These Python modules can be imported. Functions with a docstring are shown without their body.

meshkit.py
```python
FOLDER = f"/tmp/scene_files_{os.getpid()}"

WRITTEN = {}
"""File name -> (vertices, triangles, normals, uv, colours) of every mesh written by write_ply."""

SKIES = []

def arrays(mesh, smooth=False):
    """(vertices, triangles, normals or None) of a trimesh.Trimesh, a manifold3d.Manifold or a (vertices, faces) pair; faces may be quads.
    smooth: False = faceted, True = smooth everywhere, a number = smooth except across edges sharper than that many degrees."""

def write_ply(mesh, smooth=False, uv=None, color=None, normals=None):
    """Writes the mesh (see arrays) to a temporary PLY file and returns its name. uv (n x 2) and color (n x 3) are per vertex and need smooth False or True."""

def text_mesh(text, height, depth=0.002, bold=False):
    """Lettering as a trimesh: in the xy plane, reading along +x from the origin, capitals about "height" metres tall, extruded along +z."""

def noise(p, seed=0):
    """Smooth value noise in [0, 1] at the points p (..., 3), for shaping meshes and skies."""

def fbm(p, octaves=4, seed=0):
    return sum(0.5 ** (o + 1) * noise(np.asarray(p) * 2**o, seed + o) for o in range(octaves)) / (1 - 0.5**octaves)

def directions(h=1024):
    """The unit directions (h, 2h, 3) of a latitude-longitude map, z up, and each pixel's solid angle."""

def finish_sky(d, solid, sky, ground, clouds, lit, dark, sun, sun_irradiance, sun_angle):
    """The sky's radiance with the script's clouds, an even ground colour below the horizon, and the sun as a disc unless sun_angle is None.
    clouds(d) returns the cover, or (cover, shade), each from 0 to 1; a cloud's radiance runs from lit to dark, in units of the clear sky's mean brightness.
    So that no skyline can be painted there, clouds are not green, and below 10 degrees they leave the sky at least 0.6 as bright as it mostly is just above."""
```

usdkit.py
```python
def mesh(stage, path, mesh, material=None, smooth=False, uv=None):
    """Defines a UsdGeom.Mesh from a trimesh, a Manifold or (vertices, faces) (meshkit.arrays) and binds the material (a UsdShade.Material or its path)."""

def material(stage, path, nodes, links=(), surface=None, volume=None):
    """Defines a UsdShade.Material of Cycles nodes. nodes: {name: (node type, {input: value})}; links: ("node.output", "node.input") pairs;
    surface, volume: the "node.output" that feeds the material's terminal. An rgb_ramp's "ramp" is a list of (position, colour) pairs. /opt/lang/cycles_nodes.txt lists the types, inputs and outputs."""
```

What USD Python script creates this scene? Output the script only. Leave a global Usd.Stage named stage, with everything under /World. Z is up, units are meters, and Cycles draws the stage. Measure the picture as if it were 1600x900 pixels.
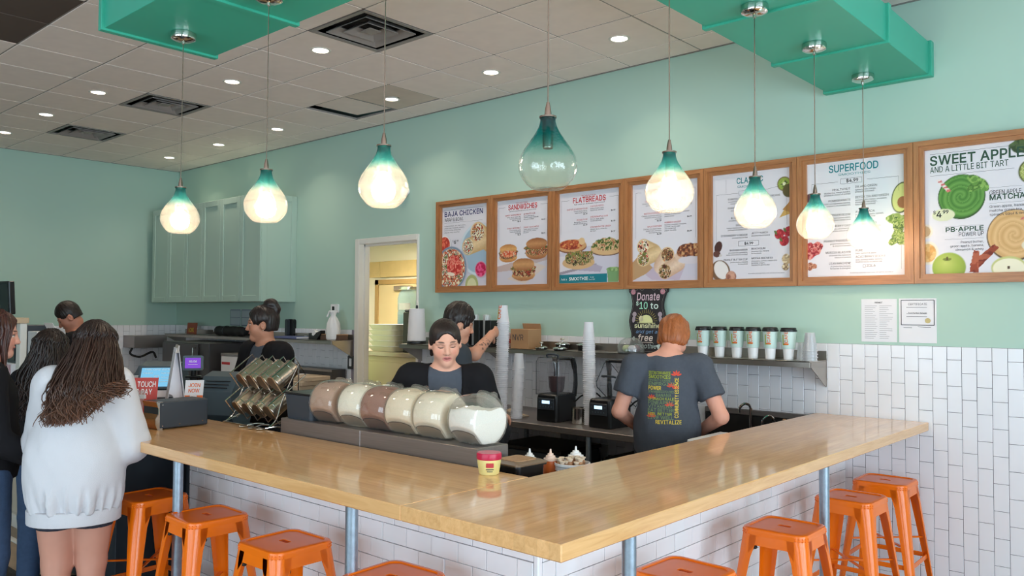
import math, random
import numpy as np
import trimesh
import manifold3d as m3
from shapely.geometry import Polygon, Point, LineString, box as sbox
from shapely import affinity
from shapely.ops import unary_union
import meshkit, usdkit
from pxr import Usd, UsdGeom, UsdLux, UsdShade, Sdf, Gf, Vt

random.seed(7)
rng = np.random.default_rng(7)
PI = math.pi
stage = Usd.Stage.CreateInMemory()
UsdGeom.SetStageUpAxis(stage, 'Z')
UsdGeom.SetStageMetersPerUnit(stage, 1.0)
UsdGeom.Xform.Define(stage, '/World')
UsdGeom.Scope.Define(stage, '/World/Looks')

# ------------------------------------------------------------------ camera
EXPOSURE = 0.46
EYE = (0.0, 0.0, 1.72)
cam = UsdGeom.Camera.Define(stage, '/World/camera')
CAM_AXES = np.array([[ 0.746527,  0.665331,  0.005625], [ 0.016588, -0.027064,  0.999496], [ 0.665148, -0.746058, -0.03124 ]])   # right, up, back
M = np.eye(4); M[:3, :3] = CAM_AXES; M[3, :3] = EYE
cam.AddTransformOp().Set(Gf.Matrix4d(*M.ravel().tolist()))
cam.CreateHorizontalApertureAttr(36.0)
cam.CreateVerticalApertureAttr(20.25)
cam.CreateFocalLengthAttr(28.7799)
cam.CreateClippingRangeAttr(Gf.Vec2f(0.05, 200))
cam.CreateExposureAttr(EXPOSURE)

# ------------------------------------------------------------------ daylight
SKY, WIN_R, WIN_B = 0.5, 8.0, 3.8
DOWN_W, BULB_W, KITCHEN_W = 340.0, 38.0, 40.0
dome = UsdLux.DomeLight.Define(stage, '/World/sky')
dome.CreateIntensityAttr(SKY); dome.CreateColorAttr(Gf.Vec3f(0.80, 0.90, 1.0))
def rect_light(name, eye, toward, w, h, strength, color):
    l = UsdLux.RectLight.Define(stage, '/World/' + name)
    z = -np.array(toward, float); z /= np.linalg.norm(z)
    x = np.cross([0, 0, 1], z); x /= np.linalg.norm(x); y = np.cross(z, x)
    m = np.eye(4); m[0, :3], m[1, :3], m[2, :3], m[3, :3] = x, y, z, eye
    l.AddTransformOp().Set(Gf.Matrix4d(*m.ravel().tolist()))
    l.CreateWidthAttr(w); l.CreateHeightAttr(h); l.CreateIntensityAttr(strength); l.CreateColorAttr(Gf.Vec3f(*color))
    return l
# daylight that comes through the shopfront glass behind and to the right of the camera (the panes stand just inside of these)
for k, yy in enumerate((-1.7, 0.6, 2.9)):
    rect_light('daylight_side_%d' % k, (4.05, yy, 1.55), (-1, 0, 0.32), 2.0, 2.7, WIN_R, (0.68, 0.84, 1.0))
for k, xx in enumerate((-4.2, -1.8, 0.6)):
    rect_light('daylight_front_%d' % k, (xx, -4.15, 1.55), (0, 1, 0.32), 2.0, 2.7, WIN_B, (0.62, 0.81, 1.0))

# ------------------------------------------------------------------ helpers
def seen(p):
    """how large a metre at p shows in the photograph's frame, in pixels (0 outside it)"""
    q = CAM_AXES @ (np.asarray(p, float) - EYE)
    if q[2] > -0.2: return 0.0
    x, y = 800 - 1279.1 * q[0] / q[2], 450 + 1279.1 * q[1] / q[2]
    return 1279.1 / -q[2] if -30 < x < 1630 and -30 < y < 930 else 0.0

def lin(c):
    c = np.asarray(c, float) / 255.0
    return tuple(np.where(c <= 0.04045, c / 12.92, ((c + 0.055) / 1.055) ** 2.4))

_names = {}
def numbered(parent, name):
    k = (parent, name)
    n = _names.get(k, 0)
    _names[k] = n + 1
    return '%s/%s' % (parent, name if n == 0 else '%s_%03d' % (name, n))

MATS = {}
def mat(name, color, rough=0.5, metal=0.0, spec=0.5, noise=None, bump=None, coat=0.0, rgb=True, emit=None, **kw):
    """plain principled material; noise=(scale, amount[, stretch xyz]) varies the colour, bump=(scale, strength)"""
    if name in MATS: return MATS[name]
    c = lin(color) if rgb else color
    nodes = {'p': ('principled_bsdf', {'base_color': c, 'roughness': rough, 'metallic': metal, 'specular_ior_level': spec, 'coat_weight': coat, **kw})}
    links = []
    if noise or bump:
        nodes['g'] = ('texture_coordinate', {})
    if noise:
        st = noise[2] if len(noise) > 2 else (1, 1, 1)
        nodes['mp'] = ('mapping', {'scale': st})
        nodes['n'] = ('noise_texture', {'scale': noise[0], 'detail': 4.0, 'roughness': 0.6})
        a = noise[1]
        nodes['r'] = ('rgb_ramp', {'ramp': [(0.25, tuple(max(0, x * (1 - a)) for x in c)), (0.75, tuple(min(1, x * (1 + a)) for x in c))]})
        links += [('g.object', 'mp.vector'), ('mp.vector', 'n.vector'), ('n.fac', 'r.fac'), ('r.color', 'p.base_color')]
    if bump:
        nodes['bn'] = ('noise_texture', {'scale': bump[0], 'detail': 3.0})
        nodes['b'] = ('bump', {'strength': bump[1], 'distance': 0.002})
        links += [('g.object', 'bn.vector'), ('bn.fac', 'b.height'), ('b.normal', 'p.normal')]
    if emit:
        nodes['p'][1].update(emission_color=lin(emit[0]), emission_strength=emit[1])
    MATS[name] = usdkit.material(stage, '/World/Looks/' + name, nodes, links, surface='p.BSDF')
    return MATS[name]

def emitter(name, color, strength):
    if name not in MATS:
        MATS[name] = usdkit.material(stage, '/World/Looks/' + name, {'e': ('emission', {'color': color, 'strength': strength})}, surface='e.emission')
    return MATS[name]

def clear_glass(name, tint=(1, 1, 1), rough=0.0, haze=0.0, haze_color=(0.9, 0.9, 0.88), ior=1.45, refl=1.0):
    """thin glass: light goes straight through, tinted, with fresnel reflection and some milky scatter"""
    if name in MATS: return MATS[name]
    nodes = {'t': ('transparent_bsdf', {'color': tint}), 'g': ('glossy_bsdf', {'color': (refl,) * 3, 'roughness': rough}),
             'lw': ('layer_weight', {'blend': 0.5}), 'pw': ('math', {'math_type': 'power', 'value2': 3.5}), 'f': ('map_range', {'to_min': 0.06, 'to_max': 0.8}), 'd': ('translucent_bsdf', {'color': haze_color}), 'd2': ('diffuse_bsdf', {'color': haze_color}),
             'm0': ('mix_closure', {'fac': 0.5}), 'm1': ('mix_closure', {'fac': haze}), 'm2': ('mix_closure', {})}
    links = [('d.BSDF', 'm0.closure1'), ('d2.BSDF', 'm0.closure2'), ('t.BSDF', 'm1.closure1'), ('m0.closure', 'm1.closure2'), ('m1.closure', 'm2.closure1'), ('g.BSDF', 'm2.closure2'), ('lw.facing', 'pw.value1'), ('pw.value', 'f.value'), ('f.result', 'm2.fac')]
    MATS[name] = usdkit.material(stage, '/World/Looks/' + name, nodes, links, surface='m2.closure')
    return MATS[name]

def painted(name, rough=0.6, spec=0.4, bump=None, emission=0.0):
    """colour read from the mesh's own per-vertex print colours"""
    if name in MATS: return MATS[name]
    nodes = {'a': ('attribute', {'attribute': 'print_color'}), 'p': ('principled_bsdf', {'roughness': rough, 'specular_ior_level': spec})}
    links = [('a.color', 'p.base_color')]
    if bump:
        nodes['g'] = ('texture_coordinate', {})
        nodes['bn'] = ('noise_texture', {'scale': bump[0], 'detail': 3.0})
        nodes['b'] = ('bump', {'strength': bump[1], 'distance': 0.002})
        links += [('g.object', 'bn.vector'), ('bn.fac', 'b.height'), ('b.normal', 'p.normal')]
    MATS[name] = usdkit.material(stage, '/World/Looks/' + name, nodes, links, surface='p.BSDF')
    return MATS[name]

def _data(prim, label=None, cat=None, group=None, kind=None):
    for k, v in (('label', label), ('category', cat), ('group', group), ('kind', kind)):
        if v: prim.SetCustomDataByKey(k, v)

def thing(name, label, cat, loc=(0, 0, 0), rz=0.0, group=None, kind=None):
    x = UsdGeom.Xform.Define(stage, numbered('/World', name))
    x.AddTranslateOp().Set(Gf.Vec3d(*map(float, loc)))
    if rz: x.AddRotateZOp().Set(math.degrees(rz))
    _data(x.GetPrim(), label, cat, group, kind)
    return x.GetPrim()

def obj(name, mesh, m, parent=None, label=None, cat=None, group=None, kind=None, smooth=30, color=None):
    base = '/World' if parent is None else str(parent.GetPath())
    path = numbered(base, name)
    if isinstance(mesh, list): mesh = cat_mesh(mesh)
    if color is not None:
        smooth = True if smooth else False
    u = usdkit.mesh(stage, path, mesh, m, smooth)
    if color is not None:
        UsdGeom.PrimvarsAPI(u).CreatePrimvar('print_color', Sdf.ValueTypeNames.Color3fArray, 'vertex').Set(Vt.Vec3fArray.FromNumpy(np.asarray(color, np.float32)))
    _data(u.GetPrim(), label, cat, group, kind)
    return u.GetPrim()

def dup(root, loc, rz=0.0, label=None, group=None, scale=None):
    was = root.GetCustomData()
    name = root.GetName()
    base = name[:-4] if name[-4:-3] == '_' and name[-3:].isdigit() else name
    x = UsdGeom.Xform.Define(stage, numbered('/World', base))
    x.GetPrim().GetReferences().AddInternalReference(root.GetPath())
    x.ClearXformOpOrder()
    for a in list(x.GetPrim().GetAttributes()):
        if a.GetName().startswith('xformOp:') and a.GetName() not in ('xformOp:translate', 'xformOp:rotateZ', 'xformOp:scale'):
            pass
    t = x.GetPrim().GetAttribute('xformOp:translate')
    t = UsdGeom.XformOp(t) if t and t.IsDefined() else x.AddTranslateOp()
    t.Set(Gf.Vec3d(*map(float, loc)))
    r = x.GetPrim().GetAttribute('xformOp:rotateZ')
    r = UsdGeom.XformOp(r) if r and r.IsDefined() else x.AddXformOp(UsdGeom.XformOp.TypeRotateZ, UsdGeom.XformOp.PrecisionFloat)
    r.Set(math.degrees(rz))
    ops = [t, r]
    if scale:
        s = x.AddScaleOp(); s.Set(Gf.Vec3f(*scale)); ops.append(s)
    x.SetXformOpOrder(ops)
    _data(x.GetPrim(), label or was.get('label'), was.get('category'), group or was.get('group'))
    x.GetPrim().SetInstanceable(True)
    return x.GetPrim()

# ---- mesh building
def cat_mesh(ms):
    vs, fs, n = [], [], 0
    for m in ms:
        if hasattr(m, 'to_mesh'):
            q = m.to_mesh(); v, f = q.vert_properties[:, :3], q.tri_verts
        elif isinstance(m, tuple): v, f = m
        else: v, f = m.vertices, m.faces
        v, f = np.asarray(v, float), np.asarray(f, int)
        if f.shape[1] == 4: f = np.vstack([f[:, [0, 1, 2]], f[:, [0, 2, 3]]])
        vs.append(v); fs.append(f + n); n += len(v)
    return np.vstack(vs), np.vstack(fs)

def vf(m):
    return cat_mesh([m])

def rot(axis, a):
    x, y, z = np.asarray(axis, float) / np.linalg.norm(axis)
    c, s = math.cos(a), math.sin(a); t = 1 - c
    return np.array([[t*x*x+c, t*x*y-s*z, t*x*z+s*y], [t*x*y+s*z, t*y*y+c, t*y*z-s*x], [t*x*z-s*y, t*y*z+s*x, t*z*z+c]])

def mv(m, t=(0, 0, 0), R=None, s=None):
    v, f = vf(m)
    if s is not None: v = v * np.asarray(s, float)
    if R is not None: v = v @ np.asarray(R).T
    return v + np.asarray(t, float), f

def _boxproto():
    # chamfered box: corner (sx,sy,sz), three vertices each (one per face)
    S = [(a, b, c) for a in (-1, 1) for b in (-1, 1) for c in (-1, 1)]
    idx = {}
    pts = []
    for s in S:
        for ax in range(3):
            idx[s, ax] = len(pts); pts.append((s, ax))
    v = []
    for s, ax in pts:
        p = np.array(s, float) * (1 - 0.2); p[ax] = s[ax]; v.append(p)
    h = trimesh.convex.convex_hull(np.array(v), qhull_options='QbB Pp Qt')
    # map hull vertices back to our index
    v = np.array(v)
    order = [int(np.argmin(((v - q) ** 2).sum(1))) for q in h.vertices]
    return pts, np.array([[order[i] for i in f] for f in h.faces])
_BP, _BF = _boxproto()
_BS = np.array([s for s, ax in _BP], float); _BA = np.array([ax for s, ax in _BP])
def box(x0, x1, y0, y1, z0, z1, b=0.0):
    lo, hi = np.array([x0, y0, z0], float), np.array([x1, y1, z1], float)
    c, h = (lo + hi) / 2, np.abs(hi - lo) / 2
    if b <= 0:
        t = trimesh.creation.box(extents=2 * h); return np.array(t.vertices) + c, np.array(t.faces)
    b = min(b, 0.49 * 2 * h.min())
    p = _BS * (h - b)
    for ax in range(3):
        k = _BA == ax
        p[k, ax] = _BS[k, ax] * h[ax]
    return p + c, _BF.copy()

def cbox(c, s, b=0.0):
    return box(c[0]-s[0]/2, c[0]+s[0]/2, c[1]-s[1]/2, c[1]+s[1]/2, c[2]-s[2]/2, c[2]+s[2]/2, b)

def lathe(profile, n=32, close=True):
    """profile [(r, z)] from bottom to top, revolved about z; r = 0 ends are poles"""
    P = np.asarray(profile, float)
    a = np.arange(n) * 2 * PI / n
    rings, vs, fs = [], [], []
    k = 0
    for r, z in P:
        if r < 1e-9:
            vs.append([[0, 0, z]]); rings.append([k] * n); k += 1
        else:
            vs.append(np.stack([r * np.cos(a), r * np.sin(a), np.full(n, z)], 1)); rings.append(list(range(k, k + n))); k += n
    for A, B in zip(rings[:-1], rings[1:]):
        for i in range(n):
            j = (i + 1) % n
            q = [A[i], A[j], B[j], B[i]]
            if A[i] != A[j]: fs.append([q[0], q[1], q[2]])
            if B[i] != B[j]: fs.append([q[0], q[2], q[3]])
    return np.vstack(vs), np.array(fs)

def cyl(r, z0, z1, n=24, b=0.0, r2=None):
    r2 = r if r2 is None else r2
    if b > 0: return lathe([(0, z0), (r - b, z0), (r, z0 + b), (r2, z1 - b), (r2 - b, z1), (0, z1)], n)
    return lathe([(0, z0), (r, z0), (r2, z1), (0, z1)], n)

def tube(pts, r, n=8, closed=False, caps=True):
    P = np.asarray(pts, float); m = len(P)
    R = np.full(m, r, float) if np.ndim(r) == 0 else np.asarray(r, float)
    if closed: T = np.roll(P, -1, 0) - np.roll(P, 1, 0)
    else: T = np.gradient(P, axis=0)
    T /= np.linalg.norm(T, axis=1, keepdims=True) + 1e-12
    u = np.cross(T[0], [0.3, 0.5, 0.81]); u /= np.linalg.norm(u)
    U = []
    for t in T:
        u = u - t * (u @ t); u /= np.linalg.norm(u) + 1e-12; U.append(u)
    U = np.array(U); W = np.cross(T, U)
    a = np.arange(n) * 2 * PI / n
    V = P[:, None] + R[:, None, None] * (U[:, None] * np.cos(a)[None, :, None] + W[:, None] * np.sin(a)[None, :, None])
    V = V.reshape(-1, 3)
    i = np.arange(m if closed else m - 1)[:, None] * n; j = np.arange(n)[None]
    jn = (j + 1) % n; k = ((np.arange(m if closed else m - 1) + 1) % m)[:, None] * n
    f = np.concatenate([np.stack([i + j, i + jn, k + jn], -1).reshape(-1, 3), np.stack([i + j, k + jn, k + j], -1).reshape(-1, 3)])
    if caps and not closed:
        c0, c1 = len(V), len(V) + 1
        V = np.vstack([V, P[0], P[-1]])
        f = np.vstack([f, [[c0, (q + 1) % n, q] for q in range(n)], [[c1, (m - 1) * n + q, (m - 1) * n + (q + 1) % n] for q in range(n)]])
    return V, f

def smooth_path(pts, n=8):
    """Catmull-Rom through the points"""
    P = np.asarray(pts, float); P = np.vstack([2 * P[0] - P[1], P, 2 * P[-1] - P[-2]])
    out = []
    for i in range(1, len(P) - 2):
        for t in np.linspace(0, 1, n, endpoint=False):
            a, b, c, d = P[i-1], P[i], P[i+1], P[i+2]
            out.append(0.5 * (2*b + (c-a)*t + (2*a-5*b+4*c-d)*t*t + (3*b-a-3*c+d)*t**3))
    out.append(P[-2])
    return np.array(out)

def prism(poly, z0, z1):
    gs = getattr(poly, 'geoms', [poly])
    ms = []
    for g in gs:
        if g.is_empty or g.area < 1e-9: continue
        t = trimesh.creation.extrude_polygon(g, z1 - z0, engine='earcut')
        ms.append((np.array(t.vertices) + [0, 0, z0], np.array(t.faces)))
    return cat_mesh(ms)

def rrect(w, h, r, n=5):
    return sbox(-w/2 + r, -h/2 + r, w/2 - r, h/2 - r).buffer(r, quad_segs=n)

def loft(sections):
    """list of equally long closed rings (n x 3) joined by quads, ends capped"""
    S = [np.asarray(s, float) for s in sections]; n = len(S[0])
    V = np.vstack(S); f = []
    for k in range(len(S) - 1):
        a, b = k * n, (k + 1) * n
        i = np.arange(n); j = (i + 1) % n
        f.append(np.stack([a + i, a + j, b + j], 1)); f.append(np.stack([a + i, b + j, b + i], 1))
    c0, c1 = len(V), len(V) + 1
    V = np.vstack([V, S[0].mean(0), S[-1].mean(0)])
    i = np.arange(n); j = (i + 1) % n; e = (len(S) - 1) * n
    f.append(np.stack([np.full(n, c0), j, i], 1)); f.append(np.stack([np.full(n, c1), e + i, e + j], 1))
    return V, np.vstack(f)

# print and lettering: flat faces that lie on a surface
_txt = {}
def text(s, h, bold=False, width=None, spacing=None, align='l'):
    """flat lettering in the xy plane (vertices, faces), capitals h tall, from the origin; width squeezes it to that width"""
    if spacing: # letterspaced
        ms, x = [], 0.0
        for ch in s:
            if ch != ' ':
                v, f = text(ch, h, bold); ms.append((v + [x, 0, 0], f)); x += v[:, 0].max() + spacing
            else: x += h * 0.4 + spacing
        v, f = cat_mesh(ms)
    else:
        ms, x = [], 0.0
        for ch in s:
            if ch == ' ': x += 0.36; continue
            if (ch, bold) not in _txt:
                t = meshkit.text_mesh(ch, 1.0, 0.01, bold)
                up = t.face_normals[:, 2] > 0.5
                f = np.array(t.faces)[up]; u, inv = np.unique(f, return_inverse=True)
                v = np.array(t.vertices)[u] * [1, 1, 0]
                _txt[ch, bold] = (v - [v[:, 0].min(), 0, 0], inv.reshape(-1, 3))
            v, f = _txt[ch, bold]
            ms.append((v + [x, 0, 0], f)); x += v[:, 0].max() + (0.12 if bold else 0.15)
        v, f = cat_mesh(ms); v = v * h
    if width: v = v * [width / (v[:, 0].max() - v[:, 0].min()), 1, 1]
    if align == 'c': v = v - [(v[:, 0].max() + v[:, 0].min()) / 2, 0, 0]
    if align == 'r': v = v - [v[:, 0].max(), 0, 0]
    return v.copy(), f

def flat(poly):
    """a polygon's face in the xy plane"""
    ms = []
    for g in getattr(poly, 'geoms', [poly]):
        if g.is_empty or g.area < 1e-10: continue
        v, f = trimesh.creation.triangulate_polygon(g, engine='earcut')
        v = np.column_stack([v, np.zeros(len(v))])
        n = np.cross(v[f[:, 1]] - v[f[:, 0]], v[f[:, 2]] - v[f[:, 0]])[:, 2]
        f = np.where((n < 0)[:, None], f[:, ::-1], f)
        ms.append((v, f))
    return cat_mesh(ms)
# frame for prints on the back wall: print x -> +X, print y -> +Z, facing -Y
WALLR = np.array([[1, 0, 0], [0, 0, -1], [0, 1, 0]], float)
# ------------------------------------------------------------------ materials
def noisy(name, c0, c1, scale, rough, **kw):
    return mat(name, tuple((a + b) / 2 for a, b in zip(c0, c1)), rough, noise=(scale, 0.06), **kw)
mat('wall_mint', (178, 205, 192), 0.62, bump=(60, 0.06), spec=0.3)
mat('teal_paint', (60, 168, 142), 0.42, spec=0.45)
mat('cabinet_paint', (172, 194, 182), 0.45)
mat('ceiling_tile', (244, 228, 221), 0.9, spec=0.1, noise=(9, 0.03), bump=(180, 0.25))
mat('ceiling_tile_stained', (214, 198, 186), 0.9, spec=0.1, noise=(4, 0.09))
mat('ceiling_tile_dark', (96, 82, 76), 0.8, spec=0.1, noise=(5, 0.05))
mat('ceiling_grid', (150, 140, 136), 0.5)
mat('white_tile', (238, 236, 240), 0.13, spec=0.5, bump=(14, 0.03))
mat('white_tile_warm', (232, 230, 235), 0.16, spec=0.5, bump=(16, 0.03))
mat('grout', (146, 138, 148), 0.9, spec=0.1)
mat('floor_vinyl', (158, 134, 110), 0.45, noise=(7, 0.16))
mat('floor_mat', (34, 32, 33), 0.9)
mat('white_paint', (228, 222, 214), 0.45)
mat('cream_paint', (236, 230, 212), 0.5)
mat('kitchen_cream', (216, 196, 152), 0.5)
mat('orange_enamel', (246, 116, 8), 0.28, spec=0.4, coat=0.2, coat_roughness=0.1)
mat('black_rubber', (26, 25, 26), 0.7)
mat('galvanised', (150, 163, 176), 0.38, metal=0.75, noise=(26, 0.18))
mat('steel', (168, 160, 152), 0.3, metal=0.92, noise=(5, 0.05, (1, 40, 40)))
mat('steel_dull', (150, 142, 140), 0.42, metal=0.85, noise=(6, 0.08, (1, 30, 30)))
mat('steel_bright', (205, 200, 192), 0.16, metal=1.0)
mat('steel_warm', (196, 178, 162), 0.27, metal=1.0)
mat('chrome', (220, 216, 210), 0.08, metal=1.0)
mat('nickel', (170, 150, 138), 0.22, metal=1.0)
mat('dark_steel', (74, 72, 74), 0.4, metal=0.6)
mat('black_plastic', (22, 22, 24), 0.32)
mat('charcoal_plastic', (52, 58, 66), 0.45)
mat('slate_plastic', (70, 86, 96), 0.4)
mat('white_plastic', (236, 234, 236), 0.35)
mat('white_paper', (232, 229, 234), 0.7, spec=0.2)
mat('poster_paper', (226, 221, 228), 0.5, spec=0.35)
mat('dark_void', (24, 22, 22), 0.8)
mat('cardboard', (176, 134, 96), 0.8, noise=(8, 0.06))
mat('ink_navy', (58, 56, 104), 0.6); mat('ink_red', (198, 58, 64), 0.6); mat('ink_grey', (62, 58, 66), 0.6)
mat('ink_black', (36, 34, 38), 0.6); mat('ink_teal', (38, 128, 140), 0.6); mat('ink_green', (40, 74, 56), 0.6); mat('ink_white', (240, 240, 240), 0.6)
mat('ink_orange', (226, 108, 52), 0.6); mat('ink_yellow', (226, 196, 60), 0.6); mat('ink_olive', (160, 172, 52), 0.6)
painted('print'); painted('skin', 0.5, 0.35, bump=(90, 0.05))
def wood(name, c_lo, c_hi, along, rough, stave=None, coat=0.0, cr=0.06, grain=1.0):
    """grain runs along axis 'along' (0, 1, 2); stave=(length, width) adds glued staves"""
    if name in MATS: return MATS[name]
    st = [22.0, 22.0, 22.0]; st[along] = 1.6
    lo, hi = np.array(lin(c_lo)), np.array(lin(c_hi))
    nodes = {'g': ('geometry', {}), 'mp': ('mapping', {'scale': st}), 'n': ('noise_texture', {'scale': 2.2 * grain, 'detail': 6.0, 'roughness': 0.62, 'distortion': 0.6}),
             'r': ('rgb_ramp', {'ramp': [(0.28, tuple(lo)), (0.5, tuple((lo + hi) / 2)), (0.75, tuple(hi))]}),
             'p': ('principled_bsdf', {'roughness': rough, 'coat_weight': coat, 'coat_roughness': cr, 'specular_ior_level': 0.5})}
    links = [('g.position', 'mp.vector'), ('mp.vector', 'n.vector'), ('n.fac', 'r.fac')]
    if stave:
        # swap axes so that bricks lie along the grain
        sw = {0: ('x', 'y'), 1: ('y', 'x'), 2: ('z', 'x')}[along]
        nodes['sx'] = ('separate_xyz', {}); nodes['cx'] = ('combine_xyz', {})
        nodes['bk'] = ('brick_texture', {'color1': (0.93, 0.92, 0.90), 'color2': (1.05, 1.04, 1.03), 'mortar': (0.95, 0.94, 0.92), 'scale': 1.0, 'mortar_size': 0.0006, 'brick_width': stave[0], 'row_height': stave[1], 'offset': 0.37})
        nodes['mx'] = ('mix', {'mix_type': 'multiply', 'fac': 1.0})
        links += [('g.position', 'sx.vector'), ('sx.%s' % sw[0], 'cx.x'), ('sx.%s' % sw[1], 'cx.y'), ('cx.vector', 'bk.vector'), ('r.color', 'mx.color1'), ('bk.color', 'mx.color2'), ('mx.color', 'p.base_color')]
    else: links.append(('r.color', 'p.base_color'))
    MATS[name] = usdkit.material(stage, '/World/Looks/' + name, nodes, links, surface='p.BSDF')
    return MATS[name]
wood('maple_x', (218, 160, 100), (242, 192, 134), 0, 0.34, (0.62, 0.045), 0.8, 0.07)
wood('maple_y', (218, 160, 100), (242, 192, 134), 1, 0.34, (0.62, 0.045), 0.8, 0.07)
wood('frame_wood', (150, 94, 54), (188, 128, 80), 0, 0.4, None, 0.2, 0.2)
wood('frame_wood_v', (150, 94, 54), (188, 128, 80), 2, 0.4, None, 0.2, 0.2)
clear_glass('jar_glass', (0.97, 0.97, 0.96), 0.03, 0.10, (0.9, 0.86, 0.8))
clear_glass('window_glass', (0.96, 0.98, 0.97), 0.0, 0.0)
clear_glass('facet_glass', (0.88, 0.84, 0.80), 0.05, 0.05)
clear_glass('smoke_plastic', (0.95, 0.95, 0.965), 0.05, 0.05, (0.5, 0.5, 0.52))
clear_glass('clear_plastic', (0.9, 0.92, 0.93), 0.08, 0.12)
clear_glass('frost_plastic', (0.85, 0.86, 0.88), 0.2, 0.55, (0.9, 0.9, 0.92))
# ------------------------------------------------------------------ the room
XL, XR, YF, YB, ZC = -11.19, 3.5, -3.6, 5.46, 3.69
TILE_TOP = 1.535
m = MATS
def structure(name, mesh, mt, label=None, smooth=False):
    return obj(name, mesh, mt, None, label, None, None, 'structure', smooth)

floor = structure('floor', [box(XL, XR, YF, YB, -0.06, 0)], m['floor_vinyl'], 'brown vinyl floor of the smoothie shop')
obj('floor_edge_strip', [box(-7.45, -6.7, 2.12, 2.16, 0, 0.012, 0.003)], m['white_paint'], floor)

t = thing('door_mat', 'flat black rubber mat on the floor behind the girls', 'mat', (-5.75, 1.25, 0.0), 0.0)
obj('mat_sheet', [box(-0.75, 0.45, -0.55, 0.62, 0.001, 0.012, 0.004)], m['floor_mat'], t, smooth=False)
obj('mat_border', [box(-0.75, 0.45, 0.62, 0.65, 0.001, 0.009, 0.002), box(-0.78, -0.75, -0.55, 0.65, 0.001, 0.009, 0.002)], m['black_rubber'], t, smooth=False)
# back wall, painted above and tiled below, with the kitchen doorway
DX0, DX1, DZ = -7.05, -6.13, 2.45
wall_poly = Polygon([(XL, 0), (DX0 - 0.03, 0), (DX0 - 0.03, DZ + 0.03), (DX1 + 0.012, DZ + 0.03), (DX1 + 0.012, 0), (XR, 0), (XR, ZC + 0.44), (XL, ZC + 0.44)])
wb = mv(prism(wall_poly, 0, 0.12), (0, YB + 0.12, 0), WALLR)
wall_back = structure('wall_back', [wb], m['wall_mint'], 'mint green wall behind the counter with white tile on its lower half')

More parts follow.
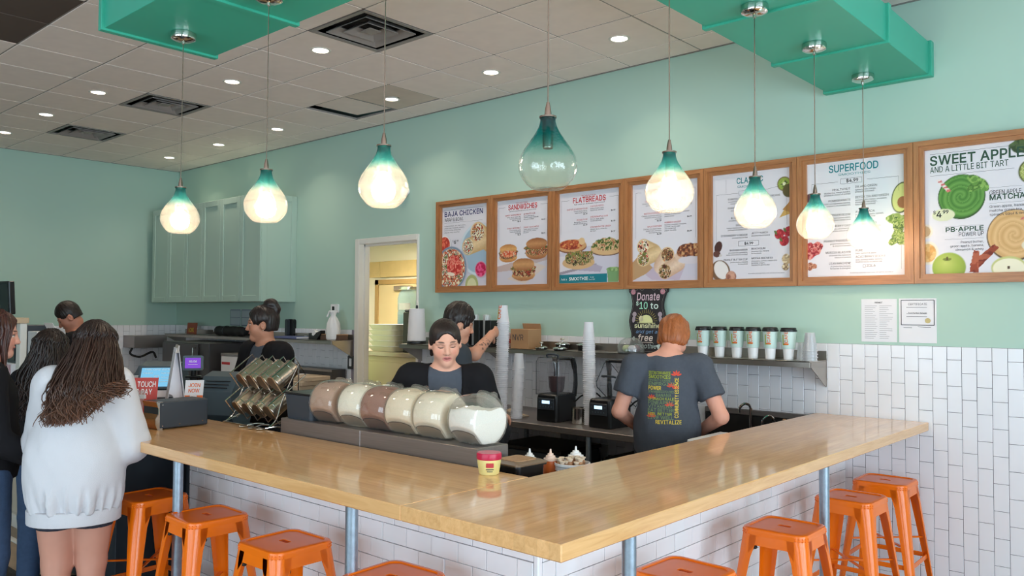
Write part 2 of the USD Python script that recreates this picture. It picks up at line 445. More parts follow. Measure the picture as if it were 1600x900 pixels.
def tile_wall(parent, cells, frame, thick, mt, limit=300, name='tile', gap=0.0024, grout_poly=None):
    """cells: (u0, u1, v0, v1) on a wall; frame(u, v, d) gives the point d in front of the wall. The cells that show largest are parts, the others one part"""
    rows = []
    for (u0, u1, v0, v1) in cells:
        c = frame((u0 + u1) / 2, (v0 + v1) / 2, 0)
        rows.append((seen(c) * min(u1 - u0, v1 - v0), u0, u1, v0, v1))
    rows.sort(key=lambda r: -r[0])
    rest = []
    O = np.array(frame(0, 0, 0)); U = np.array(frame(1, 0, 0)) - O; V = np.array(frame(0, 1, 0)) - O; N = np.array(frame(0, 0, 1)) - O
    Rm = np.stack([U, V, N], 1)
    flip = np.linalg.det(Rm) < 0
    for k, (px, u0, u1, v0, v1) in enumerate(rows):
        t = thick * (1 + 0.14 * rng.standard_normal() * 0.5)
        b = box(u0 + gap/2, u1 - gap/2, v0 + gap/2, v1 - gap/2, 0, t, 0.0016)
        # each tile is set a hair out of true
        tilt = rot((1, 0, 0), rng.normal(0, 0.0016)) @ rot((0, 1, 0), rng.normal(0, 0.0016))
        c = np.array([(u0 + u1)/2, (v0 + v1)/2, 0.0])
        v = (b[0] - c) @ tilt.T + c
        v = v @ Rm.T + O; f = b[1][:, ::-1] if flip else b[1]
        if k < limit and px >= 6.0: obj(name, (v, f), mt, parent, smooth=False)
        else: rest.append((v, f))
    if rest: obj(name, cat_mesh(rest), mt, parent, kind='stuff', smooth=False)

TU, TV = 0.0800, 0.1575
cells = []
k0 = int(round((XL - (-2.056)) / TU)); k1 = int(round((XR - (-2.056)) / TU))
for k in range(k0, k1):
    u0 = -2.056 + k * TU; u1 = u0 + TU
    if u0 > 0.6: continue
    if u1 > DX0 - 0.07 and u0 < DX1 + 0.02: continue
    v1 = TILE_TOP
    first = TV if k % 2 == 0 else TV / 2
    lo_z = 0.0 if u0 > -2.3 else 0.62
    while v1 > lo_z + 0.02:
        v0 = max(v1 - first, 0.0); cells.append((u0, u1, v0, v1)); v1 = v0; first = TV
tile_wall(wall_back, cells, lambda u, v, d: (u, YB - 0.004 - d, v), 0.007, m['white_tile_warm'])
obj('grout_bed', [box(XL, DX0 - 0.07, YB - 0.004, YB + 0.002, 0, TILE_TOP), box(DX1 + 0.02, 0.6, YB - 0.004, YB + 0.002, 0, TILE_TOP)], m['grout'], wall_back, smooth=False)

wall_left = structure('wall_left', [box(XL - 0.12, XL, YF - 0.12, YB + 0.12, 0, ZC + 0.44)], m['wall_mint'], 'mint green far wall at the left end of the room')
obj('grout_bed', [box(XL - 0.002, XL + 0.004, 2.5, YB - 0.004, 0.5, TILE_TOP)], m['grout'], wall_left, smooth=False)
cells = []
for k in range(37):
    u1 = YB - 0.012 - k * TU; u0 = u1 - TU; v1 = TILE_TOP; first = TV if k % 2 else TV / 2
    while v1 > 0.55: v0 = v1 - first; cells.append((u0, u1, v0, v1)); v1 = v0; first = TV
tile_wall(wall_left, cells, lambda u, v, d: (XL + 0.004 + d, u, v), 0.007, m['white_tile_warm'], limit=0)

# shopfront walls behind and to the right of the camera: piers, sills and heads with glazing between
def shopfront(name, horizontal, at, spans, lo, hi):
    d = 0.14
    def bx(a, b, z0, z1):
        return box(a, b, at - d, at, z0, z1) if horizontal else box(at, at + d, a, b, z0, z1)
    ms = [bx(lo, hi, 0, 0.18), bx(lo, hi, 2.92, ZC + 0.44)]
    edges = [lo] + [e for s in spans for e in s] + [hi]
    for a, b in zip(edges[0::2], edges[1::2]): ms.append(bx(a, b, 0.18, 2.92))
    w = structure(name, ms, m['wall_mint'])
    for i, (a, b) in enumerate(spans):
        n = 'window_%d' % (len([1 for q in _names if q[1].startswith('window_')]) + 1)
        fr = []
        t = 0.05
        for (p, q, z0, z1) in ((a, a + t, 0.18, 2.92), (b - t, b, 0.18, 2.92), (a, b, 0.18, 0.18 + t), (a, b, 2.92 - t, 2.92), ((a + b)/2 - t/2, (a + b)/2 + t/2, 0.18, 2.92)):
            fr.append(bx(p, q, z0, z1))
        wn = structure(n, fr, m['dark_steel'])
        g = box(a, b, at - 0.08, at - 0.074, 0.2, 2.9) if horizontal else box(at + 0.074, at + 0.08, a, b, 0.2, 2.9)
        obj('pane', [g], m['window_glass'], wn, smooth=False)
shopfront('wall_front', True, YF, [(-5.2, -3.2), (-2.8, -0.8), (-0.4, 1.6)], XL, XR + 0.14)
shopfront('wall_right', False, XR, [(-2.7, -0.7), (-0.4, 1.6), (1.9, 3.9)], YF, YB + 0.12)

# suspended ceiling: tiles in a recessed grid
PX, PY = 0.6235, 0.6212
xs = [-2.98 + PX * k for k in range(-14, 11)]; ys = [5.14 + PY * k for k in range(-15, 2)]
ceiling = structure('ceiling', [box(XL - 0.12, XR + 0.14, YF - 0.14, YB + 0.12, ZC + 0.36, ZC + 0.43)], m['dark_void'], 'suspended ceiling of square off white tiles')
holes = {}
DOWN = [(-8.926, 2.971), (-10.176, 2.971), (-7.654, 2.971), (-10.205, 4.848), (-8.965, 4.848), (-7.720, 4.848), (-6.419, 3.585), (-5.137, 3.585), (-5.821, 4.848), (-4.55, 4.83), (-3.292, 4.83)]
VENT = [(0, (-4.85 + 0.3118, 3.276 + 0.3106)), (1, (-7.97 + 0.3118, 3.276 + 0.3106)), (2, (-9.84 + 0.3118, 3.276 + 0.3106))]
tees, rest = [], []
for x in xs:
    if XL < x < XR: tees.append(box(x - 0.008, x + 0.008, YF, YB, ZC + 0.004, ZC + 0.018))
for y in ys:
    if YF < y < YB: tees.append(box(XL, XR, y - 0.008, y + 0.008, ZC + 0.004, ZC + 0.018))
tees += [box(XL, XR, YB - 0.02, YB, ZC - 0.001, ZC + 0.02), box(XL, XL + 0.02, YF, YB, ZC - 0.001, ZC + 0.02)]
obj('ceiling_grid', tees, m['ceiling_grid'], ceiling, smooth=False)
xe = [XL + 0.02] + [x for x in xs if XL + 0.05 < x < XR - 0.05] + [XR]
ye = [YF] + [y for y in ys if YF + 0.05 < y < YB - 0.05] + [YB - 0.02]
for i in range(len(xe) - 1):
    for j in range(len(ye) - 1):
        x0, x1, y0, y1 = xe[i] + 0.006, xe[i+1] - 0.006, ye[j] + 0.006, ye[j+1] - 0.006
        cx, cy = (x0 + x1)/2, (y0 + y1)/2
        if any(abs(cx - v[1][0]) < 0.2 and abs(cy - v[1][1]) < 0.2 for v in VENT): continue
        hs = [d for d in DOWN if x0 < d[0] < x1 and y0 < d[1] < y1]
        mt = m['ceiling_tile']
        dx = dy = dz = 0.0
        R_ = None
        if abs(cx + 6.41) < 0.2 and abs(cy - 4.83) < 0.2: dx, dy, dz, R_ = 0.05, -0.03, 0.022, rot((0, 1, 0), 0.035)
        if abs(cx + 5.786) < 0.2 and abs(cy - 4.83) < 0.2: dx, dz, mt, R_ = 0.014, 0.006, m['ceiling_tile_stained'], rot((0, 1, 0), -0.01)
        if -6.8 < cx < -5.4 and 0.7 < cy < 2.03: mt = m['ceiling_tile_dark']
        if hs:
            p = sbox(x0, y0, x1, y1)
            for h in hs: p = p.difference(Point(*h).buffer(0.064, quad_segs=10))
            t = prism(p, ZC, ZC + 0.016)
        else: t = box(x0, x1, y0, y1, ZC, ZC + 0.016, 0.003)
        if R_ is not None: t = mv(mv(t, (-cx, -cy, -ZC)), (cx + dx, cy + dy, ZC + dz), R_)
        if max(seen((cx, cy, ZC)), seen((x0, y0, ZC)), seen((x1, y1, ZC)), seen((x1, y0, ZC)), seen((x0, y1, ZC))) > 0 and not (cy < 0.5): obj('ceiling_tile', t, mt, ceiling, smooth=False)
        else: rest.append(t)
obj('ceiling_tile', cat_mesh(rest), m['ceiling_tile'], ceiling, kind='stuff', smooth=False)

# recessed downlights
emitter('downlight_lens', (1.0, 0.86, 0.68), DOWN_W)
trim_p = [(0.058, 0.004), (0.058, -0.002), (0.062, -0.005), (0.075, -0.004), (0.078, 0.0), (0.075, 0.002)]
can_p = [(0.060, 0.0), (0.058, 0.03), (0.052, 0.06), (0.048, 0.07)]
def ring(profile, n=28):
    v, f = lathe(profile + [profile[0]], n); return v, f
where_dl = ['second from the end in the row by the far left wall', 'at the far end of the row nearest the left wall', 'third in the far left row, before the square vent',
            'in the corner above the wall cabinet', 'above the middle of the wall cabinet', 'above the right end of the wall cabinet', 'between the two nearer square vents',
            'next to the large square vent by the teal soffit', 'set in the stained ceiling tile', 'nearest the sandwiches menu board, by the mint wall', 'nearest the unlit pendant, by the mint wall']
dl0 = None
for k, (x, y) in enumerate(DOWN):
    lab = 'round recessed ceiling downlight ' + where_dl[k]
    if dl0 is None:
        dl0 = thing('downlight', lab, 'ceiling light', (x, y, ZC), group='recessed downlights')
        obj('trim_ring', ring(trim_p), m['white_paint'], dl0)
        obj('reflector', lathe(can_p, 28), m['white_paint'], dl0)
        obj('housing', lathe([(0.0635, 0.017), (0.0635, 0.075), (0, 0.076)], 24), m['dark_void'], dl0)
        obj('lens', lathe([(0, 0.062), (0.053, 0.062)], 28), MATS['downlight_lens'], dl0)
    else: dup(dl0, (x, y, ZC), 0, lab)

# square air vents
def sq_ring(a, b, z0, z1, z2=None):
    """square ring with half sides a (outer, at z0) and b (inner, at z1)"""
    c = np.array([(-1, -1), (1, -1), (1, 1), (-1, 1)], float)
    t = 0.006
    S = [np.column_stack([c * a, np.full(4, z0)]), np.column_stack([c * b, np.full(4, z1)]), np.column_stack([c * b, np.full(4, z1 + t)]), np.column_stack([c * a, np.full(4, z0 + t)])]
    V = np.vstack(S); F = []
    for k in range(4):
        A, B = k * 4, ((k + 1) % 4) * 4
        for i in range(4): j = (i + 1) % 4; F += [[A + i, A + j, B + j], [A + i, B + j, B + i]]
    return V, np.array(F)[:, ::-1]
vent_lab = ['large square ceiling air vent next to the teal soffit', 'square ceiling air vent in the middle of the ceiling, behind the leftmost pendants', 'farthest square ceiling air vent, near the far left wall']
v0 = None
for k, (x, y) in VENT:
    if v0 is None:
        v0 = thing('air_vent', vent_lab[k], 'air vent', (x, y, ZC), group='ceiling air vents')
        obj('duct', [box(-0.29, 0.29, -0.29, 0.29, 0.08, 0.1)], m['dark_void'], v0, smooth=False)
        obj('frame', [sq_ring(0.306, 0.272, -0.004, -0.002)], m['ceiling_grid'], v0, smooth=False)
        for q, (a, b) in enumerate(((0.222, 0.166), (0.136, 0.084), (0.052, 0.0))):
            if b: obj('louver', [sq_ring(a, b, -0.008 + 0.004 * q, 0.034 + 0.004 * q)], m['ceiling_grid'], v0, smooth=False)
            else: obj('louver', [box(-a, a, -a, a, 0.004, 0.012, 0.003)], m['ceiling_grid'], v0, smooth=False)
    else: dup(v0, (x, y, ZC), 0, vent_lab[k])

# doorway to the kitchen
door = structure('door_1', [box(DX0 - 0.07, DX0, YB - 0.02, YB + 0.13, 0, DZ + 0.06, 0.005), box(DX1, DX1 + 0.025, YB - 0.02, YB + 0.13, 0, DZ + 0.06, 0.005), box(DX0, DX1, YB - 0.02, YB + 0.13, DZ, DZ + 0.06, 0.005)], m['white_paint'], 'open doorway with a white frame leading to the kitchen')
obj('door_stop', [box(DX0, DX0 + 0.02, YB + 0.05, YB + 0.09, 0, DZ), box(DX1 - 0.02, DX1, YB + 0.05, YB + 0.09, 0, DZ), box(DX0, DX1, YB + 0.05, YB + 0.09, DZ - 0.02, DZ)], m['white_paint'], door, smooth=False)
KX0, KX1, KY, KZ = -11.6, -5.2, 8.0, 2.75
structure('wall_kitchen', [box(KX0 - 0.1, KX0, YB + 0.12, KY, 0, KZ), box(KX1, KX1 + 0.1, YB + 0.12, KY, 0, KZ), box(KX0, KX1, KY, KY + 0.1, 0, KZ)], m['cream_paint'], 'cream kitchen walls seen through the doorway')
structure('ceiling_kitchen', [box(KX0 - 0.1, KX1 + 0.1, YB + 0.12, KY + 0.1, KZ, KZ + 0.06)], m['cream_paint'])
structure('floor_kitchen', [box(KX0 - 0.1, KX1 + 0.1, YB + 0.12, KY + 0.1, -0.06, 0)], m['floor_vinyl'])
emitter('kitchen_lens', (1.0, 0.90, 0.70), KITCHEN_W)
t = thing('kitchen_ceiling_light', 'flat ceiling light panel inside the kitchen beyond the doorway', 'ceiling light', (-8.2, 6.7, KZ))
obj('frame', [box(-0.62, 0.62, -0.32, -0.29, -0.04, 0, 0.004), box(-0.62, 0.62, 0.29, 0.32, -0.04, 0, 0.004), box(-0.62, -0.59, -0.29, 0.29, -0.04, 0, 0.004), box(0.59, 0.62, -0.29, 0.29, -0.04, 0, 0.004)], m['white_paint'], t, smooth=False)
obj('diffuser', [box(-0.59, 0.59, -0.29, 0.29, -0.03, -0.01)], MATS['kitchen_lens'], t, smooth=False)
# ------------------------------------------------------------------ the bar
HC = 1.07
CX0, CX1, CY0, CY1 = -5.06, -1.44, 1.83, 2.5
IX = -2.13
t = thing('bar_countertop', 'thick maple butcher block bar top that turns the corner around the staff area', 'countertop', (0, 0, 0))
obj('counter_slab', [box(CX0, IX - 0.0008, CY0, CY1, HC - 0.052, HC, 0.004)], m['maple_x'], t, smooth=False)
obj('counter_slab', [box(IX, CX1, CY0, YB - 0.013, HC - 0.052, HC, 0.004)], m['maple_y'], t, smooth=False)
for (x, y) in ((-3.886, 1.92), (-2.513, 1.92), (-1.52, 2.292), (-1.52, 3.979)):
    p = obj('support_post', lathe([(0, 0.0), (0.024, 0.0), (0.024, HC - 0.052), (0, HC - 0.052)], 20), m['galvanised'], t)
    stage.GetPrimAtPath(p.GetPath()); UsdGeom.Xformable(p).AddTranslateOp().Set(Gf.Vec3d(x, y, 0))
    obj('flange', [cyl(0.05, 0, 0.008, 20, 0.002), mv(cyl(0.05, 0, 0.008, 20, 0.002), (0, 0, HC - 0.0605)), cyl(0.03, 0.008, 0.03, 20, 0.002)], m['galvanised'], p)
WY, WX = 2.33, -1.94
BX0 = -4.58
bw = thing('bar_wall', 'half height bar front clad in white subway tile under the maple bar top', 'bar wall', (0, 0, 0))
obj('core', [box(BX0, WX - 0.012, WY + 0.012, WY + 0.13, 0, HC - 0.0525), box(WX - 0.13, WX - 0.012, WY + 0.13, YB - 0.013, 0, HC - 0.0525)], m['grout'], bw, smooth=False)
HU, HV = 0.1575, 0.0795
def course_cells(u_start, u_end, top, sign):
    out = []
    r = 0
    v1 = top
    first = 0.055
    while v1 > 0.03:
        v0 = max(v1 - (first if r == 0 else HV), 0.0)
        u = u_start - (HU * 0.5 if r % 2 else 0)
        while u < u_end:
            a, b = max(u, u_start), min(u + HU, u_end)
            if b - a > 0.012: out.append((a, b, v0, v1))
            u += HU
        v1 = v0; r += 1
    return out
# measured from the corner outwards so that whole tiles start there
cl = [(-b, -a, c, d) for a, b, c, d in course_cells(-WX + 0.026, -BX0, HC - 0.054, 1)]
tile_wall(bw, cl, lambda u, v, d: (u, WY + 0.012 - d, v), 0.011, m['white_tile'])
cr_ = course_cells(WY + 0.026, YB - 0.014, HC - 0.054, 1)
tile_wall(bw, cr_, lambda u, v, d: (WX - 0.012 + d, u, v), 0.011, m['white_tile'])
obj('corner_trim', [box(WX - 0.026, WX, WY, WY + 0.026, 0, HC - 0.054, 0.005)], m['white_tile'], bw, smooth=False)
obj('end_panel', [box(BX0 - 0.018, BX0, WY, WY + 0.13, 0, HC - 0.053, 0.002)], m['charcoal_plastic'], bw, smooth=False)

# ------------------------------------------------------------------ bar stools (pressed steel)
def rr_ring(w, r, z, n=6):
    a = np.concatenate([np.linspace(q * PI/2, (q + 1) * PI/2, n) for q in range(4)])
    cxy = np.repeat(np.array([(1, 1), (-1, 1), (-1, -1), (1, -1)], float), n, 0) * (w/2 - r)
    return np.column_stack([cxy[:, 0] + r * np.cos(a), cxy[:, 1] + r * np.sin(a), np.full(4 * n, z)])
def make_stool(name, label, loc, rz):
    H = 0.752
    t = thing(name, label, 'bar stool', loc, rz, group='orange metal bar stools')
    W = 0.302
    # seat pan: rounded square with rolled edge, shallow dish and a hand slot
    outer = loft([rr_ring(W, 0.052, H - 0.030), rr_ring(W, 0.052, H - 0.010), rr_ring(W - 0.006, 0.050, H - 0.003), rr_ring(W - 0.018, 0.046, H)])
    seat = m3.Manifold(m3.Mesh(np.asarray(outer[0], np.float32), np.asarray(outer[1], np.uint32)))
    dish = loft([rr_ring(W - 0.05, 0.04, H - 0.0045), rr_ring(W - 0.03, 0.044, H + 0.01)])
    seat = seat - m3.Manifold(m3.Mesh(np.asarray(dish[0], np.float32), np.asarray(dish[1], np.uint32)))
    slot = prism(rrect(0.06, 0.027, 0.006, 3), H - 0.1, H + 0.1)
    seat = seat - m3.Manifold(m3.Mesh(np.asarray(slot[0], np.float32), np.asarray(slot[1], np.uint32)))
    under = loft([rr_ring(W - 0.006, 0.05, H - 0.1), rr_ring(W - 0.006, 0.05, H - 0.0078)])
    seat = seat - m3.Manifold(m3.Mesh(np.asarray(under[0], np.float32), np.asarray(under[1], np.uint32)))
    obj('seat', seat, m['orange_enamel'], t, smooth=40)
    # apron with arched lower edge on each side
    sp = 0.078 / 0.72     # how far the sides lean out per metre down
    for q in range(4):
        R_ = rot((0, 0, 1), q * PI/2)
        n = 15; u = np.linspace(-0.105, 0.105, n)
        ms = []
        top = H - 0.028
        low = top - 0.046 - 0.052 * np.clip(np.abs(u) / 0.105 - 0.72, 0, 1) * 2.6
        V = []; F = []
        for i, (uu, lz) in enumerate(zip(u, low)):
            for z in (top, lz):
                y = -(W/2) - (H - 0.03 - z) * sp
                V += [[uu, y, z], [uu, y + 0.003, z]]
        for i in range(n - 1):
            a, b = 4 * i, 4 * (i + 1)
            F += [[a, a+2, b+2], [a, b+2, b], [a+1, b+1, b+3], [a+1, b+3, a+3], [a+2, a+3, b+3], [a+2, b+3, b+2], [a, b, b+1], [a, b+1, a+1]]
        obj('apron', (np.array(V) @ R_.T, np.array(F)), m['orange_enamel'], t, smooth=False)
    # legs: a folded sheet with a rounded outer corner that tapers to the foot
    prof_n = 7
    for q in range(4):
        R_ = rot((0, 0, 1), q * PI/2)
        secs = []
        for z, w, rr in ((H - 0.028, 0.082, 0.05), (H - 0.07, 0.080, 0.048), (H - 0.13, 0.066, 0.044), (H - 0.24, 0.058, 0.04), (0.30, 0.045, 0.032), (0.02, 0.033, 0.024)):
            c = W/2 + (H - 0.03 - z) * sp
            a = np.linspace(0, PI/2, prof_n)
            ox, oy = c - rr + rr * np.cos(a), c - rr + rr * np.sin(a)
            P = np.vstack([[c, c - w], np.column_stack([ox, oy]), [c - w, c]])
            th = 0.004
            ix, iy = c - rr + (rr - th) * np.cos(a), c - rr + (rr - th) * np.sin(a)
            Q = np.vstack([[c - th, c - w], np.column_stack([ix, iy]), [c - w, c - th]])[::-1]
            P = np.vstack([P, Q]); secs.append(np.column_stack([P, np.full(len(P), z)]))
        V = np.vstack(secs); n = len(secs[0]); F = []
        for k in range(len(secs) - 1):
            for i in range(n):
                j = (i + 1) % n; a, b = k * n, (k + 1) * n
                F += [[a + i, b + j, a + j], [a + i, b + i, b + j]]
        leg = obj('leg', (V @ R_.T, np.array(F)), m['orange_enamel'], t, smooth=35)
        c = W/2 + (H - 0.05) * sp - 0.018
        fx = np.array([c, c, 0]) @ R_.T
        obj('foot_cap', mv(box(-0.02, 0.02, -0.02, 0.02, 0, 0.022, 0.004), fx), m['black_rubber'], leg, smooth=False)
        c2 = W/2 + 0.06 * sp - 0.014
        f2 = np.array([c2 - 0.06, c2, H - 0.085]) @ R_.T
        obj('bumper', mv(cbox((0, 0, 0), (0.026, 0.018, 0.016), 0.004), f2, R_), m['black_rubber'], leg, smooth=False)
        dots = [mv(trimesh.creation.icosphere(1, 0.0032), np.array([W/2 - 0.052 + 0.0525 * math.cos(a), W/2 - 0.052 + 0.0525 * math.sin(a), zz]) @ R_.T) for zz in (H - 0.016, H - 0.027) for a in np.linspace(0.2, 1.37, 5)]
        obj('rivet', cat_mesh(dots), m['orange_enamel'], leg)
    # foot rails
    zr = 0.30; c = W/2 + (H - 0.03 - zr) * sp - 0.014
    for q in range(4):
        R_ = rot((0, 0, 1), q * PI/2)
        obj('foot_rail', (box(-c + 0.02, c - 0.02, -c - 0.004, -c + 0.004, zr - 0.013, zr + 0.013, 0.002)[0] @ R_.T, box(-c + 0.02, c - 0.02, -c - 0.004, -c + 0.004, zr - 0.013, zr + 0.013, 0.002)[1]), m['orange_enamel'], t, smooth=False)
    zc = 0.40; c = W/2 + (H - 0.03 - zc) * sp - 0.02
    for s in (1, -1):
        obj('cross_brace', [mv(box(-c * 1.38, c * 1.38, -0.009, 0.009, zc - 0.004 + 0.009 * (s > 0), zc + 0.004 + 0.009 * (s > 0), 0.002), (0, 0, 0), rot((0, 0, 1), s * PI/4))], m['orange_enamel'], t, smooth=False)
    return t
SPOTS = [(-1.597, 5.13, 'farthest orange metal bar stool, against the tiled back wall'), (-1.588, 4.535, 'orange metal bar stool second from the tiled back wall'),
         (-1.592, 3.685, 'orange metal bar stool third from the tiled back wall, just before the far post'), (-1.595, 2.785, 'orange metal bar stool next to the post nearest the bar corner, on the bright side'),
         (-2.36, 1.995, 'orange metal bar stool nearest the camera, only the top of its seat in view'), (-3.055, 1.985, 'orange metal bar stool beside the post in the middle of the long bar side'), (-3.735, 1.992, 'orange metal bar stool in front of the leftmost support post'),
         (-4.34, 1.99, 'orange metal bar stool behind the girl in the white sweatshirt')]
stool0 = None
for k, (x, y, lab) in enumerate(SPOTS):
    rz = (0.02, -0.015, 0.02, -0.03, 0.05, 0.02, -0.03, 0.06)[k]
    if stool0 is None: stool0 = make_stool('bar_stool', lab, (x, y, 0), rz)
    else: dup(stool0, (x, y, 0), rz, lab)

# ------------------------------------------------------------------ teal soffits over the bar
SZ0, SZ1 = 3.19, 3.405
t = thing('ceiling_soffit', 'hanging teal soffit box that follows the bar and carries the pendant lamps', 'soffit', (0, 0, 0))
obj('body', [box(-4.45, -1.40, 1.74, 2.36, SZ0 + 0.012, SZ1, 0.002), box(-2.04, -1.41, 2.36, YB - 0.002, SZ0 + 0.012, SZ1, 0.002)], m['teal_paint'], t, smooth=False)
for x in (-4.455, -3.61, -2.77):
    obj('trim_board', [box(x - (0.0 if x < -4 else 0.02), x + (0.04 if x < -4 else 0.02), 1.722, 2.378, SZ0, SZ1 + 0.004, 0.003)], m['teal_paint'], t, smooth=False)
for y in (2.95, 3.79, 4.62, 5.425):
    obj('trim_board', [box(-2.058, -1.392, y - 0.02, y + (0.033 if y > 5.4 else 0.02), SZ0, SZ1 + 0.004, 0.003)], m['teal_paint'], t, smooth=False)
for (x, y) in ((-4.1, 2.05), (-2.4, 2.05), (-1.72, 3.4), (-1.72, 5.0)):
    obj('hanger_rod', mv(cyl(0.006, SZ1 - 0.01, ZC + 0.03, 8), (x, y, 0)), m['galvanised'], t)

# ------------------------------------------------------------------ pendant lamps
def pendant_glass():
    if 'pendant_glass' in MATS: return MATS['pendant_glass']
    nodes = {'g': ('texture_coordinate', {}), 's': ('separate_xyz', {}), 'mr': ('map_range', {'from_min': 0.0, 'from_max': 0.236, 'to_min': 0.0, 'to_max': 1.0}),
             'r': ('rgb_ramp', {'ramp': [(0.0, (0.97, 0.95, 0.93)), (0.40, (0.95, 0.96, 0.95)), (0.53, (0.62, 0.85, 0.84)), (0.68, (0.16, 0.58, 0.60)), (0.84, (0.03, 0.42, 0.46)), (1.0, (0.0, 0.27, 0.32))]}),
             'rm': ('rgb_ramp', {'ramp': [(0.0, (0.085,) * 3), (0.45, (0.07,) * 3), (0.8, (0.16,) * 3), (1.0, (0.3,) * 3)]}),
             'rd': ('rgb_ramp', {'ramp': [(0.0, (0.95, 0.86, 0.78)), (0.55, (0.9, 0.86, 0.8)), (0.75, (0.10, 0.58, 0.60)), (1.0, (0.02, 0.40, 0.46))]}),
             't': ('transparent_bsdf', {}), 'd': ('translucent_bsdf', {}), 'm1': ('mix_closure', {}), 'gl': ('glossy_bsdf', {'color': (1, 1, 1), 'roughness': 0.03}), 'lw': ('layer_weight', {'blend': 0.5}), 'pw': ('math', {'math_type': 'power', 'value2': 3.5}), 'f': ('map_range', {'to_min': 0.045, 'to_max': 0.75}), 'm2': ('mix_closure', {}),
             'v': ('voronoi_texture', {'scale': 70.0, 'randomness': 1.0}), 'b': ('bump', {'strength': 0.22, 'distance': 0.004})}
    links = [('g.object', 's.vector'), ('s.z', 'mr.value'), ('mr.result', 'r.fac'), ('mr.result', 'rm.fac'), ('mr.result', 'rd.fac'), ('r.color', 't.color'), ('rd.color', 'd.color'), ('rm.color', 'm1.fac'),
             ('t.BSDF', 'm1.closure1'), ('d.BSDF', 'm1.closure2'), ('m1.closure', 'm2.closure1'), ('gl.BSDF', 'm2.closure2'), ('lw.facing', 'pw.value1'), ('pw.value', 'f.value'), ('f.result', 'm2.fac'), ('g.object', 'v.vector'), ('v.distance', 'b.height'), ('b.normal', 'gl.normal')]
    MATS['pendant_glass'] = usdkit.material(stage, '/World/Looks/pendant_glass', nodes, links, surface='m2.closure')
    return MATS['pendant_glass']
emitter('bulb_glow', (1.0, 0.80, 0.56), BULB_W)
glass_p = smooth_path([(r * 0.0985, z * 0.236, 0) for r, z in ((0.50, 0.0), (0.60, 0.025), (0.76, 0.085), (0.94, 0.20), (1.0, 0.32), (0.95, 0.444), (0.80, 0.566), (0.545, 0.718), (0.345, 0.855), (0.27, 0.95), (0.262, 1.0))], 4)
glass_p = [(p[0], p[1]) for p in glass_p]
def make_pendant(label, loc, lit):
    zt = SZ0 + (0 if lit is not None else 0)
    t = thing('pendant_lamp', label, 'pendant lamp', loc, group='teal glass pendant lamps')
    obj('shade', lathe([(0.0, 0.0005)] + glass_p + [(0.0290, 0.238), (0.027, 0.240), (0.024, 0.236)], 40), pendant_glass(), t, smooth=60)
    obj('socket', lathe([(0, 0.136), (0.016, 0.136), (0.018, 0.14), (0.018, 0.232), (0.029, 0.2385), (0.029, 0.244), (0.012, 0.247), (0.010, 0.268), (0.005, 0.292), (0, 0.294)], 24), m['nickel'], t)
    L = SZ0 - loc[2]
    obj('cord', tube([(0, 0, 0.286), (0, 0, (L + 0.286)/2), (0, 0, L - 0.012)], 0.0024, 6), m['nickel'], t)
    obj('canopy', lathe([(0, L - 0.05), (0.008, L - 0.048), (0.010, L - 0.034), (0.045, L - 0.03), (0.062, L - 0.022), (0.066, L - 0.010), (0.064, L + 0.010), (0, L + 0.010)], 28), m['chrome'], t)
    bp = [(0, 0.018), (0.022, 0.022), (0.040, 0.036), (0.0475, 0.060), (0.042, 0.085), (0.027, 0.108), (0.0155, 0.122), (0.0135, 0.139), (0, 0.14)]
    if lit: obj('bulb', lathe(bp, 24), MATS['bulb_glow'], t)
    return t
ZP = 2.135
LAMPS = [((-4.18, 2.05), 1, 'leftmost lit pendant lamp of teal to clear glass, in front of the wall cabinet end'), ((-3.351, 2.05), 1, 'lit teal glass pendant lamp second from the left, before the cabinet side panel'), ((-2.506, 2.05), 1, 'lit teal glass pendant lamp above the kitchen doorway'),
         ((-1.72, 2.105), 0, 'unlit clear and teal glass pendant lamp above the bar corner'), ((-1.72, 2.882), 1, 'lit teal glass pendant lamp in front of the wraps menu board'), ((-1.72, 3.664), 1, 'lit teal glass pendant lamp in front of the classic smoothies menu board'),
         ((-1.72, 4.398), 1, 'lit teal glass pendant lamp over the left edge of the superfood menu board'), ((-1.72, 5.164), 1, 'small looking lit teal pendant lamp nearest the back wall, in front of the superfood menu')]
first_lit = None
for (x, y), lit, lab in LAMPS:
    if lit and first_lit is not None: dup(first_lit, (x, y, ZP), 0, lab)
    else:
        p = make_pendant(lab, (x, y, ZP), lit)
        if lit: first_lit = p
# ------------------------------------------------------------------ menu boards
def nz(x, y, s, seed): return meshkit.noise(np.stack([x * s, y * s, np.full_like(x, 0.37)], -1), seed)
def pal(cols, t):
    c = np.array([lin(q) for q in cols]); t = np.clip(t, 0, 0.9999) * (len(c) - 1)
    i = t.astype(int); a = (t - i)[..., None]
    return c[i] * (1 - a) + c[np.minimum(i + 1, len(c) - 1)] * a
def bits(x, y, cols, s, seed):
    """a scatter of bits of food: pieces of a few colours with soft edges"""
    t = (nz(x, y, s, seed) - 0.5) * 1.9 + 0.5 + 0.5 * (nz(x, y, s * 2.3, seed + 5) - 0.5)
    c = np.array([lin(q) for q in cols])
    k = np.clip((np.clip(t, 0, 0.999) * len(c)).astype(int), 0, len(c) - 1)
    perm = np.random.default_rng(seed).permutation(len(c))
    return c[perm[k]] * (0.85 + 0.3 * nz(x, y, s * 1.7, seed + 9))[..., None]
